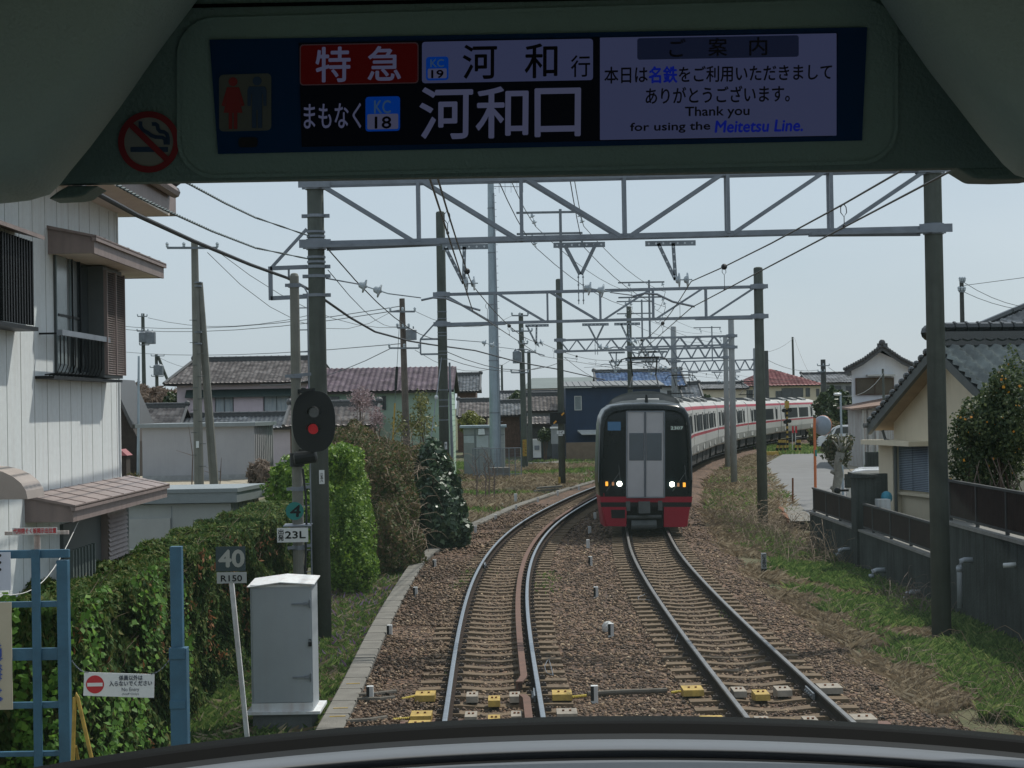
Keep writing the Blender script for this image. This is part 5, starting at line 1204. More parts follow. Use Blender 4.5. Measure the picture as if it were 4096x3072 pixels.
# feeders on the T frames
fg = []
for G_, Y in ((G1,29.6),(G2,57.6),(G3,Y3),(G4,Y4),(G5,Y5)): fg.append((G_['fx'], Y, G_['fz']))
for nm, q, h in (('upper left', -.95, 2.7), ('upper right', .62, 2.7), ('lower left', -.95, 2.0), ('lower right', .62, 2.0)):
    pts = [(fg[0][0]+q+.14, -10, fg[0][2]+h-.5)] + [(x+q+.14, y, z+h-.52) for x, y, z in fg]
    wire(f'{nm} feeder cable of the four strung along the tops of the gantries', pts, .012, M_WIREG if 'upper' in nm else M_RUBBER, .35, 'feeder_cable', 'feeder cable')
def pc(px, py, X0, Y0, k):             # point of the pixel's ray on the plan line X = X0 + k (Y - Y0)
    d = ray(px, py); u = d.x/d.y; Y = (X0-k*Y0)/(u-k); return P(px, py, Y)
XS = P(1150,1112,29.6)
cab = [pc(230,705,XS.x,29.6,0), pc(376,767,XS.x,29.6,0), pc(545,859,XS.x,29.6,0), pc(771,963,XS.x,29.6,0), pc(1000,1058,XS.x,29.6,0), XS]
k = (P(1700,1378,57.6).x-XS.x)/28
cab += [pc(x, y, XS.x, 29.6, k) for x, y in ((1250,1165),(1310,1207),(1400,1270),(1500,1327),(1637,1364))] + [P(1715,1377,57.6)]
cab += [P(1900,1402,66), P(2080,1450,76), P(2225,1476,82), P(2420,1520,95)]
tag(MB().tube(cab, .026, 8).build('overhead_cable', M_RUBBER, fix=False), 'thick black bundled cable sweeping down from the upper left past both left poles', 'cable')
for (pts, zend, lab) in (([(468,739),(560,790),(685,850),(850,925),(1024,992)], (1240,1037), 'lower of two twisted cables running from the upper left to the near left pole'),
                         ([(640,678),(755,734),(900,812),(1024,871)], (1240,945), 'upper of two twisted cables running from the upper left to the near left pole')):
    X0 = P(*zend,29.6).x; q = [pc(x,y,X0-.02,29.6,0.0) for x, y in pts]+[P(*zend,29.55)]
    mb = MB(); 
    for ph in (0, pi):
        o = []
        for i in range(len(q)-1):
            for s in np.linspace(0, 1, 40, endpoint=False):
                p = q[i].lerp(q[i+1], float(s)); th = (p.y*22)+ph; o.append(p+Vector((cos(th)*.009,0,sin(th)*.009)))
        mb.tube(o, .0085, 4)
    tag(mb.build('twisted_cable', mat('green_black_cable', (.03,.06,.065), .5), fix=False), lab, 'cable')
for (a, b, sg, r, lab) in (
    ((1312,996,29.6),(1755,1358,57.6),.35,.012,'twisted cable from the near left pole down to the second left pole'),
    ((1312,1080,29.6),(1600,1300,75),.4,.008,'thin cable from the near left pole to the pole with the transformer'),
    ((1770,1400,57.6),(2240,1450,82),.5,.014,'black cable from the second left pole to the third left pole'),
    ((1780,1432,57.6),(2165,1468,78),.3,.012,'lower black cable leaving the second left pole to the right'),
    ((2258,1430,82),(2519,1545,101),.4,.012,'black cable from the third left pole towards the fourth left pole')):
    wire(lab, [P(*a), P(*b)], r, M_RUBBER, sg)

# ------------------------------------------------------------------ wooden / concrete street poles with cross-arms
def upole(px, pt, pb, Y, r, label, arms=(), trans=(), m=M_CONC, cat='utility pole', name='utility_pole', lean=0, zb=None):
    a = P(px[0], pt, Y); b = P(px[1], pb, Y); zb = b.z if zb is None else zb
    T = thing(name, label, cat, (b.x, Y, zb)); t_ = MB().tube([(b.x,Y,zb),(a.x+(b.x-a.x)*.0,Y,a.z)], [r*1.25,r*.85], 10).build('pole', m, T)
    for (py, x0, x1) in arms:
        u, v = P(x0,py,Y-.1), P(x1,py,Y-.1); mb = MB(); mb.beam((u.x,Y-.1-r,u.z),(v.x,Y-.1-r,v.z),.07,.08)
        mb.build('crossarm', M_GALVD, T); iz = MB(); n = max(2, int(abs(v.x-u.x)/.5))
        for i in range(n+1):
            p = u.lerp(v, i/n); iz.lathe((p.x, Y-.1-r, p.z), (0,0,1), [(0,.02),(.05,.05),(.12,.05),(.14,.07),(.2,.03)], 8)
        iz.build('insulator', M_INS, T)
    for (x, y, w_, h_) in trans:
        p = P(x, y, Y-.3); mb = MB().lathe((p.x, Y-.3, p.z-h_/2), (0,0,1), [(0,w_/2),(h_*.9,w_/2),(h_,w_*.3)], 12); mb.cyl((p.x-w_*.2,Y-.3,p.z+h_/2),(p.x-w_*.2,Y-.3,p.z+h_/2+.12),.03); mb.cyl((p.x+w_*.2,Y-.3,p.z+h_/2),(p.x+w_*.2,Y-.3,p.z+h_/2+.12),.03); mb.build('transformer', M_GALVD, T)
    return T
M_CPALE = mat('pole_weathered', (.20,.20,.175), .85, .12, 2.2, .3, 30, streak=.3)
T = upole((778,797), 965, 1950, 62, .145, 'tall weathered concrete pole with one cross-arm and an inclined brace pole leaning against it', arms=((993,672,872),), m=M_CPALE, zb=-.35)
T['category'] = 'utility pole'
MB().tube([P(858,1950,62.6), P(797,1130,62.1)], [.165,.13], 12).build('brace_pole', M_CPALE, T)
mb = MB()
for y in (1130,1145,1329,1375): z = P(790,y,62).z; mb.cyl((P(790,y,62).x,62,z-.02),(P(790,y,62).x,62,z+.02),.16,n=12)
mb.build('band', M_GALV, T)
mb = MB()
for i in range(14): q = P(787+i*.7,1280+i*45,61.85); s = 1 if i % 2 else -1; mb.cyl(q, q+Vector((s*.26,0,0)), .012, n=5)
mb.build('step_bolt', M_FRAME, T)
q = P(790,1778,61.8); MB().box(q.x-.05,61.79,q.z-.12,q.x+.05,61.81,q.z+.12).build('plate', M_WHITE, T)
upole((571,578), 1254, 1580, 150, .17, 'distant pole with two transformers, left of the pink house', arms=((1266,552,590),(1325,550,594),(1380,560,598)), trans=((576,1348,.9,.9),(600,1350,1.0,1.1)), zb=-.3)
T = upole((625,630), 1418, 1560, 190, .19, 'small distant braced pole with transformer, left of the pink house', arms=((1424,606,658),(1470,602,655),(1506,608,655)), trans=((634,1480,1.1,1.2),), zb=-.3)
MB().tube([P(672,1525,190), P(632,1425,190)], .16, 8).build('brace_pole', M_CONC, T)
upole((555,551), 1424, 1850, 100, .07, 'slender pale steel pole with yellow base band beside the long grey shed', m=M_MAST, zb=-.3, cat='pole', name='steel_pole')
upole((1608,1628), 1194, 1740, 80, .15, 'wooden-brown pole with white insulators and a transformer, above the mauve roof', arms=((1247,1562,1660),(1312,1590,1636),(1393,1558,1678)), trans=((1645,1338,.25*2,.5),), m=mat('pole_brown', (.12,.10,.085), .85, .2, 3, streak=.3), zb=-.3)
upole((2083,2100), 1253, 1825, 104, .17, 'cluttered grey pole with four cross-arms and a yellow warning board, behind the steel mast', arms=((1263,2048,2112),(1325,2048,2128),(1375,2075,2110),(1491,2045,2112)), trans=((2069,1428,.55,.75),), zb=-.3)
T = [o for o in COL.objects if o.get('label','').startswith('cluttered')][0]
a, b = P(2091,1825,103.7), P(2106,1758,103.7); w_ = MB().box(a.x,103.68,a.z,b.x,103.72,b.z).build('warning_board', M_YEL, T)
mb = MB(); hz = (b.z-a.z)
for i, ch in enumerate('ここは危険'): text(mb, ch, (a.x+(b.x-a.x)*.56, 103.67, b.z-hz*(.18+.17*i)), (.085,0,0), (0,0,.10), 0)
for i, ch in enumerate('通り抜け禁止'): text(mb, ch, (a.x+(b.x-a.x)*.12, 103.67, b.z-hz*(.2+.15*i)), (.08,0,0), (0,0,.09), 1)
mb.build('lettering', [M_BLACK, M_RED], w_, fix=False)
upole((2115,2119), 1405, 1640, 120, .14, 'second grey pole right behind the cluttered pole', arms=((1410,2098,2140),), zb=-.3)
upole((2007,2008), 1460, 1570, 170, .12, 'short distant pole just right of the steel mast', zb=-.3)
upole((3063,3066), 1403, 1640, 150, .24, 'dark far pole immediately right of the second gantry right pole', zb=-.3, m=mat('dark_pole', (.07,.075,.07), .85))
upole((3170,3176), 1348, 1500, 210, .14, 'thin distant pole with guy wires above the red roof', zb=-.3)
upole((3292,3300), 1438, 1700, 165, .27, 'dark pole at the tail end of the oncoming train with two small cross-arms', arms=((1463,3268,3315),(1487,3270,3296)), zb=-.3, m=MATS['dark_pole'])
upole((3531,3536), 1475, 1560, 98, .07, 'thin service pole in front of the white two storey house', zb=2, cat='pole', name='service_pole')
upole((3846,3850), 1118, 1320, 72, .10, 'dark utility pole rising behind the black tiled roof', arms=((1128,3838,3856),(1166,3833,3856)), zb=-.3, m=MATS['dark_pole'])
T = upole((3362,3372), 1568, 2000, 70, .045, 'slender street lamp between the white van and the grey lane', m=M_MAST, zb=-.3, cat='street lamp', name='street_lamp')
q = P(3350,1577,70); MB().beam(P(3362,1582,70), q, .03,.03).build('arm', M_MAST, T); MB().sphere(q, .13, 10, 6, sc=(1.3,1,.5)).build('lamp_head', M_WHITE, T)
for (a, b, sg, lab) in (
    ((592,1271,150),(1260,1256,118),.8,'thin power line running right from the distant pole with two transformers'),
    ((440,1300,140),(1600,1225,80),.6,'thin power line crossing the sky left of the transformer pole'),
    ((440,1312,140),(1600,1240,80),.6,'second thin power line just below the first, left of the transformer pole'),
    ((500,1408,160),(1600,1375,80),.4,'faint line low in the sky above the pink house'),
    ((640,1432,190),(900,1480,160),.5,'faint line leaving the small braced pole'),
    ((1660,1245,80),(2050,1262,104),.7,'thin line between the transformer pole and the cluttered pole'),
    ((1660,1400,80),(2060,1430,104),.9,'sagging line between the transformer pole and the cluttered pole'),
    ((1040,1540,110),(1560,1395,80),.5,'dark line rising to the transformer pole from the pink house'),
    ((870,1005,62),(1600,1310,80),.8,'line from the tall weathered pole down to the transformer pole'),
    ((830,1010,62),(1560,1250,80),1.6,'slack line from the tall weathered pole across the sky'),
    ((3856,1130,72),(4250,1230,70),.4,'line leaving the utility pole at the right edge'),
    ((3856,1168,72),(4250,1240,70),.3,'lower line leaving the utility pole at the right edge'),
    ((3856,1142,72),(4250,1090,66),.0,'line rising to the upper right from the utility pole'),
    ((3176,1350,210),(3060,1410,150),.3,'guy line from the thin pole above the red roof'),
    ((3070,1440,150),(3272,1480,165),.4,'thin line between the two dark poles above the train'),
    ((3178,1352,210),(3240,1500,200),.3,'slack guy wire hanging right of the thin distant pole'),
    ((3315,1470,165),(3400,1495,190),.3,'thin line right of the dark pole at the train tail'),
    ((3370,1585,70),(3535,1490,98),.4,'service line from the street lamp to the white house')):
    wire(lab, [P(*a), P(*b)], .012 if a[2] < 90 else .02, M_FRAME, sg)

# ------------------------------------------------------------------ steel communications mast, cabin and fence
Ym = 94; a = P(1960,735,Ym); b = P(1983,1905,Ym)
T = thing('steel_mast', 'tall pale blue-grey tapering steel mast behind the equipment cabin', 'mast', (b.x, Ym, -.3))
mb = MB(); mb.lathe((b.x,Ym,-.3), (0,0,1), [(0,.31),(7,.255),(14,.19),(16.6,.16)], 20); mb.build('shaft', M_MAST, T)
mb = MB()
for z in np.arange(1.2, 16, .38): mb.cyl((b.x+.2,Ym-.05,z),(b.x+.46-.012*z,Ym-.05,z),.012,n=5)
mb.build('step_bolt', M_GALV, T)
mb = MB()
for z in (3.2, 6.0, 9.0, 11.8, 14.2): r = .31-.0093*z; mb.cyl((b.x,Ym,z-.03),(b.x,Ym,z+.03),r+.02,n=16)
mb.tube([(b.x+.3,Ym-.2,-.2),(b.x+.27,Ym-.2,5),(b.x+.16,Ym-.2,15)], .035, 6); mb.build('band', M_GALV, T)
q = P(2000,745,Ym); mb = MB(); mb.tube([(b.x-.1,Ym,q.z),(b.x+1.75,Ym,q.z-.05)],.02)
for i in range(5): x = b.x+.45+i*.32; mb.cyl((x,Ym,q.z-.35),(x,Ym,q.z+.25),.01,n=4)
mb.build('antenna', M_GALV, T)
Yc = 95.5; a = P(1857,1915,Yc); b = P(2018,1705,Yc); zt = P(1857,1703,Yc).z
T = thing('equipment_cabin', 'pale grey equipment cabin with flat roof beside the steel mast', 'cabin', (a.x, Yc, -.35))
PK = mat('cabin_patch', (.55,.60,.63), .6, .1); mb = MB().box(a.x,Yc,-.35,b.x,Yc+2,zt-.12); mb.box(a.x,Yc-.01,P(1857,1740,Yc).z-.03,b.x,Yc,P(1857,1740,Yc).z,1)
x = P(1901,1800,Yc).x; mb.box(x-.03,Yc-.012,-.35,x+.03,Yc,zt-.2,1); mb.box(a.x+.02,Yc-.015,P(0,1790,Yc).z-.2,x-.06,Yc-.002,P(1857,1742,Yc).z-.03,2); mb.box(x+.08,Yc-.015,P(1910,1790,Yc).z,b.x-.9,Yc-.002,P(1857,1742,Yc).z-.03,2)
mb.build('body', [mat('cabin_grey', (.34,.36,.36), .7, .08), M_GALVD, PK], T)
mb = MB().box(a.x-.2,Yc-.25,zt-.12,b.x+.1,Yc+2.2,zt); mb.build('roof', M_MAST, T)
q = P(1912,1730,Yc-.1); MB().hexa([(q.x,Yc-.28,q.z-.12),(q.x+.38,Yc-.28,q.z-.12),(q.x+.38,Yc,q.z-.12),(q.x,Yc,q.z-.12),(q.x+.03,Yc-.2,q.z+.2),(q.x+.35,Yc-.2,q.z+.2),(q.x+.35,Yc,q.z+.25),(q.x+.03,Yc,q.z+.25)]).build('vent_hood', M_WHITE, T)
T = thing('wire_fence', 'low steel fence around the foot of the steel mast', 'fence', (P(1990,1916,91.5).x, 91.5, -.35))
mb = MB(); x0, x1 = P(1893,1916,91.5).x, P(2086,1916,91.5).x; zt = P(1990,1793,91.5).z
for i in range(9): x = x0+(x1-x0)*i/8; MB().box(x-.025,91.48,-.35,x+.025,91.53,zt).build('post', M_GALVD, T)
mb.tube([(x0,91.5,zt),(x1,91.5,zt)],.02); mb.tube([(x0,91.5,.0),(x1,91.5,.0)],.018)
for i in range(70): x = x0+(x1-x0)*i/69; mb.beam((x,91.5,-.1),(x,91.5,zt),.006,.006,up=(0,1,0))
for z in np.arange(.15, zt, .15): mb.beam((x0,91.5,z),(x1,91.5,z),.006,.006)
mb.build('mesh', M_GALVD, T); MB().box(x0-.2,91.2,-.45,x1+.2,94.5,-.28).build('base_slab', M_KERB, T)
q = P(1952,1905,92.5); q2 = P(2040,1870,92.5); tag(MB().box(q.x,92.3,-.28,q2.x,93.4,q2.z).build('concrete_foundation', M_KERB), 'concrete foundation block at the foot of the steel mast', 'foundation')
# white vending-like cabinet by the porch, gate
a = P(2129,1825,120); b = P(2164,1756,120); T = thing('white_cabinet', 'white gatepost cabinet with grey letterbox in front of the small porch', 'cabinet', (a.x,120,a.z)); MB().box(a.x,120,a.z-.1,b.x,120.5,b.z).build('case', M_WHITE, T); c = P(2138,1800,119.95); e = P(2157,1782,119.95); MB().box(c.x,119.94,c.z,e.x,119.99,e.z).build('letterbox', M_GALV, T)
a = P(2166,1820,120.5); b = P(2205,1764,120.5); tag(MB().box(a.x,120.5,a.z-.1,b.x,120.6,b.z).build('gate', mat('gate_dark', (.06,.075,.08), .6)), 'dark panelled gate right of the white cabinet', 'gate')
a = P(2205,1776,119); b = P(2234,1708,119); T = thing('letter_cabinet', 'grey outdoor unit with shiny top left of the third left pole', 'outdoor unit', (a.x,119,a.z)); MB().box(a.x,119,a.z,b.x,119.6,b.z-.1).build('case', M_CONC2, T); MB().box(a.x-.05,118.9,b.z-.1,b.x+.05,119.7,b.z).build('lid', M_WHITE, T)
tag(MB().box(P(2040,1830,119).x,117,-.38,P(2245,1830,119).x,124,-.3).build('driveway', M_KERB), kind='structure')
# stack of concrete blocks in the field
T = thing('plank_pile', 'small pile of broken concrete slabs in the field beside the kerb', 'slab pile', (P(2195,1965,76).x,76,-.35)); r_ = random.Random(3)
for i in range(7): q = P(2160+i*11,1968-(i % 3)*9,76+(i % 2)*.6); mb = MB(); mb.beam((q.x-.35,76+i*.15,-.28+(i % 3)*.12),(q.x+.35,76.4+i*.1,-.25+(i % 3)*.12),.22,.08); mb.build('slab', M_KERB, T)
# tall white stake in the field, dark stub
marker(2063, 2018, -.3, .42, .12, 0, 'tall white boundary stake in the dry grass left of the curve', 'boundary stakes', 'boundary_stake')
marker(2746, 2103, -.35, .42, .12, 0, 'tall white boundary stake right of the oncoming train', 'boundary stakes', 'boundary_stake')
marker(2009, 2036, -.3, .2, .09, 1, 'short black stub post beside the left kerb', 'boundary stakes', 'stub_post')
# kilometre post C280
b_ = G(3056,2297,-.35); T = thing('kilometre_post', 'weathered white post with vertical black figures on the right ballast edge', 'kilometre post', (b_.x,b_.y,-.35))
mb = MB().box(b_.x-.055,b_.y-.05,-.45,b_.x+.055,b_.y+.05,-.22,1); mb.box(b_.x-.055,b_.y-.05,-.22,b_.x+.055,b_.y+.05,.13,0); mb.build('post', [M_CONC2, M_BLACK], T); mb = MB()
for i, ch in enumerate('C280'): text(mb, ch, (b_.x-.038,b_.y-.053,.04-i*.075),(.075,0,0),(0,0,.062),bold=.002)
mb.build('lettering', M_BLACK, T, fix=False)

# guy wires and conduit by the left poles
T = thing('guy_wire', 'guy wire with black insulator tubes and a yellow guard rising behind the brown vine mound', 'guy wire', (P(1571,1760,54).x,54,-.3)); a, b = P(1571,1770,54), P(1600,1250,54.5)
MB().tube([a,b],.008,4).build('wire', M_FRAME, T); MB().tube([a.lerp(b,.02),a.lerp(b,.30)],.03,6).build('guard', M_YEL, T); MB().tube([a.lerp(b,.40),a.lerp(b,.58)],.045,8).build('insulator_tube', M_BLACK, T)
T = thing('guy_wire', 'pale guy wire with a white ball slanting down from the second left pole', 'guy wire', (P(1720,1785,55).x,55,-.3)); a, b = P(1718,1800,55), P(1766,1430,57.4)
MB().tube([a,b],.014,5).build('wire', M_GALV, T); MB().sphere(a.lerp(b,.56),.06,8,6,sc=(1,1,1.3)).build('ball_insulator', M_WHITE, T)
T = thing('conduit_pole', 'thin grey conduit pole just right of the second left pole', 'pole', (P(1812,1900,58.2).x,58.2,-.4)); MB().tube([(P(1812,1900,58.2).x,58.2,-.4),(P(1798,1450,58.2).x,58.2,P(1798,1450,58.2).z)],[.06,.035],8).build('pole', M_GALV, T)
T = thing('yellow_stake', 'short tilted yellow stake at the foot of the second left pole', 'stake', (P(1758,1830,56).x,56,-.3)); MB().tube([P(1762,1840,56),P(1740,1785,56)],.05,8).build('stake', M_YEL, T)
# ------------------------------------------------------------------ signal with ladder and signs
Ys = 26; a = P(1183,1100,Ys); xs_ = P(1196,2300,Ys).x
T = thing('railway_signal', 'railway colour light signal with black oval backboard and one red lamp lit', 'railway signal', (xs_, Ys, -.35))
mb = MB(); zt = P(1178,1092,Ys).z; mb.lathe((xs_,Ys,-.35),(0,0,1),[(0,.088),(2.2,.085),(zt+.30,.068),(zt+.34,.05),(zt+.35,.02)],16); mb.build('pole', M_CONC2 if 0 else mat('signal_pole_concrete', (.19,.19,.165), .85, .12, 3, .3, 30, streak=.2), T)
zs = lambda y: P(1190,y,Ys).z
def sp(x, y, off=0): q = P(x, y, Ys-off); return q
# backboard: rounded oblong
cx = (1167+1343)/2; A_, B_ = sp(1167,1686,.35), sp(1343,1686,.35); xc = (A_.x+B_.x)/2; R_ = (B_.x-A_.x)/2; ztp, zbt = sp(1255,1563,.35).z, sp(1255,1808,.35).z; yb_ = Ys-.35
pts = []
for i in range(40):
    an = 2*pi*i/40; pts.append((xc+R_*.98*np.sign(cos(an))*abs(cos(an))**.75, yb_, (ztp+zbt)/2+(ztp-zbt)/2*np.sign(sin(an))*abs(sin(an))**.85))
mb = MB().prism(pts, (0,.03,0)); mb.build('backboard', M_BLACK, T)
lm = MB(); q = sp(1253,1716,.37); MB().cyl((q.x,yb_-.002,q.z),(q.x,yb_-.03,q.z),.075,n=24).build('red_lamp', emit('signal_red', (1,.04,.06), .16, (.12,.005,.005)), T)
q2 = sp(1256,1650,.37); MB().cyl((q2.x,yb_-.002,q2.z),(q2.x,yb_-.03,q2.z),.075,n=24).build('dark_lamp', M_GLASS, T)
for qq in (q, q2):
    V = []; mb = MB(); n = 14
    for i in range(n+1):
        an = pi*(-.05)+pi*1.1*i/n; 
        for yy, rr in ((yb_,.095),(yb_-.2,.088)): V.append((qq.x+rr*cos(an), yy, qq.z+rr*sin(an)))
    mb.add(V, [(2*i,2*i+1,2*i+3,2*i+2) for i in range(n)]); mb.build('hood', M_BLACK, T, fix=False)
mb = MB(); mb.beam((xs_,Ys,zs(1567)),(xc,yb_+.05,zs(1563)),.05,.06); mb.beam((xs_,Ys,zs(1805)),(xc,yb_+.05,zs(1806)),.05,.06); mb.build('bracket', M_BLACK, T)
q = sp(1205,1835,.2); mb = MB().lathe((q.x-.1,Ys-.25,q.z),(1,0,.12),[(0,.05),(.02,.105),(.32,.095),(.34,.05)],14); mb.cyl((xs_,Ys,q.z-.12),(xs_,Ys,q.z+.08),.11,n=14); mb.build('junction_box', M_BLACK, T)
mb = MB(); mb.tube([(q.x+.02,Ys-.2,q.z-.15),(q.x+.05,Ys-.1,zs(2000)),(q.x+.05,Ys-.1,zs(2090)),(q.x,Ys,zs(2330))],.018,6); mb.build('cable', M_RUBBER, T)
# ladder
mb = MB(); x0 = P(1232,1200,Ys).x+.0; xl_ = P(1242,1700,Ys).x; pt = [P(1200,1142,Ys), P(1215,1146,Ys), P(1229,1170,Ys)]
mb.tube([(p.x,Ys,p.z) for p in pt]+[(P(1230,1180,Ys).x,Ys,zs(1180)),(P(1247,2330,Ys).x,Ys,-.3)], .013, 6)
for y in range(1232, 2330, 88): z = zs(y); mb.tube([(xs_,Ys,z),(P(1233+(y-1232)*.013,y,Ys).x,Ys,z)],.009,5)
for y in (1505, 1955, 2190): z = zs(y); mb.beam((xs_-.15,Ys-.1,z),(P(1240,y,Ys).x+.02,Ys-.02,z+.03),.015,.045); mb.cyl((xs_,Ys,z-.03),(xs_,Ys,z+.03),.095,n=14)
z = zs(1142); mb.cyl((xs_-.01,Ys,z-.03),(xs_-.01,Ys,z+.03),.085,n=14); mb.beam((xs_-.13,Ys-.08,z),(P(1205,1142,Ys).x,Ys-.05,z),.015,.05); mb.build('ladder', M_GALV, T)
# round 4 sign, 23L sign
q = sp(1179,2044,.12); T = thing('round_sign', 'round teal sign with a black 4 on the signal pole', 'sign', (q.x,q.y,q.z)); mb = MB().cyl((q.x,q.y,q.z),(q.x,q.y-.01,q.z),.133,n=40); mb.build('disc', M_TEAL, T)
mb = MB(); text_px(mb, '4', (1160,2022,1200,2067), q.y-.013, bold=.006, shear=.12); mb.build('lettering', M_BLACK, T, fix=False)
a, b = sp(1109,2170,.25), sp(1232,2110,.25); T = thing('departure_sign', 'white plate reading 23L with small kanji below the round teal sign', 'sign', ((a.x+b.x)/2,Ys-.25,a.z)); MB().box(a.x,Ys-.255,a.z,b.x,Ys-.245,b.z).build('plate', M_WHITE, T)
mb = MB(); yy = Ys-.258; text_px(mb,'23L',(1141,2126,1222,2154),yy,bold=.004); text_px(mb,'出',(1114,2117,1134,2138),yy,bold=.002); text_px(mb,'発',(1113,2140,1135,2163),yy,bold=.002); mb.build('lettering', M_BLACK, T, fix=False)
a, b = sp(1135,2106,.15), sp(1245,2090,.15); MB().hexa([(a.x,Ys-.25,a.z),(b.x,Ys-.25,a.z),(b.x,Ys+.05,a.z+.02),(a.x,Ys+.05,a.z+.02),(a.x,Ys-.25,a.z+.012),(b.x,Ys-.25,a.z+.012),(b.x,Ys+.05,a.z+.03),(a.x,Ys+.05,a.z+.03)]).build('bracket', M_GALV, T)

# ------------------------------------------------------------------ relay cabinet
Yc = 21.3; a = P(1008,2845,Yc); b = P(1254,2845,Yc); T = thing('relay_cabinet', 'tall white metal relay cabinet with two door latches and a padlock beside the kerb', 'cabinet', ((a.x+b.x)/2, Yc, -.38)); x0, x1 = a.x, b.x; zt = P(1000,2350,Yc).z; z0 = a.z; dp = .62
mb = MB().box(x0,Yc,z0,x1,Yc+dp,zt); mb.build('body', M_CAB, T)
mb = MB(); o = .035; za, zc_ = P(990,2335,Yc).z-.02, P(1150,2318,Yc).z; xm = (x0+x1)/2
mb.hexa([(x0-o,Yc-o,zt),(xm,Yc-o,zt+.05),(xm,Yc+dp+o,zt+.09),(x0-o,Yc+dp+o,zt+.04),(x0-o,Yc-o,zt+.01),(xm,Yc-o,zt+.062),(xm,Yc+dp+o,zt+.10),(x0-o,Yc+dp+o,zt+.05)]); mb.hexa([(xm,Yc-o,zt+.05),(x1+o,Yc-o,zt+.02),(x1+o,Yc+dp+o,zt+.06),(xm,Yc+dp+o,zt+.09),(xm,Yc-o,zt+.062),(x1+o,Yc-o,zt+.032),(x1+o,Yc+dp+o,zt+.07),(xm,Yc+dp+o,zt+.10)]); mb.box(x0+.002,Yc+.002,zt-.01,x1-.002,Yc+dp-.002,zt+.03)
mb.build('lid', M_RUSTP if 0 else mat('lid_white', (.66,.68,.69), .6, .08, 6, streak=.3, stain=(.35,.15,.08)), T)
mb = MB().box(x0+.02,Yc-.012,z0+.1,x1-.02,Yc,zt-.03); mb.build('door', M_CAB, T, bevel=.004)
for y in (2415, 2708):
    z = P(1200,y,Yc).z; mb = MB().box(x1-.24,Yc-.03,z-.008,x1-.02,Yc-.012,z+.008); mb.box(x1-.10,Yc-.035,z-.018,x1-.05,Yc-.012,z+.018); mb.cyl((x1-.02,Yc-.03,z-.05),(x1-.02,Yc-.03,z+.05),.012); mb.build('latch', M_GALV, T)
z = P(1245,2572,Yc).z; mb = MB().box(x1-.045,Yc-.045,z-.035,x1-.005,Yc-.02,z+.015); mb.tube([(x1-.038,Yc-.03,z+.01),(x1-.036,Yc-.03,z+.05),(x1-.015,Yc-.03,z+.05),(x1-.012,Yc-.03,z+.01)],.006,6); mb.build('padlock', M_BLACK, T)
mb = MB().box(x0-.06,Yc-.08,z0-.035,x1+.09,Yc+dp+.08,z0); mb.box(x0-.0,Yc-.02,z0,x1+.0,Yc-.012,z0+.095); mb.build('base_plate', M_RUSTP if 0 else MATS['lid_white'], T); MB().box(x0+.01,Yc-.0,-.5,x1-.02,Yc+dp,z0-.035).build('plinth', mat('plinth_concrete', (.14,.15,.15), .9, .15, 4, .3), T)
# speed sign
Yp = 19.8; T = thing('speed_sign', 'dark square speed sign 40 with white R150 plate on a leaning rusty post', 'sign', (G(985,2968,-.3).x, 19.7, -.35))
g0 = P(990,3010,19.7); g1 = P(926,2330,Yp); MB().beam((g0.x+.005,Yp,-.35),(g1.x,Yp,g1.z),.05,.05,up=(0,1,0)).build('post', M_RUSTP if 0 else mat('post_white_rust', (.62,.63,.64), .7, .12, 8, streak=.45, stain=(.22,.09,.05)), T)
def pq(rect, Y, th=.006): a, b = P(rect[0],rect[3],Y), P(rect[2],rect[1],Y); return MB().box(a.x,Y-th,a.z,b.x,Y,b.z)
pq((864,2185,981,2286),Yp-.03).build('plate', mat('sign_dark_teal', (.035,.06,.068), .5, .1), T); pq((868,2288,986,2334),Yp-.03).build('plate', mat('sign_grey_white', (.42,.44,.44), .6, .08), T)
mb = MB(); text_px(mb,'40',(876,2202,976,2268),Yp-.04,bold=.009); mb.build('lettering', mat('sign_letter_grey', (.40,.41,.38), .6), T, fix=False); mb = MB(); text_px(mb,'R150',(884,2302,968,2326),Yp-.04,bold=.002); mb.build('lettering', M_BLACK, T, fix=False)

# ------------------------------------------------------------------ blue gate, blue post, no-entry board, yellow stand
Yg = 15.0
def bar(mb, x0, y0, x1, y1, Y=Yg, th=.06): a, b = P(x0,y1,Y), P(x1,y0,Y); mb.box(a.x,Y-th/2,a.z,b.x,Y+th/2,b.z)
T = thing('blue_gate', 'blue painted steel lattice gate frame at the lower left', 'gate', (P(150,3000,Yg).x, Yg, -.35))
for r in ((-200,2197,277,2238),(-200,2403,275,2434),(-200,2590,278,2646),(-200,2805,277,2838),(-200,3002,277,3030)): mb = MB(); bar(mb,*r,Yg,.05); mb.build('rail', M_BLUE, T, bevel=.003)
mb = MB(); a = P(241,3000,Yg); b = P(274,2240,Yg); mb.box(a.x,Yg-.045,-.35,b.x,Yg+.045,b.z); mb.build('upright', M_BLUE, T, bevel=.003); mb = MB(); a = P(141,3000,Yg); b = P(164,2196,Yg); mb.box(a.x,Yg-.05,-.35,b.x,Yg-.028,b.z); mb.build('upright', M_BLUE, T, bevel=.003)
T = thing('position_sign', 'narrow white board with red Japanese lettering on a rusty T post above the blue gate', 'sign', (P(150,2190,Yg).x, Yg, P(150,2196,Yg).z))
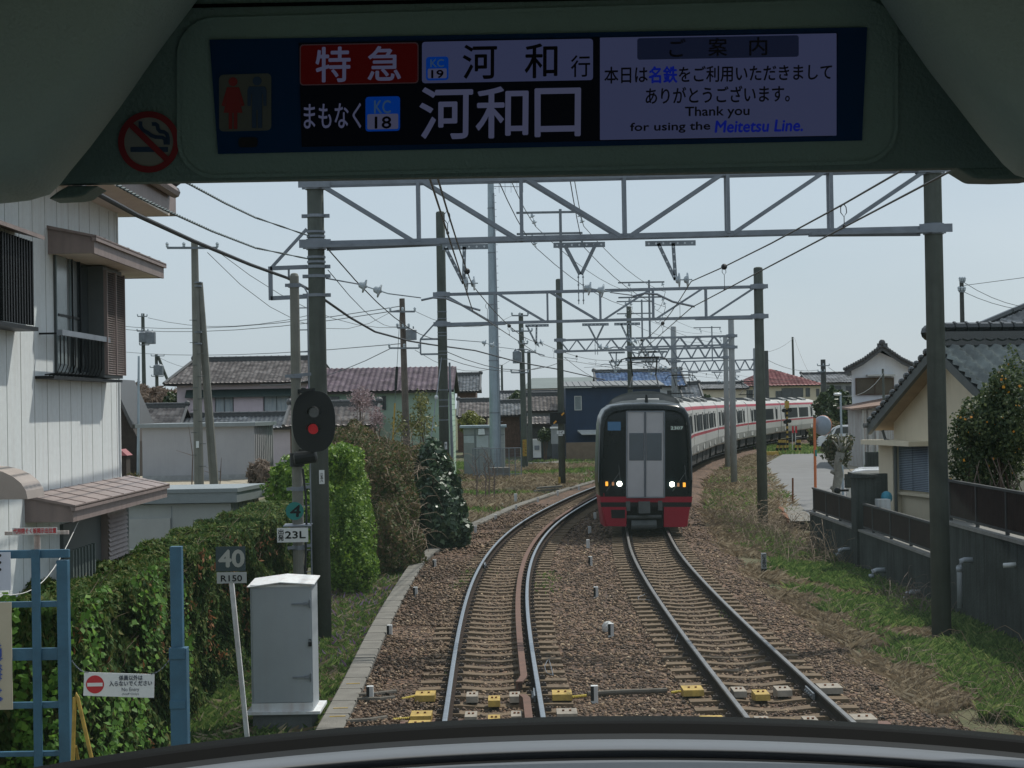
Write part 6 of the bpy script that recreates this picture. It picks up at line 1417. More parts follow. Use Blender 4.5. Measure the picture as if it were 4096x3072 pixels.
MB().box(P(138,2190,Yg).x,Yg-.02,P(150,2196,Yg).z,P(162,2190,Yg).x,Yg+.0,P(150,2140,Yg).z).build('post', M_RUSTP, T); mb = MB(); bar(mb,20,2122,275,2141,Yg-.0,.02); mb.build('arm', M_RUSTP, T); mb = MB(); bar(mb,50,2109,228,2139,Yg-.025,.008); mb.build('board', M_WHITED, T)
mb = MB(); text_px(mb,'代用閉そく板掲示出位置',(53,2114,225,2135),Yg-.032,bold=.001); mb.build('lettering', M_RED, T, fix=False)
T = thing('notice_board', 'cream board with bold blue lettering wired to the blue gate at the left edge', 'notice board', (P(0,2640,Yg).x, Yg-.06, P(0,2840,Yg).z)); pq((-260,2408,46,2843),Yg-.06,.01).build('board', mat('cream_board', (.46,.41,.31), .7, .06), T)
mb = MB(); text_px(mb,'通',(-75,2580,6,2640),Yg-.075,bold=.012); text_px(mb,'禁',(-70,2655,6,2720),Yg-.075,bold=.012); text_px(mb,'止',(-70,2735,6,2800),Yg-.075,bold=.012); mb.build('lettering', mat('blue_letter', (.03,.08,.35), .5), T, fix=False)
T = thing('notice_board', 'pale lilac board above the cream board at the left edge', 'notice board', (P(0,2240,Yg).x, Yg-.06, P(0,2370,Yg).z)); pq((-260,2208,42,2366),Yg-.06,.01).build('board', mat('lilac_board', (.50,.53,.62), .7, .05), T); mb = MB()
for y in (2222, 2250, 2278): q = P(0,y,Yg-.07); mb.cyl((q.x,Yg-.066,q.z),(q.x,Yg-.075,q.z),.012,n=12)
mb.build('dot', M_BLACK, T)
T = thing('blue_post', 'square blue steel gate post between the hedge and the speed sign', 'post', (P(716,2985,Yg).x, Yg, -.35)); a = P(694,3000,Yg); b = P(738,2185,Yg); mb = MB().box(a.x,Yg-.04,-.35,b.x-.022,Yg+.05,b.z); mb.build('post', M_BLUE, T, bevel=.004)
mb = MB().box(a.x-.01,Yg-.06,-.35,b.x+.012,Yg+.07,P(716,2590,Yg).z); mb.build('sleeve', M_BLUE, T, bevel=.004)
for y0, y1 in ((2588,2633),(2798,2830)): mb = MB().box(a.x-.014,Yg-.072,P(700,y1,Yg).z,b.x,Yg+.0,P(700,y0,Yg).z); mb.build('collar', M_BLUE, T, bevel=.003)
T = thing('no_entry_board', 'white no entry board with red disc hung on chains between gate and blue post', 'sign', (P(476,2740,Yg).x, Yg, P(476,2785,Yg).z))
tl, tr, bl, br = P(338,2688,Yg), P(618,2697,Yg), P(334,2782,Yg), P(616,2791,Yg)
for v in (tl,tr,bl,br): v.y = Yg
MB().prism([bl,br,tr,tl],(0,-.008,0)).build('board', M_WHITE, T); q = P(381,2737,Yg); r_ = .077
MB().cyl((q.x,Yg-.008,q.z),(q.x,Yg-.011,q.z),r_,n=40).build('red_disc', M_RED, T); MB().box(q.x-r_*.85,Yg-.014,q.z-.016,q.x+r_*.85,Yg-.011,q.z+.014).build('white_bar', M_WHITE, T)
mb = MB(); TX = mat('board_letter_grey', (.06,.07,.10), .6); text_px(mb,'係員以外は',(476,2702,570,2722),Yg-.012,bold=.0012); text_px(mb,'入らないでください',(437,2725,608,2745),Yg-.012,bold=.0012); text_px(mb,'No Entry',(487,2751,557,2770),Yg-.012); text_px(mb,'(Staff Only)',(488,2772,555,2783),Yg-.012); mb.build('lettering', TX, T, fix=False)
for (p0, p1) in (((355,2690),(285,2640)),((604,2698),(690,2622))): 
    a, b = P(*p0,Yg-.01), P(*p1,Yg-.01); mb = MB(); n = 14
    for i in range(n): s = a.lerp(b,i/n); s2 = a.lerp(b,(i+.7)/n); s.z -= .03*sin(pi*i/n); s2.z -= .03*sin(pi*(i+.7)/n); mb.beam(s,s2,.004 if i % 2 else .012,.012 if i % 2 else .004)
    mb.build('chain', M_GALV, T)
T = thing('yellow_stand', 'yellow painted A-shaped tube stand below the no entry board', 'stand', (P(320,3060,14.6).x, 14.6, -.35))
a, b, c, d_ = P(291,3060,14.6), P(301,2776,14.6), P(365,3040,14.6), P(312,3040,15.1); mb = MB(); top = Vector((b.x,14.6,b.z)); dn = lambda p, q, k: q+(p-q)*k
mb.tube([dn(a,top,2.0), top+Vector((-.005,0,-.03)), top+Vector((.008,0,0)), top+Vector((.02,0,-.03)), dn(c,top,2.0)], .017, 8); mb.build('frame', M_YEL, T); mb = MB(); mb.tube([P(302,2985,14.75), dn(P(316,3060,15),P(302,2985,14.75),2.2)], .015, 8); mb.build('rear_leg', M_YEL, T)
a, b = P(-20,2376,14.4), P(320,2072,18.5); q = []
for i in range(17): s = i/16; p = a.lerp(b,s); p.z -= .28*sin(pi*s); q.append(p)
tag(MB().tube(q,.004,5).build('rope', mat('white_rope', (.6,.6,.58), .9)), 'thin white rope slung from the gate to the house lattice', 'rope')
# ------------------------------------------------------------------ right side: retaining wall, fences, pillar, pipes
GW = -.75
T = thing('retaining_wall', 'dark stained concrete retaining wall at the right, with three grey drain pipes', 'wall', (8.3, 30, GW))
mb = MB().box(8.2,16,GW-.3,8.45,34.4,1.22); mb.build('wall_high', M_CONCW, T); mb = MB().box(8.2,34.4,GW-.3,8.42,48.6,.47); mb.box(8.17,16,1.2,8.47,34.4,1.26,1); mb.box(8.17,34.4,.45,8.44,48.6,.50,1); mb.build('wall_low', [M_CONCW, mat('wall_cap', (.2,.195,.18), .85, .2, 4)], T)
M_FEN = mat('fence_brown', (.034,.024,.021), .8, .25, 3, spec=.1); M_FENR = mat('fence_rail', (.07,.072,.072), .8, .15, spec=.15)
def fence(label, y0, y1, zb, zt, x=8.3):
    T = thing('slat_fence', label, 'fence', (x, y0, zb)); mb = MB(); y = y0
    while y < y1: mb.box(x-.012, y, zb+.05, x+.012, y+.085, zt-.03); y += .1
    mb.build('slats', M_FEN, T); mb = MB().box(x-.035,y0,zt-.035,x+.035,y1,zt+.01); mb.build('top_rail', M_FENR, T); MB().box(x-.025,y0,zb+.02,x+.025,y1,zb+.06).build('bottom_rail', M_FENR, T)
    y = y0+.2
    while y < y1: MB().box(x-.03,y-.03,zb-.08,x+.03,y+.03,zt-.035).build('post', M_FENR, T); y += 1.9
fence('dark brown slat fence on top of the high wall at the right edge', 16, 34.2, 1.30, 2.03)
fence('lower dark brown slat fence left of the near right catenary pole', 34.6, 41.6, .52, 1.12)
fence('far end of the dark brown fence beside the lane, left of the block pillar', 42.5, 48.6, .52, 1.16)
a = P(3408,1900,42); T = thing('block_pillar', 'dark square concrete gate pillar with sloping cap between the fences', 'pillar', (8.45,42,-.7))
MB().box(8.14,41.7,-.9,8.62,42.3,1.72).build('shaft', M_CONCW, T); MB().hexa([(8.08,41.64,1.72),(8.68,41.64,1.72),(8.68,42.36,1.72),(8.08,42.36,1.72),(8.08,41.64,1.82),(8.68,41.64,1.78),(8.68,42.36,1.78),(8.08,42.36,1.84)]).build('cap', M_CONCW, T)
T = thing('garden_wall', 'dark concrete yard wall with rounded top behind the block pillar', 'wall', (9,44,-.4)); a = P(3462,1940,44); b = P(3552,1985,44); MB().box(a.x-.1,44,-.5,b.x,44.2,P(3500,1895,44).z).build('wall', M_CONCW, T); c = P(3456,1936,43.3); e = P(3508,1936,43.3); MB().box(c.x,43.2,-.5,e.x,43.5,c.z).build('post', M_CONCW, T); MB().tube([(c.x,43.3,c.z-.03),(c.x+.06,43.3,c.z+.03),(e.x,43.3,c.z+.03)],.03,6).build('cap', M_FENR, T)
M_PVC = mat('pvc_pipe_grey', (.30,.33,.36), .45, .08)
for (px, py, ln, rr, kd, lab) in ((3770,1848+380,0,.05,'L','tall grey drain pipe with elbow on the retaining wall right of the near right pole'),
      (3540,2280,0,.055,'s','grey elbow drain pipe low on the wall left of the near right pole'),(3400,2196,0,.045,'s','small grey elbow drain pipe on the wall below the block pillar'),(3680,2368,0,.05,'s','grey elbow drain pipe touching the near right pole'),(4062,2258,0,.05,'h','short white pipe stub at the right edge of the retaining wall')):
    q = RX(px,py,8.2); m = mat('pvc_white', (.6,.62,.62), .5, .08) if kd == 'h' else M_PVC; mb = MB()
    if kd == 'L':
        t_ = RX(3890,2240,8.2); mb.tube([(8.25,t_.y,t_.z),(8.06,t_.y+.02,t_.z),(8.0,t_.y+.03,t_.z-.02),(7.97,t_.y+.03,t_.z-.1),(7.97,t_.y+.03,t_.z-.86)],rr,10); mb.tube([(7.97,t_.y+.03,t_.z-.12),(7.97,t_.y+.03,t_.z-.2)],rr*1.2,10)
    elif kd == 's': mb.tube([(8.25,q.y,q.z),(8.02,q.y,q.z),(7.93,q.y,q.z-.03),(7.90,q.y,q.z-.12)],rr,10); mb.tube([(7.90,q.y,q.z-.09),(7.90,q.y,q.z-.16)],rr*1.2,10)
    else: mb.tube([(8.25,q.y,q.z),(8.0,q.y-.02,q.z-.01)],rr*.8,10)
    tag(mb.build('drain_pipe', m, smooth=True), lab, 'pipe', 'drain pipes on the retaining wall')
tag(MB().box(8.43,14,-.6,14,34.5,1.0).box(8.43,34.52,-.6,14,46,-.1).build('yard', M_GROUND), 'raised soil yard behind the right wall', kind='structure')

# flowering shrub with orange fruit at the right edge
OT = leafmat('citrus_leaf', [(0,(.022,.042,.018)),(1,(.17,.20,.08)),(.5,(.055,.085,.035))], .55, .3, .3)
Tt = [bu(3900,4140,1560,1860,33,2.0), bu(3830,4010,1690,1990,33.5,1.5), bu(3900,4150,1620,2040,34,1.8), bu(4020,4220,1440,1880,33,2.0), bu(3960,4100,1530,1720,33.5,1.2), bu(3840,3930,1640,1780,33.5,.8), bu(3980,4060,1480,1600,33.4,.7)]
S = bush('citrus_bush', 'big dark evergreen bush dotted with orange fruit, in front of the cream house', Tt, 21000, .052, OT, cat='bush', inner=.45, lump=.22, zb=.9, stems=9, jit=.9)
p, d = multi_ell(Tt, 90, inner=.9, lump=.2); p = p[p[:,2] > 1.2]; leaves('fruit', p, d, .06, leafmat('orange_fruit', [(0,(.65,.20,.02)),(1,(.8,.45,.05))], .4, .1), S, asp=1.0, jit=.3)
mb = MB()
for i in range(26): a = (8.75+random.random()*1.6, 33+random.random()*1.4, 1.0); mb.tube([a,(a[0]+random.uniform(-.25,.25),a[1],a[2]+.5),(a[0]+random.uniform(-.5,.5),a[1],a[2]+random.uniform(.8,1.5))],[.018,.014,.006],4)
mb.build('bare_stem', M_TWIG, S, fix=False)

# ------------------------------------------------------------------ lane, yard, lane furniture
pl = [(9.6,56,0),(10.6,64.8,0),(12.0,78,0),(13.4,88.9,0),(15.6,108.5,0),(19.6,127,0),(23.4,136,0),(40,141,0)]
pr = [(11.9,56,0),(13.2,64.8,0),(15.0,78,0),(16.6,88.9,0),(19.4,108,0),(24,120,0),(30,127,0),(42,131,0)]
M_ROAD = mat('lane_concrete', (.155,.155,.155), .9, .10, .8, .25, 40)
V = [(x,y,-.30) for x,y,_ in pl]+[(x,y,-.30) for x,y,_ in pr]; n = len(pl)
tag(MB().add(V,[(i,i+1,n+i+1,n+i) for i in range(n-1)]).build('lane', M_ROAD), kind='structure')
V = [(x+.05,y,-.29) for x,y,_ in pr]+[(x+.75,y+.0,-.26) for x,y,_ in pr]
tag(MB().add(V,[(i,i+1,n+i+1,n+i) for i in range(1,n-2)]).build('gutter', M_KERB), kind='structure')
V = [(x-.75,y,-.27) for x,y,_ in pl]+[(x-.02,y,-.27) for x,y,_ in pl]+[(x-.75,y,-.5) for x,y,_ in pl]
tag(MB().add(V,[(i,i+1,n+i+1,n+i) for i in range(0,4)]+[(i,i+1,2*n+i+1,2*n+i) for i in range(0,4)]).build('lane_edge', M_KERB), kind='structure')
tag(MB().add([(13.95,64.8,-.27),(17.4,88.9,-.27),(20.2,108,-.27),(34,112,-.27),(28,70,-.27)],[(0,1,2,3,4)]).build('yard', mat('yard_paving', (.25,.22,.17), .9, .12, 1)), kind='structure')
mb = MB()
for i in range(9): mb.beam((9.6+i*.4-.55,57+i*3.4,-.45),(9.75+i*.4-.55,60+i*3.4,-.4),.16,.3)
tag(mb.build('stone_edge', M_RUST), 'broken rusty stone edging along the left side of the lane', 'edging')
q = G(3171,2012,-.3); T = thing('iron_stake', 'short dark iron stake at the left edge of the lane', 'stake', (q.x,q.y,-.3)); t_ = P(3171,1912,q.y); MB().cyl((q.x,q.y,-.35),(t_.x,q.y,t_.z),.035,n=8).build('stake', M_RUST, T)
# road mirror
Yr = 66; q = P(3262,1990,Yr); T = thing('traffic_mirror', 'round traffic mirror seen from behind on an orange pole with teal band', 'traffic mirror', (q.x,Yr,-.3)); t_ = P(3258,1672,Yr)
MB().cyl((q.x,Yr,-.35),(t_.x,Yr,t_.z),.052,n=12).build('pole', M_ORANGE, T); c = P(3262,1812,Yr); MB().cyl((c.x,Yr,c.z-.12),(c.x,Yr,c.z+.12),.058,n=12).build('band', M_TEAL, T)
c = P(3288,1702,Yr); nv = Vector((.62,.78,.0)).normalized(); mb = MB().lathe(c, nv, [(-.12,.05),(-.10,.16),(-.03,.33),(0,.37),(.04,.375),(.05,.36)], 28); mb.build('mirror_back', mat('mirror_back', (.27,.32,.38), .5, .08), T, smooth=True)
MB().lathe(c+nv*.05, nv, [(0,.38),(.02,.385),(.03,.35)],28).build('rim', M_ORANGE, T); MB().beam((t_.x,Yr,c.z),(c.x,Yr,c.z),.04,.05).build('bracket', M_GALV, T)
# pollarded tree
Yt = 62; bs = P(3348,2030,Yt); T = thing('pollarded_tree', 'pollarded tree with knobbly pale trunk and small leafy head beside the lane', 'tree', (bs.x,Yt,-.4))
pts = [P(3346,2060,Yt),P(3350,2000,Yt),P(3344,1960,Yt),P(3355,1900,Yt),P(3350,1860,Yt),P(3362,1810,Yt)]; mb = MB(); mb.tube(pts,[.21,.18,.15,.17,.14,.17],12)
for (x,y,x2,y2) in ((3338,1955,3322,1950),(3340,1890,3322,1886),(3350,1880,3368,1878)): mb.tube([P(x,y,Yt),P(x2,y2,Yt)],[.1,.05],8)
for (x,y) in ((3330,1760),(3350,1740),(3385,1750),(3400,1770),(3365,1735)): mb.tube([P(3360,1815,Yt),P((x+3362)/2+4,1785,Yt),P(x,y,Yt)],[.08,.05,.02],6)
mb.build('trunk', mat('plane_bark', (.22,.21,.18), .9, .3, 5, .5, 20), T, smooth=True)
PL = leafmat('pollard_leaf', [(0,(.03,.045,.02)),(1,(.20,.15,.10)),(.5,(.09,.10,.045))], .5, .3)
E_ = [bu(3302,3400,1765,1840,Yt,1.0), bu(3310,3360,1740,1800,Yt,.8), bu(3350,3420,1745,1800,Yt,.9), bu(3325,3405,1790,1862,Yt,.8)]
p, d = multi_ell(E_, 2900, inner=.35, lump=.35); leaves('crown', p, d, .085, PL, T)
# vans
def van():
    Yv = 132; T = thing('white_van', 'white minivan nose out beside the shabby white shed', 'car', (P(3340,1795,Yv).x,Yv,-.3)); s = 1/ppm(Yv); a = P(3268,1795,Yv); 
    def v(x, y): q = P(x,y,Yv); return (q.x, q.z)
    prof = [(3268,1786),(3266,1762),(3272,1748),(3300,1738),(3330,1712),(3352,1702),(3420,1698),(3470,1700),(3475,1786)]
    pp = [Vector((v(x,y)[0],Yv,v(x,y)[1])) for x,y in prof]; mb = MB().prism(pp,(0.55,1.75,0)); mb.build('body', mat('car_white', (.74,.75,.76), .25, .03, coat=.6), T, bevel=.05)
    w_ = [(3308,1736),(3334,1715),(3340,1712),(3322,1738)]; MB().prism([Vector((v(x,y)[0],Yv-.012,v(x,y)[1])) for x,y in w_],(.02,.02,0)).build('windscreen', M_GLASSL, T)
    for w_ in ([(3346,1714),(3364,1708),(3364,1734),(3336,1736)],[(3370,1708),(3412,1706),(3412,1734),(3370,1734)]): MB().prism([Vector((v(x,y)[0],Yv-.012,v(x,y)[1])) for x,y in w_],(.0,.02,0)).build('side_window', M_GLASS, T)
    for y in (1750,1759,1768,1777): q = P(3266,y,Yv); MB().beam((q.x-.01,Yv-.02,q.z),(q.x+.14,Yv-.02,q.z-.02),.02,.04).build('grille_bar', M_BLACK, T)
    for x in (3302,3440): q = P(x,1785,Yv); w2 = MB().cyl((q.x,Yv-.02,q.z),(q.x,Yv+.2,q.z),.33,n=20).build('wheel', M_BLACK, T)
van()
Yv = 48; T = thing('parked_car', 'white car roof showing above the yard wall behind the block pillar', 'car', (P(3470,1900,Yv).x,Yv,-.3)); a, b = P(3380,1895,Yv), P(3548,1895,Yv); zt = P(3460,1877,Yv).z
pr_ = [(a.x+.02,zt-.2),(a.x+.25,zt-.04),(a.x+.6,zt),(b.x+.2,zt),(b.x+.9,zt-.1),(b.x+1.2,zt-.6),(b.x+1.2,-.0),(a.x+.0,0)]
MB().prism([(x,Yv,z) for x,z in pr_],(.32,1.5,0)).build('body', MATS['car_white'], T, bevel=.04); 
mb = MB()
for i in range(5): mb.box(a.x+.62,Yv+.2+i*.26,zt-.01,b.x+.2,Yv+.26+i*.26,zt+.012)
mb.build('roof_rib', MATS['car_white'], T); MB().box(a.x-.02,Yv-.01,zt-.5,b.x+.6,Yv,zt-.12).build('side_window', M_GLASS, T)
for xx in (a.x,b.x+.6): MB().cyl((xx,Yv-.05,0),(xx,Yv+.15,0),.3,n=16).build('wheel', M_BLACK, T)
q = P(3350,1962,47.5); tag(MB().sphere((q.x,47.5,q.z),.1,10,6,sc=(1,.6,.9)).box(q.x,47.45,q.z-.03,q.x+.3,47.55,q.z+.03).build('side_mirror', M_BLACK, T))
# level crossing gear
def striped(mb, a, b, r, n): 
    a = Vector(a); b = Vector(b)
    for i in range(n): mb.cyl(a.lerp(b,i/n), a.lerp(b,(i+1)/n), r, n=10, mi=i % 2)
Yx = 131; q = P(3150,1800,Yx); t_ = P(3147,1600,Yx); T = thing('crossing_signal', 'yellow and black striped level crossing signal post with lamps', 'crossing signal', (q.x,Yx,-.3)); mb = MB(); striped(mb,(q.x,Yx,-.3),(t_.x,Yx,t_.z),.08,22); mb.build('pole', [M_YEL, M_BLACK], T)
mb = MB(); a, b = P(3140,1632,Yx), P(3155,1604,Yx); mb.box(a.x,Yx-.2,a.z,b.x,Yx+.2,b.z); mb.build('speaker_box', M_YEL, T)
for x, y in ((3160,1640),(3136,1642),(3158,1684),(3142,1688)): c = P(x,y,Yx-.2); MB().cyl((c.x,Yx-.25,c.z),(c.x,Yx,c.z),.15,n=14).build('lamp', M_BLACK, T)
for i, x in enumerate((3114,3188,3128)): q = P(x,1798,Yx-2); t_ = P(x,1760,Yx-2); T = thing('crossing_barrier', ['leftmost yellow and black striped barrier stub at the level crossing','yellow and black striped barrier stub right of the crossing signal','small striped barrier stub just left of the crossing signal'][i], 'barrier', (q.x,Yx-2,-.3)); mb = MB(); striped(mb,(q.x-.2,Yx-2,-.3),(q.x+.1,Yx-2,t_.z),.1,5); striped(mb,(q.x+.2,Yx-2,-.3),(q.x+.2,Yx-2,t_.z),.1,5); mb.build('stub', [M_YEL, M_BLACK], T)
for i, (x, s) in enumerate(((3168,1),(3181,1))):
    a, b = P(x,1732,Yx+.5), P(x+7,1704,Yx+.5); T = thing('warning_plate', ['left red and white vertical plate at the level crossing','right red and white vertical plate at the level crossing'][i], 'sign', (a.x,Yx+.5,-.3)); MB().box(a.x,Yx+.48,a.z,b.x,Yx+.5,b.z).build('plate', M_RED, T); MB().cyl((a.x+.02,Yx+.55,-.3),(a.x+.02,Yx+.55,b.z),.03,n=8).build('pole', M_WFRAME, T)
q = P(3082,1815,122); tag(MB().beam((q.x-.5,122,-.1),(q.x+.5,122.4,-.1),.5,.25).build('yellow_block', M_YEL), 'low yellow block lying left of the level crossing', 'kerb block')
# background vegetation
bush('evergreen_tree', 'dark evergreen trees between the red roofed house and the white house', [bu(3290,3420,1560,1700,150,5), bu(3300,3390,1600,1760,148,4), bu(3340,3425,1580,1720,149,4), bu(3290,3360,1680,1800,146,4)], 9000, .28, DARKT, cat='tree', lump=.25, jit=1)
bush('brown_shrub', 'brown and green shrubbery beyond the white van', [bu(3270,3420,1690,1780,143,4), bu(3250,3330,1730,1790,142,3)], 5000, .22, MIXV, jit=1)
bush('bare_tree', 'bare grey-brown tree clump behind the corner of the white house', [bu(470,620,1560,1700,128,7), bu(560,710,1560,1690,130,7), bu(480,560,1540,1640,130,5)], 9000, .16, GREYT, cat='tree', lump=.3, jit=1, asp=4)
bush('evergreen_tree', 'dark leafy tree left of the pink two storey house', [bu(630,712,1580,1680,124,5)], 4000, .22, DARKT, cat='tree', lump=.25)
bush('magnolia_tree', 'pinkish flowering tree in front of the green house', [bu(1390,1485,1550,1650,84,3), bu(1470,1530,1630,1710,83,2.4), bu(1400,1460,1560,1620,84,2)], 2200, .08, leafmat('magnolia_petal', [(0,(.14,.10,.10)),(1,(.46,.37,.39)),(.5,(.25,.18,.19))], .6, .4), cat='tree', stems=8, lump=.35, inner=.2)
bush('olive_shrub', 'thin yellow-green shrub in front of the green house wall', [bu(1560,1750,1640,1760,80,4), bu(1640,1720,1560,1680,80,3), bu(1570,1640,1650,1760,79,2)], 1300, .10, leafmat('olive_leaf', [(0,(.05,.07,.02)),(1,(.26,.24,.08)),(.5,(.13,.14,.045))], .5, .3), stems=12, lump=.35, inner=.15)
bush('hedge_bush', 'yellow-green hedge behind the equipment cabin', [bu(1838,1930,1650,1740,104,2.5)], 3000, .12, leafmat('hedge_yel', [(0,(.08,.10,.02)),(1,(.26,.26,.05))], .5, .3), lump=.2)
bush('garden_tree', 'dark garden tree behind the cluttered pole', [bu(2040,2110,1570,1640,140,4)], 1800, .25, DARKT, cat='tree')
bush('small_tree', 'small leafy tree in front of the dark porch', [bu(2150,2210,1715,1765,119,1.6)], 900, .12, DARKT, stems=6, inner=.1)
bush('potted_bush', 'small garden shrub behind the far train cars', [bu(2805,2850,1580,1608,160,2)], 500, .2, DARKT)
# bare saplings in front of the fence
for i, (x, y, t_) in enumerate(((1955,1975,1800),(1975,1960,1835),(1940,1950,1850),(1905,1945,1830))):
    q = P(x,y,72); T = thing('bare_sapling', ['tallest bare sapling in front of the mast fence','bare sapling just right of the tallest one by the mast','shorter bare sapling just left of the tallest one by the mast','leftmost bare sapling, below the equipment cabin door'][i], 'sapling', (q.x,72,-.35), 'bare saplings in front of the mast fence'); mb = MB(); top = P(x-8,t_,72); mb.tube([(q.x,72,-.4),(q.x+.05,72,(q.z+top.z)/2),(top.x,72,top.z)],[.035,.025,.008],5)
    for k in range(9): s = .3+k*.075; p = Vector((q.x,72,-.4)).lerp(top,s); e = p+Vector((random.choice((-1,1))*random.uniform(.15,.4),0,random.uniform(.2,.5))); mb.tube([p,p.lerp(e,.5)+Vector((0,0,.02)),e],[.014,.009,.004],4)
    mb.build('trunk', M_TWIG, T, fix=False)
for i, (x, yb2, yt2) in enumerate(((762,1945,1700),(835,1945,1840),(872,1945,1830))):
    q = P(x,yb2,63.5); top = P(x-8 if i == 0 else x+14,yt2,63.5); T = thing('bare_sapling', ['bare thin sapling just left of the tall weathered pole','bare twig right of the tall weathered pole','bare twig at the foot of the brace pole'][i], 'sapling', (q.x,63.5,-.1)); mb = MB(); mb.tube([(q.x,63.5,-.1),(q.x+.1,63.5,(q.z+top.z)/2),(top.x,63.5,top.z)],[.03,.02,.006],5); mb.tube([(q.x+.1,63.5,(q.z+top.z)/2),(q.x-.5,63.5,(q.z+top.z)/2+.2)],[.012,.004],4); mb.build('trunk', M_TWIG, T, fix=False)
# left far corner: dark gable, flower pots, red shrine roof
T = thing('dark_outbuilding', 'dark wooden outbuilding glimpsed between the white house and the long shed', 'outbuilding', (P(500,1800,100).x,100,-.3)); a, b = P(380,1800,100), P(556,1760,100); mb = MB(); mb.prism([(a.x,100,-.3),(b.x,100,-.3),(b.x,100,P(0,1760,100).z-.2),(P(524,1690,100).x,100,P(524,1700,100).z),(P(440,1560,100).x,100,P(440,1540,100).z),(a.x,100,3)],(0,5,0)); mb.build('wall', M_DARKW, T); e0, e1 = P(440,1530,99.5), P(524,1712,99.5); mb = MB().hexa([e0,e1,e1+Vector((0,6,0)),e0+Vector((0,6,0)),e0+Vector((.1,0,.2)),e1+Vector((.1,0,.2)),e1+Vector((.1,6,.2)),e0+Vector((.1,6,.2))]); mb.build('roof', M_RIDGE, T)
T = thing('red_hut_roof', 'small hut with dusty red roof beside the white house corner', 'hut', (P(500,1840,96).x,96,-.3)); a, b = P(470,1850,96), P(512,1822,96); MB().box(a.x,96,-.3,b.x-.1,97,a.z+.3).build('wall', M_DARKW, T); c = P(498,1796,96.4); MB().prism([(a.x-.2,95.8,b.z),(b.x,95.8,b.z),(c.x-.1,95.8,c.z)],(0,1.4,0)).build('roof', mat('dusty_red', (.30,.10,.11), .7), T)
for i, (x, c_) in enumerate(((520,M_DARKW),(543,M_TIMBER))): q = P(x,1922,88); T = thing('flower_pot', ['dark round flower pot with red sprigs at the left end of the long shed','brown square planter beside the dark flower pot'][i], 'flower pot', (q.x,88,q.z)); MB().lathe((q.x,88,-.05),(0,0,1),[(0,.13),(.3,.2),(.31,.17)],10 if i == 0 else 4).build('pot', c_, T); p, d = ell_pts(120,(q.x,88,.35),(.25,.2,.2)); leaves('plant', p, d, .05, MIXV, T)

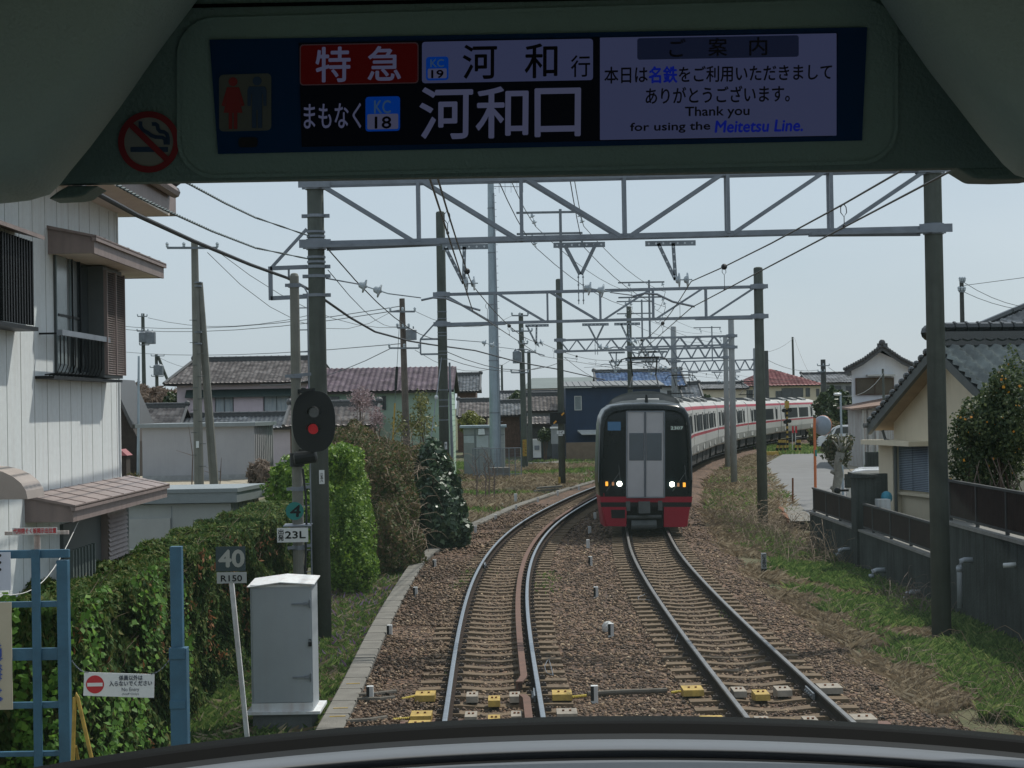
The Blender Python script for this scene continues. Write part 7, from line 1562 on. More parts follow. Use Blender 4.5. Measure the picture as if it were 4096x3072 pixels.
# ------------------------------------------------------------------ the oncoming train
def train():
    Y0 = 49.0; C = P(2584,2100,Y0); xc = C.x; pm = ppm(Y0)
    T = thing('train', 'oncoming train with black nose and red skirt, white cars with red stripes curving away', 'train', (xc, Y0, 0))
    RED_ = mat('train_red', (.31,.012,.03), .45, .08, 1.5, spec=.2); BLK = mat('train_black_nose', (.004,.008,.010), .2, .15, 1, spec=.25)
    WHT = mat('train_cream_white', (.46,.455,.43), .45, .05, 1.5, coat=.1, streak=.06, stain=(.35,.3,.25)); GRY = mat('train_lower_grey', (.28,.275,.26), .4, .06, 2); ROOF = mat('train_roof_grey', (.10,.105,.10), .8, .1, 2); UND = mat('train_underfloor', (.012,.012,.012), .9, .3, 3)
    DOOR = mat('train_gangway_door', (.42,.42,.435), .45, .07, 1.2, metal=.1)
    def q(x, y, off=0): p = P(x, y, Y0-off); return Vector((p.x, Y0-off, p.z))
    # nose: loft of outlines, from the face back
    outl = [(2414,2106),(2398,1985),(2391,1930),(2393,1830),(2398,1700),(2404,1668),(2418,1640),(2445,1622),(2500,1614),(2584,1611),(2665,1613),(2715,1618),(2742,1630),(2758,1655),(2764,1690),(2772,1820),(2775,1925),(2770,1985),(2754,2106)]
    face = [q(x,y) for x,y in outl]; c0 = Vector((xc,Y0,1.9)); n = len(face)
    rings = []
    for (dy, sc_) in ((0,.90),(.03,.955),(.12,.985),(.35,1.0),(1.6,1.012)):
        rings.append([Vector((c0.x+(p.x-c0.x)*sc_, Y0+dy-.0, c0.z+(p.z-c0.z)*(sc_ if p.z > 1.0 else 1))) for p in face])
    mb = MB(); V = [p for r in rings for p in r]; mb.v = [tuple(p) for p in V]
    def mi(z): return 0
    for k in range(len(rings)-1):
        for i in range(n-1):
            z = (rings[k][i].z+rings[k][i+1].z)/2; mb.f.append((k*n+i,(k+1)*n+i,(k+1)*n+i+1,k*n+i+1)); mb.m.append(1 if z < .95 else 0)
    # front surface, split at the red band
    zr = q(2584,1988).z; F = rings[0]
    Lf = [q(x,y) for x,y in ((2402,1990),(2396,1930),(2398,1830),(2403,1700),(2410,1668),(2424,1642),(2450,1626),(2500,1618))]; Rt = [q(x,y) for x,y in ((2766,1990),(2770,1930),(2767,1820),(2759,1690),(2752,1657),(2736,1634),(2712,1622),(2665,1617))]
    nz_, nx_ = 26, 16; ztp = q(2584,1618).z; b0 = len(mb.v)
    for j in range(nz_+1):
        z = zr+(ztp-zr)*(j/nz_)**.8; xl_ = float(np.interp(z, [p.z for p in Lf], [p.x for p in Lf])); xr_ = float(np.interp(z, [p.z for p in Rt], [p.x for p in Rt]))
        for i in range(nx_+1):
            t_ = i/nx_; x = xl_+(xr_-xl_)*t_; u_ = 2*t_-1; mb.v.append((x, Y0+.07*u_**4+.02*u_*u_+max(0, z-3.15)**2*1.1, z+.03*(1-u_*u_)*(j/nz_)**8))
    for j in range(nz_):
        for i in range(nx_): a_ = b0+j*(nx_+1)+i; mb.f.append((a_,a_+1,a_+nx_+2,a_+nx_+1)); mb.m.append(0)
    nose = mb.build('nose', [BLK, RED_], T, smooth=False)
    for p_ in nose.data.polygons:
        p_.use_smooth = p_.material_index == 0 and len(p_.vertices) == 4
    def plate(name, pts, m, off=.02, th=.03, par=T, bev=0):
        return MB().prism([q(x,y,off) for x,y in pts],(0,th,0)).build(name, m, par, bevel=bev)
    plate('nose_lower', [(2399,1920),(2769,1920),(2767,1990),(2402,1990)], BLK, -.006, .1)
    plate('red_band', [(2400,1987),(2770,1987),(2767,2009),(2402,2009)], RED_, .01, .2)
    plate('black_band', [(2402,2009),(2767,2009),(2764,2028),(2405,2028)], M_BLACK, .005, .2)
    plate('skirt', [(2407,2028),(2507,2028),(2505,2106),(2430,2104)], RED_, .02, .4); plate('skirt', [(2656,2028),(2762,2028),(2740,2108),(2656,2108)], RED_, .02, .4)
    plate('skirt_grille', [(2444,2039),(2500,2039),(2500,2073),(2446,2073)], M_BLACK, .03, .02)
    plate('coupler_recess', [(2508,2010),(2655,2010),(2655,2112),(2508,2112)], UND, -.25, .1)
    cp = MB(); a = q(2576,2012,.1); cp.box(a.x-.16,Y0-.25,a.z-.28,a.x+.16,Y0+.3,a.z+.04); cp.box(a.x-.5,Y0-.02,a.z-.22,a.x-.38,Y0+.2,a.z+.05); cp.box(a.x+.4,Y0-.02,a.z-.22,a.x+.52,Y0+.2,a.z+.05); cp.cyl((a.x-.5,Y0+.1,a.z-.4),(a.x+.5,Y0+.1,a.z-.4),.05); cp.cyl((a.x-.35,Y0+.1,a.z-.62),(a.x+.35,Y0+.1,a.z-.62),.13)
    cp.build('coupler', mat('coupler_grey', (.09,.10,.10), .7, .2, 5), T)
    dr = []
    for x0, x1 in ((2509,2577),(2584,2655)):
        d_ = plate('gangway_door', [(x0,1648),(x1,1648),(x1,1988),(x0,1988)], DOOR, .05, .05, T, .012); w_ = plate('window', [(x0+8,1732),(x1-2,1732),(x1-2,1842),(x0+8,1842)] if x0 < 2550 else [(x0+2,1732),(x1-8,1732),(x1-8,1842),(x0+2,1842)], mat('door_glass', (.07,.088,.11), .2, .1, 1, spec=.7), .06, .02, T, .01)
    mb = MB()
    for a_, b_ in (((2506,1645),(2506,1990)),((2658,1645),(2658,1990)),((2506,1645),(2658,1645)),((2506,1990),(2658,1990)),((2580,1648),(2580,1988))): mb.beam(q(*a_,.07), q(*b_,.07), .025, .03, up=(0,1,0))
    mb.build('door_trim', M_GALV, T)
    mb = MB()
    for x0, x1 in ((2425,2478),(2690,2742)): mb.beam(q(x0,1965,.05), q(x1,1890,.04), .015, .02, up=(0,1,0)); mb.beam(q(x1-3,1860,.045), q(x1+3,1920,.045), .012, .02, up=(0,1,0))
    mb.build('wiper', M_FRAME, T)
    mb = MB()
    for a_, b_ in (((2398,1700),(2394,1930)),((2763,1700),(2768,1930))): mb.beam(q(*a_,-.07), q(*b_,-.07), .018, .02, up=(0,1,0))
    mb.build('edge_trim', M_GALVD, T)
    plate('destination_display', [(2431,1687),(2483,1687),(2483,1722),(2431,1722)], emit('train_display', (.06,.16,.30), .35, (.02,.04,.08)), .03, .02)
    mb = MB(); a_, b_, c_ = q(2683,1718,.05), q(2732,1718,.05), q(2683,1706,.05); text(mb,'2307',a_,b_-a_,c_-a_,bold=.003); plate('number_panel', [(2680,1700),(2738,1700),(2738,1722),(2680,1722)], M_BLACK, .03, .02); mb.build('running_number', emit('number_lit', (.6,.8,.75), .32, (.3,.32,.32)), T, fix=False)
    for x, y in ((2478,1935),(2688,1937)):
        a_ = q(x,y,.03); h = MB().cyl(a_,a_+Vector((0,-.03,0)),.07,n=20).build('headlight', emit('headlight_glow', (1,.98,.82), 26), T); MB().tube([a_+Vector((.075*cos(2*pi*i/20),-.02,.075*sin(2*pi*i/20))) for i in range(21)],.014,5).build('rim', M_GALVD, h)
        pt = bpy.data.lights.new('headlight_beam','POINT'); pt.energy = 0
        bpy.data.lights.remove(pt)
    for x, y in ((2427,1935),(2737,1939)): a_ = q(x,y,.03); MB().box(a_.x-.035,Y0-.06,a_.z-.06,a_.x+.035,Y0-.02,a_.z+.06).build('marker_light', emit('amber_glow', (1,.42,.05), 1.7, (.4,.15,.02)), T)
    for x, y in ((2452,1935),(2713,1939)): a_ = q(x,y,.03); MB().box(a_.x-.03,Y0-.06,a_.z-.05,a_.x+.03,Y0-.02,a_.z+.05).build('marker_light', emit('amber_dim', (1,.5,.25), .35, (.3,.14,.07)), T)
    a_, b_ = q(2546,1611,-1.6), q(2636,1596,-1.6); mb = MB().cyl((a_.x,Y0+1.6,(a_.z+b_.z)/2),(b_.x,Y0+1.6,(a_.z+b_.z)/2),.075,n=12); mb.build('horn_cover', WHT, T, bevel=.03); a_ = q(2586,1612,-1.3); MB().lathe((a_.x,Y0+1.3,a_.z),(0,0,1),[(0,.06),(.12,.045),(.2,.035),(.24,.03)],10).build('antenna', M_BLACK, T)
    # cars following the track
    pts = track_pts(RXC, 49, 200, .05); seg = np.r_[0, np.cumsum(np.linalg.norm(np.diff(pts,axis=0),axis=1))]
    def at(s): return Vector((float(np.interp(s,seg,pts[:,0])), float(np.interp(s,seg,pts[:,1])), 0))
    off = xc - at(0).x
    prof = [(1.22,.30,2),(1.30,.90,2),(1.345,1.35,1),(1.36,1.80,3),(1.36,1.95,1),(1.35,1.99,1),(1.29,3.18,3),(1.26,3.28,3),(1.22,3.36,4),(1.05,3.55,4),(.6,3.66,5),(0,3.70,5)]
    Lc = 21.0; nc = 6
    for k in range(nc):
        s0 = 1.5 if k == 0 else k*Lc-.25; s1 = (k+1)*Lc-.75
        A = at(s0); B = at(s1); sh = max(0, 1-k*.5)*off; A.x += off*max(0,1-s0/60); B.x += off*max(0,1-s1/60)
        d = (B-A); L = d.length; d.normalize(); r = Vector((d.y,-d.x,0))
        def W(a, o, z): p = A+d*a+r*o; return Vector((p.x,p.y,z))
        mb = MB(); ring = [(o,z,m) for o,z,m in prof]+[(-o,z,m) for o,z,m in prof[-2::-1]]; nn = len(ring); V = [W(0,o,z) for o,z,_ in ring]+[W(L,o,z) for o,z,_ in ring]
        mb.v = [tuple(v) for v in V]
        for i in range(nn-1):
            m_ = ring[i][2] if i < len(prof)-1 else ring[i+1][2]
            mb.f.append((i,i+1,nn+i+1,nn+i)); mb.m.append({1:0,2:1,3:2,4:0,5:3}[m_])
        mb.f += [tuple(range(nn)), tuple(range(2*nn-1,nn-1,-1))]; mb.m += [0,0]
        # raise lower body: underfloor open below .95
        for i, v in enumerate(mb.v):
            pass
        mb.v = [(x,y,(.82 if z < .5 else z)) for x,y,z in mb.v]
        if k == 0:
            pass
        car = mb.build('car_body', [WHT, GRY, RED_, ROOF], T, smooth=False)
        uf = MB()
        for (a0,a1) in ((.4,3.8),(4.6,8.2),(8.6,11.2),(11.8,14.4),(L-4.2,L-.6)): uf.hexa([W(a0,-1.15,.28),W(a1,-1.15,.28),W(a1,1.15,.28),W(a0,1.15,.28),W(a0,-1.2,.84),W(a1,-1.2,.84),W(a1,1.2,.84),W(a0,1.2,.84)])
        for a0 in (1.4,3.4,L-3.6,L-1.6):
            for o in (-.56,.56): uf.cyl(W(a0,o-.07,.42),W(a0,o+.07,.42),.42,n=16)
        uf.build('underframe', UND, car)
        # side windows and doors on the inner side
        def pan(name, a0, a1, z0, z1, m, o=.012, par=car):
            def ox(z): return float(np.interp(z,[.9,1.35,1.78,1.99,3.18],[1.30,1.345,1.36,1.35,1.29]))
            for sd in (1,) if par is car else (1,):
                return MB().hexa([W(a0,ox(z0)-.02,z0),W(a1,ox(z0)-.02,z0),W(a1,ox(z0)+o,z0),W(a0,ox(z0)+o,z0),W(a0,ox(z1)-.02,z1),W(a1,ox(z1)-.02,z1),W(a1,ox(z1)+o,z1),W(a0,ox(z1)+o,z1)]).build(name, m, par)
        GL = mat('train_side_glass', (.014,.018,.021), .5, .3, .5, spec=.04)
        if k < 4: lay_d = (2.2, 7.2, 12.4, 17.0); lay_w = ((.6,1.6),(3.6,4.9),(5.3,6.5),(8.6,9.9),(10.4,11.6),(13.8,15.0),(15.3,16.3))
        else: lay_d = (1.6, 16.9); lay_w = ((3.3,8.9),(9.9,15.4))
        for a0 in lay_d:
            dd = pan('door', a0, a0+1.25, .98, 3.0, WHT, .03)
            pan('door_window', a0+.25, a0+.95, 2.05, 2.88, GL, .045); pan('door_gap', a0-.06, a0, .95, 3.02, M_FRAME, .04); pan('door_gap', a0+1.25, a0+1.31, .95, 3.02, M_FRAME, .04)
        for a0, a1 in lay_w: pan('window', a0, a1, 2.05, 2.92, GL, .02)
        # roof equipment
        ac = MB()
        for a0 in (3.0, 8.6, 14.0): ac.prism([W(a0,o,z) for o,z in ((-1.0,3.5),(-.95,3.72),(-.5,3.86),(.5,3.86),(.95,3.72),(1.0,3.5))], d*2.4, 0)
        ac.build('roof_unit', mat('roof_unit_grey', (.12,.125,.125), .6, .1), T if 0 else car)
        if k == 0:
            dm = MB(); hp = [W(5.5,o,z) for o,z in [(-1.2,3.45)]+[(1.15*cos(pi-pi*i/14), 3.50+.48*sin(pi*i/14)) for i in range(15)]+[(1.2,3.45)]]; dm.prism(hp, d*10); dm.build('roof_cover', ROOF, car)
        if k in (0, 2, 4):
            pg = MB(); z0 = 4.1; b0, b1 = W(9.5,-.0,z0), None
            for o in (-.5,.5): pg.tube([W(9.0,o,z0),W(10.2,o*.8,4.55),W(9.1,o*.9,5.08)],.025,5)
            pg.beam(W(9.1,-.52,5.12),W(9.1,.52,5.12),.25,.05); pg.tube([W(9.1,-.9,4.85),W(9.1,-.75,5.08),W(9.1,-.5,5.15),W(9.1,.5,5.15),W(9.1,.75,5.08),W(9.1,.9,4.85)],.022,5); pg.beam(W(9.1,-.45,4.98),W(9.1,.45,4.98),.04,.04)
            pg.beam(W(8.7,-.6,z0),W(8.7,.6,z0),.06,.06); pg.beam(W(10.4,-.6,z0),W(10.4,.6,z0),.06,.06); pg.build('pantograph', M_BLACK, car, fix=False)
        if k:
            gb = MB(); prev = at(s0-.7); 
            gb.prism([W(-.55,o,z) for o,z in ((-1.1,.9),(-1.1,3.4),(1.1,3.4),(1.1,.9))], d*.6); gb.build('gangway', M_RUBBER, car)
train()
# things between the lane and the cream house
q, e = P(3507,2045,41.5), P(3555,1996,41.5); T = thing('outdoor_unit', 'white outdoor unit beside the cream house wall, behind the lower fence', 'outdoor unit', (q.x,41.5,0)); MB().box(q.x,41.3,-.3,e.x,41.7,e.z).build('case', M_WHITED, T)
q = P(3546,1990,41.8); tag(MB().sphere((q.x,41.8,q.z),.13,10,7,sc=(1.1,.8,1.2)).build('blue_bag', mat('blue_sheet', (.03,.22,.32), .5), smooth=True), 'blue plastic sheet bundle lying on the white outdoor unit', 'bag')
a, b = P(3472,1872,76), P(3512,1808,76); tag(MB().box(a.x,76,-.3,b.x+.3,76.6,b.z).build('stone_block', M_CONCW), 'dark square stone gatepost behind the yard wall, right of the lane', 'gatepost')
bush('clipped_shrub', 'small clipped green shrub right of the dark stone gatepost', [bu(3505,3556,1806,1872,76,1)], 1500, .08, BRIGHT)
blades('verge_grass', region(9000, 18, 24.5, 92, 112, lambda x, y: x > np.interp(y, [92,112],[18.6,22.2]), -.27), .25, .04, GREEN_GRASS, .3, 'green grass patch right of the lane')
blades('verge_grass', region(3000, 13.8, 19, 70, 92, lambda x, y: x > np.interp(y, [70,92],[15.4,18.9]), -.27), .2, .03, GREEN_GRASS, .3, 'thin grass on the yard right of the lane')
# weeds and loose wires in the ballast
wp_ = []
for (x, y, r_, n_) in ((1895,2300,.35,90),(1850,2345,.3,60),(2195,2310,.3,80),(2178,2350,.25,50),(2905,2470,.15,30),(1800,2700,.1,14)):
    c = G(x,y,-.2); wp_ += [(c.x+random.gauss(0,r_*.5), c.y+random.gauss(0,r_*2), -.21) for _ in range(n_)]
blades('weeds', wp_, .11, .014, GREEN_GRASS, .5, 'small green weeds sprouting in the ballast')
for i, pts in enumerate(([(2190,2640),(2178,2665),(2186,2690),(2214,2702)],[(2195,2636),(2205,2668),(2212,2700)],[(2580,2378),(2552,2388),(2556,2398),(2600,2400)],[(2712,2530),(2708,2548),(2700,2566)])):
    q = [G(x,y,-.13) for x,y in pts]; tag(MB().tube(q,.005,4).build('bond_wire', M_GALV), ['curved thin bond wire on the ballast right of the left track','straighter thin bond wire beside the curved one, right of the left track','bond wire loop left of the right track','short bond wire hanging from the left rail of the right track'][i], 'wire')
# ------------------------------------------------------------------ the cab we look out of
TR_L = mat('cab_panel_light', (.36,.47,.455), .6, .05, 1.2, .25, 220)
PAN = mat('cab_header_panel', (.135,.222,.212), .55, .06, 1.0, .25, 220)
DASH = mat('dash_satin_grey', (.125,.135,.15), .35, .04, 2, spec=.4)
SEAL = mat('window_seal_rubber', (.003,.0035,.0035), .9, .1, spec=.1)
INT = mat('cab_interior', (.38,.40,.38), .8, .1, 1)
CB = thing('train_cab', 'dark interior of the train we ride in: header panel, side trims and curved dashboard', 'train interior', (0, 1, 2.3))
# shell with side windows
mb = MB(); x = 1.32; mb.box(-x-.08,-5,4.55,x+.08,2.62,4.62); mb.box(-x-.08,-5,2.2,x+.08,2.3,2.3); mb.box(-x-.08,-5.08,2.2,x+.08,-5,4.62)
for s in (-1, 1):
    a, b = (x, x+.08) if s > 0 else (-x-.08, -x)
    mb.box(a,-5,2.2,b,2.62,2.9); mb.box(a,-5,4.1,b,2.62,4.6); mb.box(a,1.2,2.9,b,2.62,4.1)
    for y in (-5,-3.4,-1.8,-.2): mb.box(a,y,2.9,b,y+.2,4.1)
mb.build('shell', INT, CB)
# seats behind the camera
for r_ in range(2):
    for sx in (-.72, .72):
        y = -1.6-r_*1.0; mb = MB().box(sx-.42,y,2.3,sx+.42,y+.5,2.75); mb.box(sx-.42,y-.12,2.7,sx+.42,y+.02,3.4); mb.build('seat', mat('seat_cloth', (.12,.05,.05), .9), CB, bevel=.03)
YH = 2.0
# tilted header plane: top nearer, bottom farther
pTop = P(2154,134,YH); pBot = P(2154,588,YH+.045); e1 = Vector((1,0,0)); e2 = (Vector((0,pTop.y,pTop.z))-Vector((0,pBot.y,pBot.z))).normalized(); nn_ = e1.cross(e2).normalized(); O_ = Vector((0,pBot.y,pBot.z))
if nn_.y > 0: nn_ = -nn_
def D(px, py, off=0.0):
    d = ray(px, py); o = O_+nn_*off; t = ((o-CAM).dot(nn_))/d.dot(nn_); return CAM+d*t
def dq(mb, pts, off, th, mi=0): mb.prism([D(x,y,off) for x,y in pts], -nn_*th, mi)
def rrect(x0,y0l,y0r,x1,y1l,y1r,r,n=8, xb0=None, xb1=None):
    """rounded quad in picture px: left edge y0l..y1l, right edge y0r..y1r"""
    xb0 = x0 if xb0 is None else xb0; xb1 = x1 if xb1 is None else xb1; out = []
    cs = [((x0,y0l),(1,1),pi),((x1,y0r),(-1,1),1.5*pi),((xb1,y1r),(-1,-1),0),((xb0,y1l),(1,-1),.5*pi)]
    for (cx,cy),(sx,sy),a0 in cs:
        for i in range(n+1): a = a0+pi/2*i/n; out.append((cx+sx*r+r*cos(a), cy+sy*r+r*sin(a)))
    return out
# header board (with lower lip) spanning the cab
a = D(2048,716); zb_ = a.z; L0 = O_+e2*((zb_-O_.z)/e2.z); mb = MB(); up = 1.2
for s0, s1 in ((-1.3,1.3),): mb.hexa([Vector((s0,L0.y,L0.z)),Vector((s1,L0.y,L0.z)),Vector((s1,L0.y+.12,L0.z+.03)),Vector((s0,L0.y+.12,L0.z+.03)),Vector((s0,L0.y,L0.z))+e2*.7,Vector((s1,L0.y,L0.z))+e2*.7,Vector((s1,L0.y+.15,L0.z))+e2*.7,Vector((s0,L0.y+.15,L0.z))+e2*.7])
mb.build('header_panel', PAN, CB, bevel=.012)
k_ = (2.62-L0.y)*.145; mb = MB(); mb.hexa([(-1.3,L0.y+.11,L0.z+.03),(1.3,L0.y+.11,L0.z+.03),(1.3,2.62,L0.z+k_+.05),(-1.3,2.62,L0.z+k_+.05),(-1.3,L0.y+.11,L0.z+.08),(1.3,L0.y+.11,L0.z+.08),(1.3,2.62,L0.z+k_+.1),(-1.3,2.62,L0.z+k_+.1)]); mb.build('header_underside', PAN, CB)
# shadow line of the top ledge, painted as a flat dark strip 
mb = MB(); p0, p1 = D(-100,12,.02), D(4200,-70,.02); 
dq(MB(), [(0,0)]*3, 0, 0) if 0 else None
mb = MB(); dq(mb, [(-300,52),(4400,-36),(4400,-50),(-300,38)], .004, .003); mb.build('header_shadow_line', SEAL, CB)
# moulded side trims
def trim(pts, c, nm):
    rings = []
    for k in range(9):
        a_ = pi/2*k/8; s_ = 1-.16*(1-cos(a_)); Yk = 1.975-.13*sin(a_)
        rings.append([P(c[0]+(x-c[0])*s_, c[1]+(y-c[1])*s_, Yk) for x, y in pts])
    n = len(pts); mb = MB(); V = [p for r in rings for p in r]
    mb.add(V, [(k*n+i, k*n+(i+1) % n, (k+1)*n+(i+1) % n, (k+1)*n+i) for k in range(8) for i in range(n)]+[tuple(8*n+i for i in range(n))])
    o = mb.build(nm, TR_L, CB, smooth=True); return o
def dense(pts):
    out = []
    for i in range(len(pts)-1):
        for k in range(4): s = k/4; out.append((pts[i][0]+(pts[i+1][0]-pts[i][0])*s, pts[i][1]+(pts[i+1][1]-pts[i][1])*s))
    return out+[pts[-1]]
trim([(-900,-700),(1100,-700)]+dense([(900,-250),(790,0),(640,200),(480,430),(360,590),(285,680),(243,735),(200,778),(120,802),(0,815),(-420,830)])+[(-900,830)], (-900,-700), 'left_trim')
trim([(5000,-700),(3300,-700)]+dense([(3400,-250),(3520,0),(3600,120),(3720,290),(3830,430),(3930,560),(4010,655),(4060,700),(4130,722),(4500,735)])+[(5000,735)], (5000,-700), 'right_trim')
mb = MB().prism([P(x,y,2.06) for x,y in ((190,795),(230,765),(270,742),(395,742),(360,762),(338,782),(300,790))],(0,.05,0)); mb.build('left_bracket', PAN, CB, bevel=.006)
mb = MB().prism([P(x,y,2.06) for x,y in ((3822,668),(3858,690),(3900,716),(4000,718),(4120,714),(4200,700),(4200,655))],(0,.05,0)); mb.build('right_bracket', PAN, CB, bevel=.006)
# front pillars and roof beyond the header
mb = MB(); mb.box(-1.4,2.3,2.3,-1.02,2.6,4.6); mb.box(1.02,2.3,2.3,1.4,2.6,4.6); mb.box(-1.4,2.55,L0.z+.16,1.4,2.66,4.6); mb.build('front_pillars', INT, CB)
# dashboard: profiles swept along an arc in plan
zc0 = CAMH - (2893-1616)/F_*2.5
def arc(off, n=60, w=1.12):
    R_ = .98; out = []
    for i in range(n+1):
        x = -w+2*w*i/n; x2 = x-.08
        y = 2.5-(sqrt(R_**2+.0)-sqrt(max(.01,R_**2-min(abs(x2),.93)**2)))-off - max(0,abs(x2)-.93)*2.2
        out.append((x, y))
    return out
def dash(prof, nm, m, smooth=False, par=CB):
    V = []; k = len(prof); pts = [arc(o) for o, z in prof]; n = len(pts[0])
    for i in range(n):
        for j, (o, z) in enumerate(prof): V.append((pts[j][i][0], pts[j][i][1], z))
    Fc = [(i*k+j, i*k+(j+1) % k, (i+1)*k+(j+1) % k, (i+1)*k+j) for i in range(n-1) for j in range(k)]
    mb = MB(); mb.v = V; mb.f = Fc+[tuple(range(k)), tuple((n-1)*k+k-1-j for j in range(k))]; mb.m = [0]*len(mb.f); return mb.build(nm, m, par, smooth=smooth)
def zof(py, off): return CAMH-(py-1613)/F_*(2.5-off)
# seal, dark sill, bright rounded bar, dark groove, lower satin panel
dash([(-.06,zc0+.0),(.0,zc0+.0),(.03,zof(2932,.03)),(.03,zc0-.2),(-.06,zc0-.2)], 'window_seal', SEAL)
SILL = mat('dash_sill_dark', (.010,.012,.013), .8, .05, spec=.2)
dash([(.03,zof(2930,.03)),(.10,zof(2953,.10)),(.10,zc0-.2),(.03,zc0-.2)], 'sill', SILL)
pb = []
for i in range(11): a_ = pi*.62*i/10; pb.append((.10+.075*(1-cos(a_))*.9, zof(2950,.1)-.002 - .0 + .010*sin(pi*i/10)*0 - .030*(1-cos(a_*.8))))
y1_, z1_ = pb[-1]
dash([(.10,zof(2953,.10)),(.13,zof(2962,.13)),(.165,zof(2976,.165)),(.185,zof(2990,.185)),(.192,zof(3000,.192)),(.19,zof(3016,.19)),(.17,zc0-.1),(.10,zc0-.2)], 'rounded_bar', DASH, smooth=True)
dash([(.17,zof(3036,.2)),(.24,zof(3040,.24)),(.24,zc0-.25),(.17,zc0-.25)], 'groove', SEAL)
dash([(.235,zof(3036,.235)),(.52,zof(3085,.52)),(.55,zof(3120,.55)),(.55,zc0-.3),(.235,zc0-.3)], 'lower_panel', DASH)
mb = MB(); a = P(2070,3040,2.262); mb.box(a.x-.006,1.93,2.9,a.x+.006,2.264,zof(3034,.235)); mb.build('panel_seam', SILL, CB)
# windscreen glass: curved pane, its thin dust film added as an even haze
m, t, b = _new('windscreen_glass'); N = t.nodes.new; L = t.links.new; t.nodes.remove(b)
tr = N('ShaderNodeBsdfTransparent'); tr.inputs[0].default_value = (.87,.89,.88,1)
df = N('ShaderNodeBsdfTranslucent'); df.inputs[0].default_value = (.55,.72,.70,1)
tc = N('ShaderNodeTexCoord'); nz = N('ShaderNodeTexNoise'); nz.inputs['Scale'].default_value = 1.6; nz.inputs['Detail'].default_value = 4; L(tc.outputs['Object'], nz.inputs['Vector'])
mr = N('ShaderNodeMapRange'); mr.inputs['To Min'].default_value = .009; mr.inputs['To Max'].default_value = .021; L(nz.outputs['Fac'], mr.inputs['Value'])
mx = N('ShaderNodeMixShader'); L(mr.outputs[0], mx.inputs[0]); L(tr.outputs[0], mx.inputs[1]); L(df.outputs[0], mx.inputs[2]); L(mx.outputs[0], t.nodes['Material Output'].inputs['Surface'])
lo = arc(-.02); hi = [(x, y-.22+.02*0) for x, y in arc(-.02)]; V = []
for i in range(len(lo)):
    for s in (0, .5, 1): V.append((lo[i][0]*(1+.0*s), lo[i][1]+(hi[i][1]-lo[i][1])*0+.10*s*0, zc0-.02+(4.0-zc0)*s))
n = len(lo); Fc = [(i*3+j, (i+1)*3+j, (i+1)*3+j+1, i*3+j+1) for i in range(n-1) for j in range(2)]
MB().add(V, Fc).build('windscreen', m, CB, smooth=True, fix=False)

# ---- passenger display
DS = thing('passenger_display', 'wide passenger information display with Japanese text set in the header panel', 'display', (0, YH, 4.0))
mb = MB(); out_ = rrect(708,70,-5,3592,713,658,150,10); inn = rrect(722,84,9,3578,699,644,140,10)
k = len(out_); V = [D(x,y,.004) for x,y in out_]+[D(x,y,.004) for x,y in inn]+[D(x,y,.0005) for x,y in out_]
mb.add(V, [(i,(i+1)%k,k+(i+1)%k,k+i) for i in range(k)]+[(i,(i+1)%k,2*k+(i+1)%k,2*k+i) for i in range(k)]); mb.add([D(x,y,.002) for x,y in inn],[tuple(range(k))]); mb.build('bezel', mat('bezel_grey_green', (.18,.285,.27), .5, .05, 1, .2, 220), DS, fix=False)
def eq(name, pts, m, off, par=DS): return MB().prism([D(x,y,off) for x,y in pts], -nn_*.001).build(name, m, par)
NAVY = mat('display_glass_navy', (.004,.035,.11), .5, .05, spec=.1)
LIT = .05
WE = emit('lcd_white', (.38,.46,1.0), LIT*1.45); WE2 = emit('lcd_white_text', (.50,.56,1.0), LIT*1.75); RE = emit('lcd_red', (.62,.008,.012), LIT*.6); BE = emit('lcd_blue', (.0,.14,1.0), LIT*2.6); BK = emit('lcd_black', (.01,.02,.05), .02, (.004,.005,.008)); NB = emit('lcd_bar', (.10,.16,.45), LIT*.8); TB = emit('lcd_blue_text', (.01,.05,1.0), LIT*2.2)
eq('screen_frame', [(838,159),(3469,109),(3448,562),(872,616)], NAVY, .006)
lcd = eq('screen', [(1195,172),(3350,133),(3330,545),(1207,588)], BK, .008)
def sl(x, y0): return y0-(x-1195)*.0188          # rows follow the level of the cab
def rq(name, x0, y0, x1, y1, m, off, r=10, par=lcd): return eq(name, rrect(x0,y0,y0-(x1-x0)*.0185,x1,y1,y1-(x1-x0)*.0185,r,4), m, off, par)
rq('service_type_box', 1199,178,1674,342,mat('lcd_edge', (.05,.05,.06)) if 0 else emit('lcd_pink_edge', (.5,.3,.35), LIT*.7),.0085,14); rq('service_type_box', 1203,182,1670,338,RE,.009,12)
rq('destination_box', 1688,168,2372,333,WE,.009,12)
rq('notice_panel', 2400,151,3346,560,WE,.009,2); rq('notice_header', 2549,153,3195,239,NB,.0095,10)
for (x0,y0,x1,y1) in ((1704,228,1794,322),(1462,388,1600,526)):
    h_ = y1-y0; b_ = rq('station_badge', x0,y0,x1,y1,BE,.0100,12); rq('badge_plate', x0+7,y0+h_*.5,x1-7,y1-8,emit('lcd_badge_white', (.5,.55,1.0), LIT*1.6),.0104,6)
def dt(s, x0, y0, x1, y1, m, off=.0112, par=lcd, bold=.0003, shear=0):
    """text in picture px; y0/y1 are given at x0"""
    k = (x1-x0)*.0185; o = D(x0,y1,off); u = D(x1,y1-k,off)-o; v = D(x0,y0,off)-o; mb = MB(); text(mb, s, o, u, v, bold=bold, shear=shear, nrm=nn_); return mb.build('lettering', m, par, fix=False)
dt('特',1264,190,1400,328,WE2,bold=.0006); dt('急',1472,187,1602,322,WE2,bold=.0006)
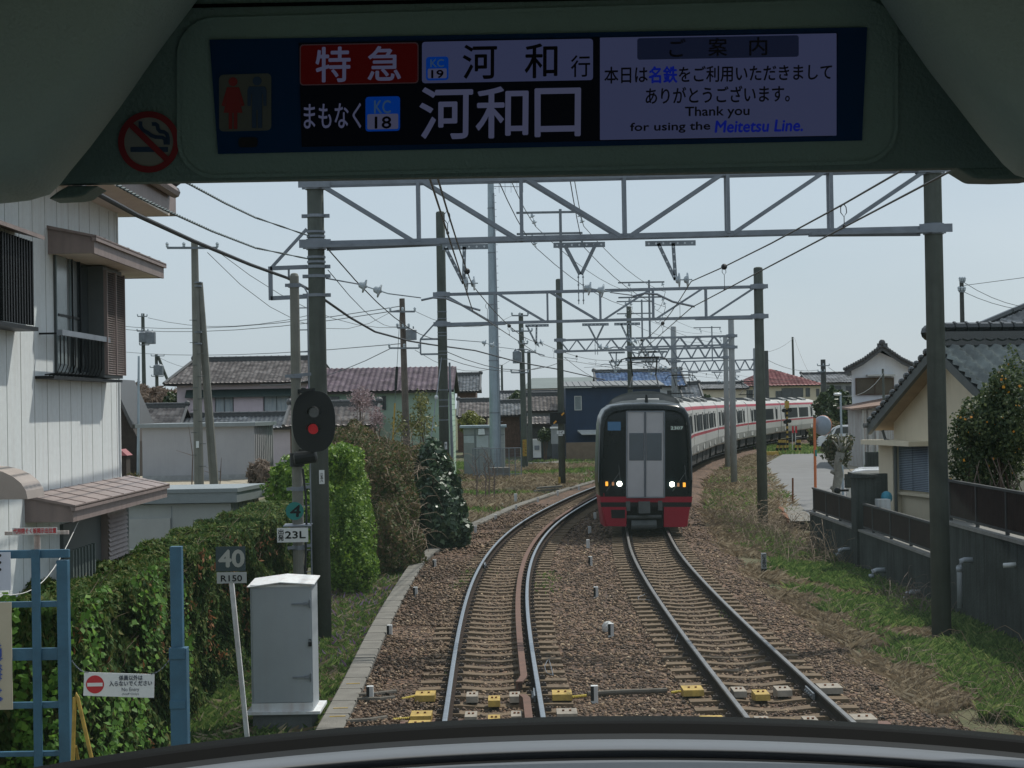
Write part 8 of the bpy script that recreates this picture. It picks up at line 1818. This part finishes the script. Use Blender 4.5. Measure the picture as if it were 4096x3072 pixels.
KB = emit('lcd_ink', (.01,.01,.02), .02, (.004,.004,.006)); LB = emit('lcd_light_blue_text', (.2,.45,1), LIT*1.6)
dt('KC',1722,238,1775,268,LB); dt('19',1726,281,1773,312,KB,.0118,bold=.0004)
dt('河',1852,181,1986,316,KB,bold=.0005); dt('和',2100,176,2228,312,KB,bold=.0005); dt('行',2284,222,2360,308,KB,bold=.0002)
dt('まもなく',1216,416,1444,516,WE2); dt('KC',1497,402,1562,454,LB); dt('18',1500,467,1564,514,KB,.0118,bold=.0004)
dt('河',1680,352,1888,556,WE2,bold=.0008); dt('和',1905,350,2110,552,WE2,bold=.0008); dt('口',2141,356,2320,546,WE2,bold=.0008)
for s, x0, x1 in (('ご',2678,2742),('案',2834,2908),('内',2998,3068)): dt(s,x0,158-(x0-2549)*.0185,x1,230-(x0-2549)*.0185,emit('lcd_header_ink', (.01,.015,.05), .02),.0105)
GI = emit('lcd_grey_ink', (.02,.025,.05), .025, (.006,.007,.01))
dt('本日は',2418,268,2590,334,GI); dt('名鉄',2596,267,2708,332,TB,bold=.0006); dt('をご利用いただきまして',2716,266,3326,330,GI)
dt('ありがとうございます。',2583,350,3158,416,GI); dt('Thank you',2741,428,2997,476,GI); dt('for using the',2521,492,2840,534,GI); dt('Meitetsu Line.',2860,484,3210,530,TB,bold=.0005,shear=.015)
# toilet pictogram
TP = mat('picto_plate', (.09,.105,.095), .5, .04); PR = mat('picto_red', (.22,.012,.015), .5); PB = mat('picto_blue', (.015,.05,.12), .5)
tp = eq('toilet_pictogram', rrect(876,299,294,1085,526,522,18,5), TP, .0075)
def fig(cx, dy, m, dress, nm):
    mb = MB(); cd = [(cx+18*cos(a),324+dy+18*sin(a)) for a in [2*pi*i/16 for i in range(16)]]; dq(mb,cd,.0085,.0005)
    if dress: dq(mb,[(cx-24,346+dy),(cx+24,346+dy),(cx+46,418+dy),(cx+34,424+dy),(cx+22,385+dy),(cx+38,448+dy),(cx-38,448+dy),(cx-22,385+dy),(cx-34,424+dy),(cx-46,418+dy)],.0085,.0005); dq(mb,[(cx-17,448+dy),(cx-3,448+dy),(cx-3,513+dy),(cx-17,513+dy)],.0085,.0005); dq(mb,[(cx+3,448+dy),(cx+17,448+dy),(cx+17,513+dy),(cx+3,513+dy)],.0085,.0005)
    else: dq(mb,[(cx-32,346+dy),(cx+32,346+dy),(cx+38,360+dy),(cx+38,424+dy),(cx+26,424+dy),(cx+24,376+dy),(cx+20,376+dy),(cx+20,512+dy),(cx+3,512+dy),(cx+3,440+dy),(cx-3,440+dy),(cx-3,512+dy),(cx-20,512+dy),(cx-20,376+dy),(cx-24,376+dy),(cx-26,424+dy),(cx-38,424+dy),(cx-38,360+dy)],.0085,.0005)
    mb.build(nm, m, tp, fix=False)
fig(932,3,PR,True,'woman_symbol'); fig(1028,0,PB,False,'man_symbol')
eq('sensor_window', rrect(954,550,549,1030,590,589,12,4), mat('sensor_black', (.002,.003,.005), .3), .0075)
# ---- no smoking sticker
NS = thing('no_smoking_sign', 'round no smoking sticker with red ring on the header panel', 'sign', D(595,568))
def ringpts(r): return [(595+r*cos(2*pi*i/48),568+r*sin(2*pi*i/48)) for i in range(48)]
mb = MB(); o1, i1 = ringpts(123), ringpts(98); V = [D(x,y,.0035) for x,y in o1]+[D(x,y,.0035) for x,y in i1]; mb.add(V,[(i,(i+1)%48,48+(i+1)%48,48+i) for i in range(48)])
c45 = 98*.74; mb.add([D(x,y,.0035) for x,y in ((595-c45-8,568-c45*.92+6),(595-c45+10,568-c45*.92-10),(595+c45+8,568+c45*.92-6),(595+c45-10,568+c45*.92+10))],[(0,1,2,3)]); mb.build('ring', mat('sticker_red', (.22,.008,.015), .5), NS, fix=False)
mb = MB(); mb.add([D(x,y,.001) for x,y in ringpts(98)],[tuple(range(48))]); mb.build('disc', mat('sticker_back', (.25,.27,.25), .5), NS, fix=False)
mb = MB(); mb.add([D(x,y,.0025) for x,y in ((522,588),(672,588),(672,608),(522,608))],[(0,1,2,3)])
for pts in ([(562,488),(562,506),(572,520),(590,530),(606,542),(622,548),(650,550),(660,556),(662,576)],[(610,496),(622,496),(630,502),(632,516),(640,526),(656,528),(668,536),(672,552),(672,576)]):
    P_ = [D(x,y,.0025) for x,y in pts]
    for i in range(len(P_)-1): d_ = (P_[i+1]-P_[i]).normalized(); s_ = d_.cross(nn_)*.0022; e_ = d_*.0008; mb.add([P_[i]-s_-e_,P_[i+1]-s_+e_,P_[i+1]+s_+e_,P_[i]+s_-e_],[(0,1,2,3)])
mb.build('cigarette', mat('sticker_blue', (.012,.045,.11), .5), NS, fix=False)
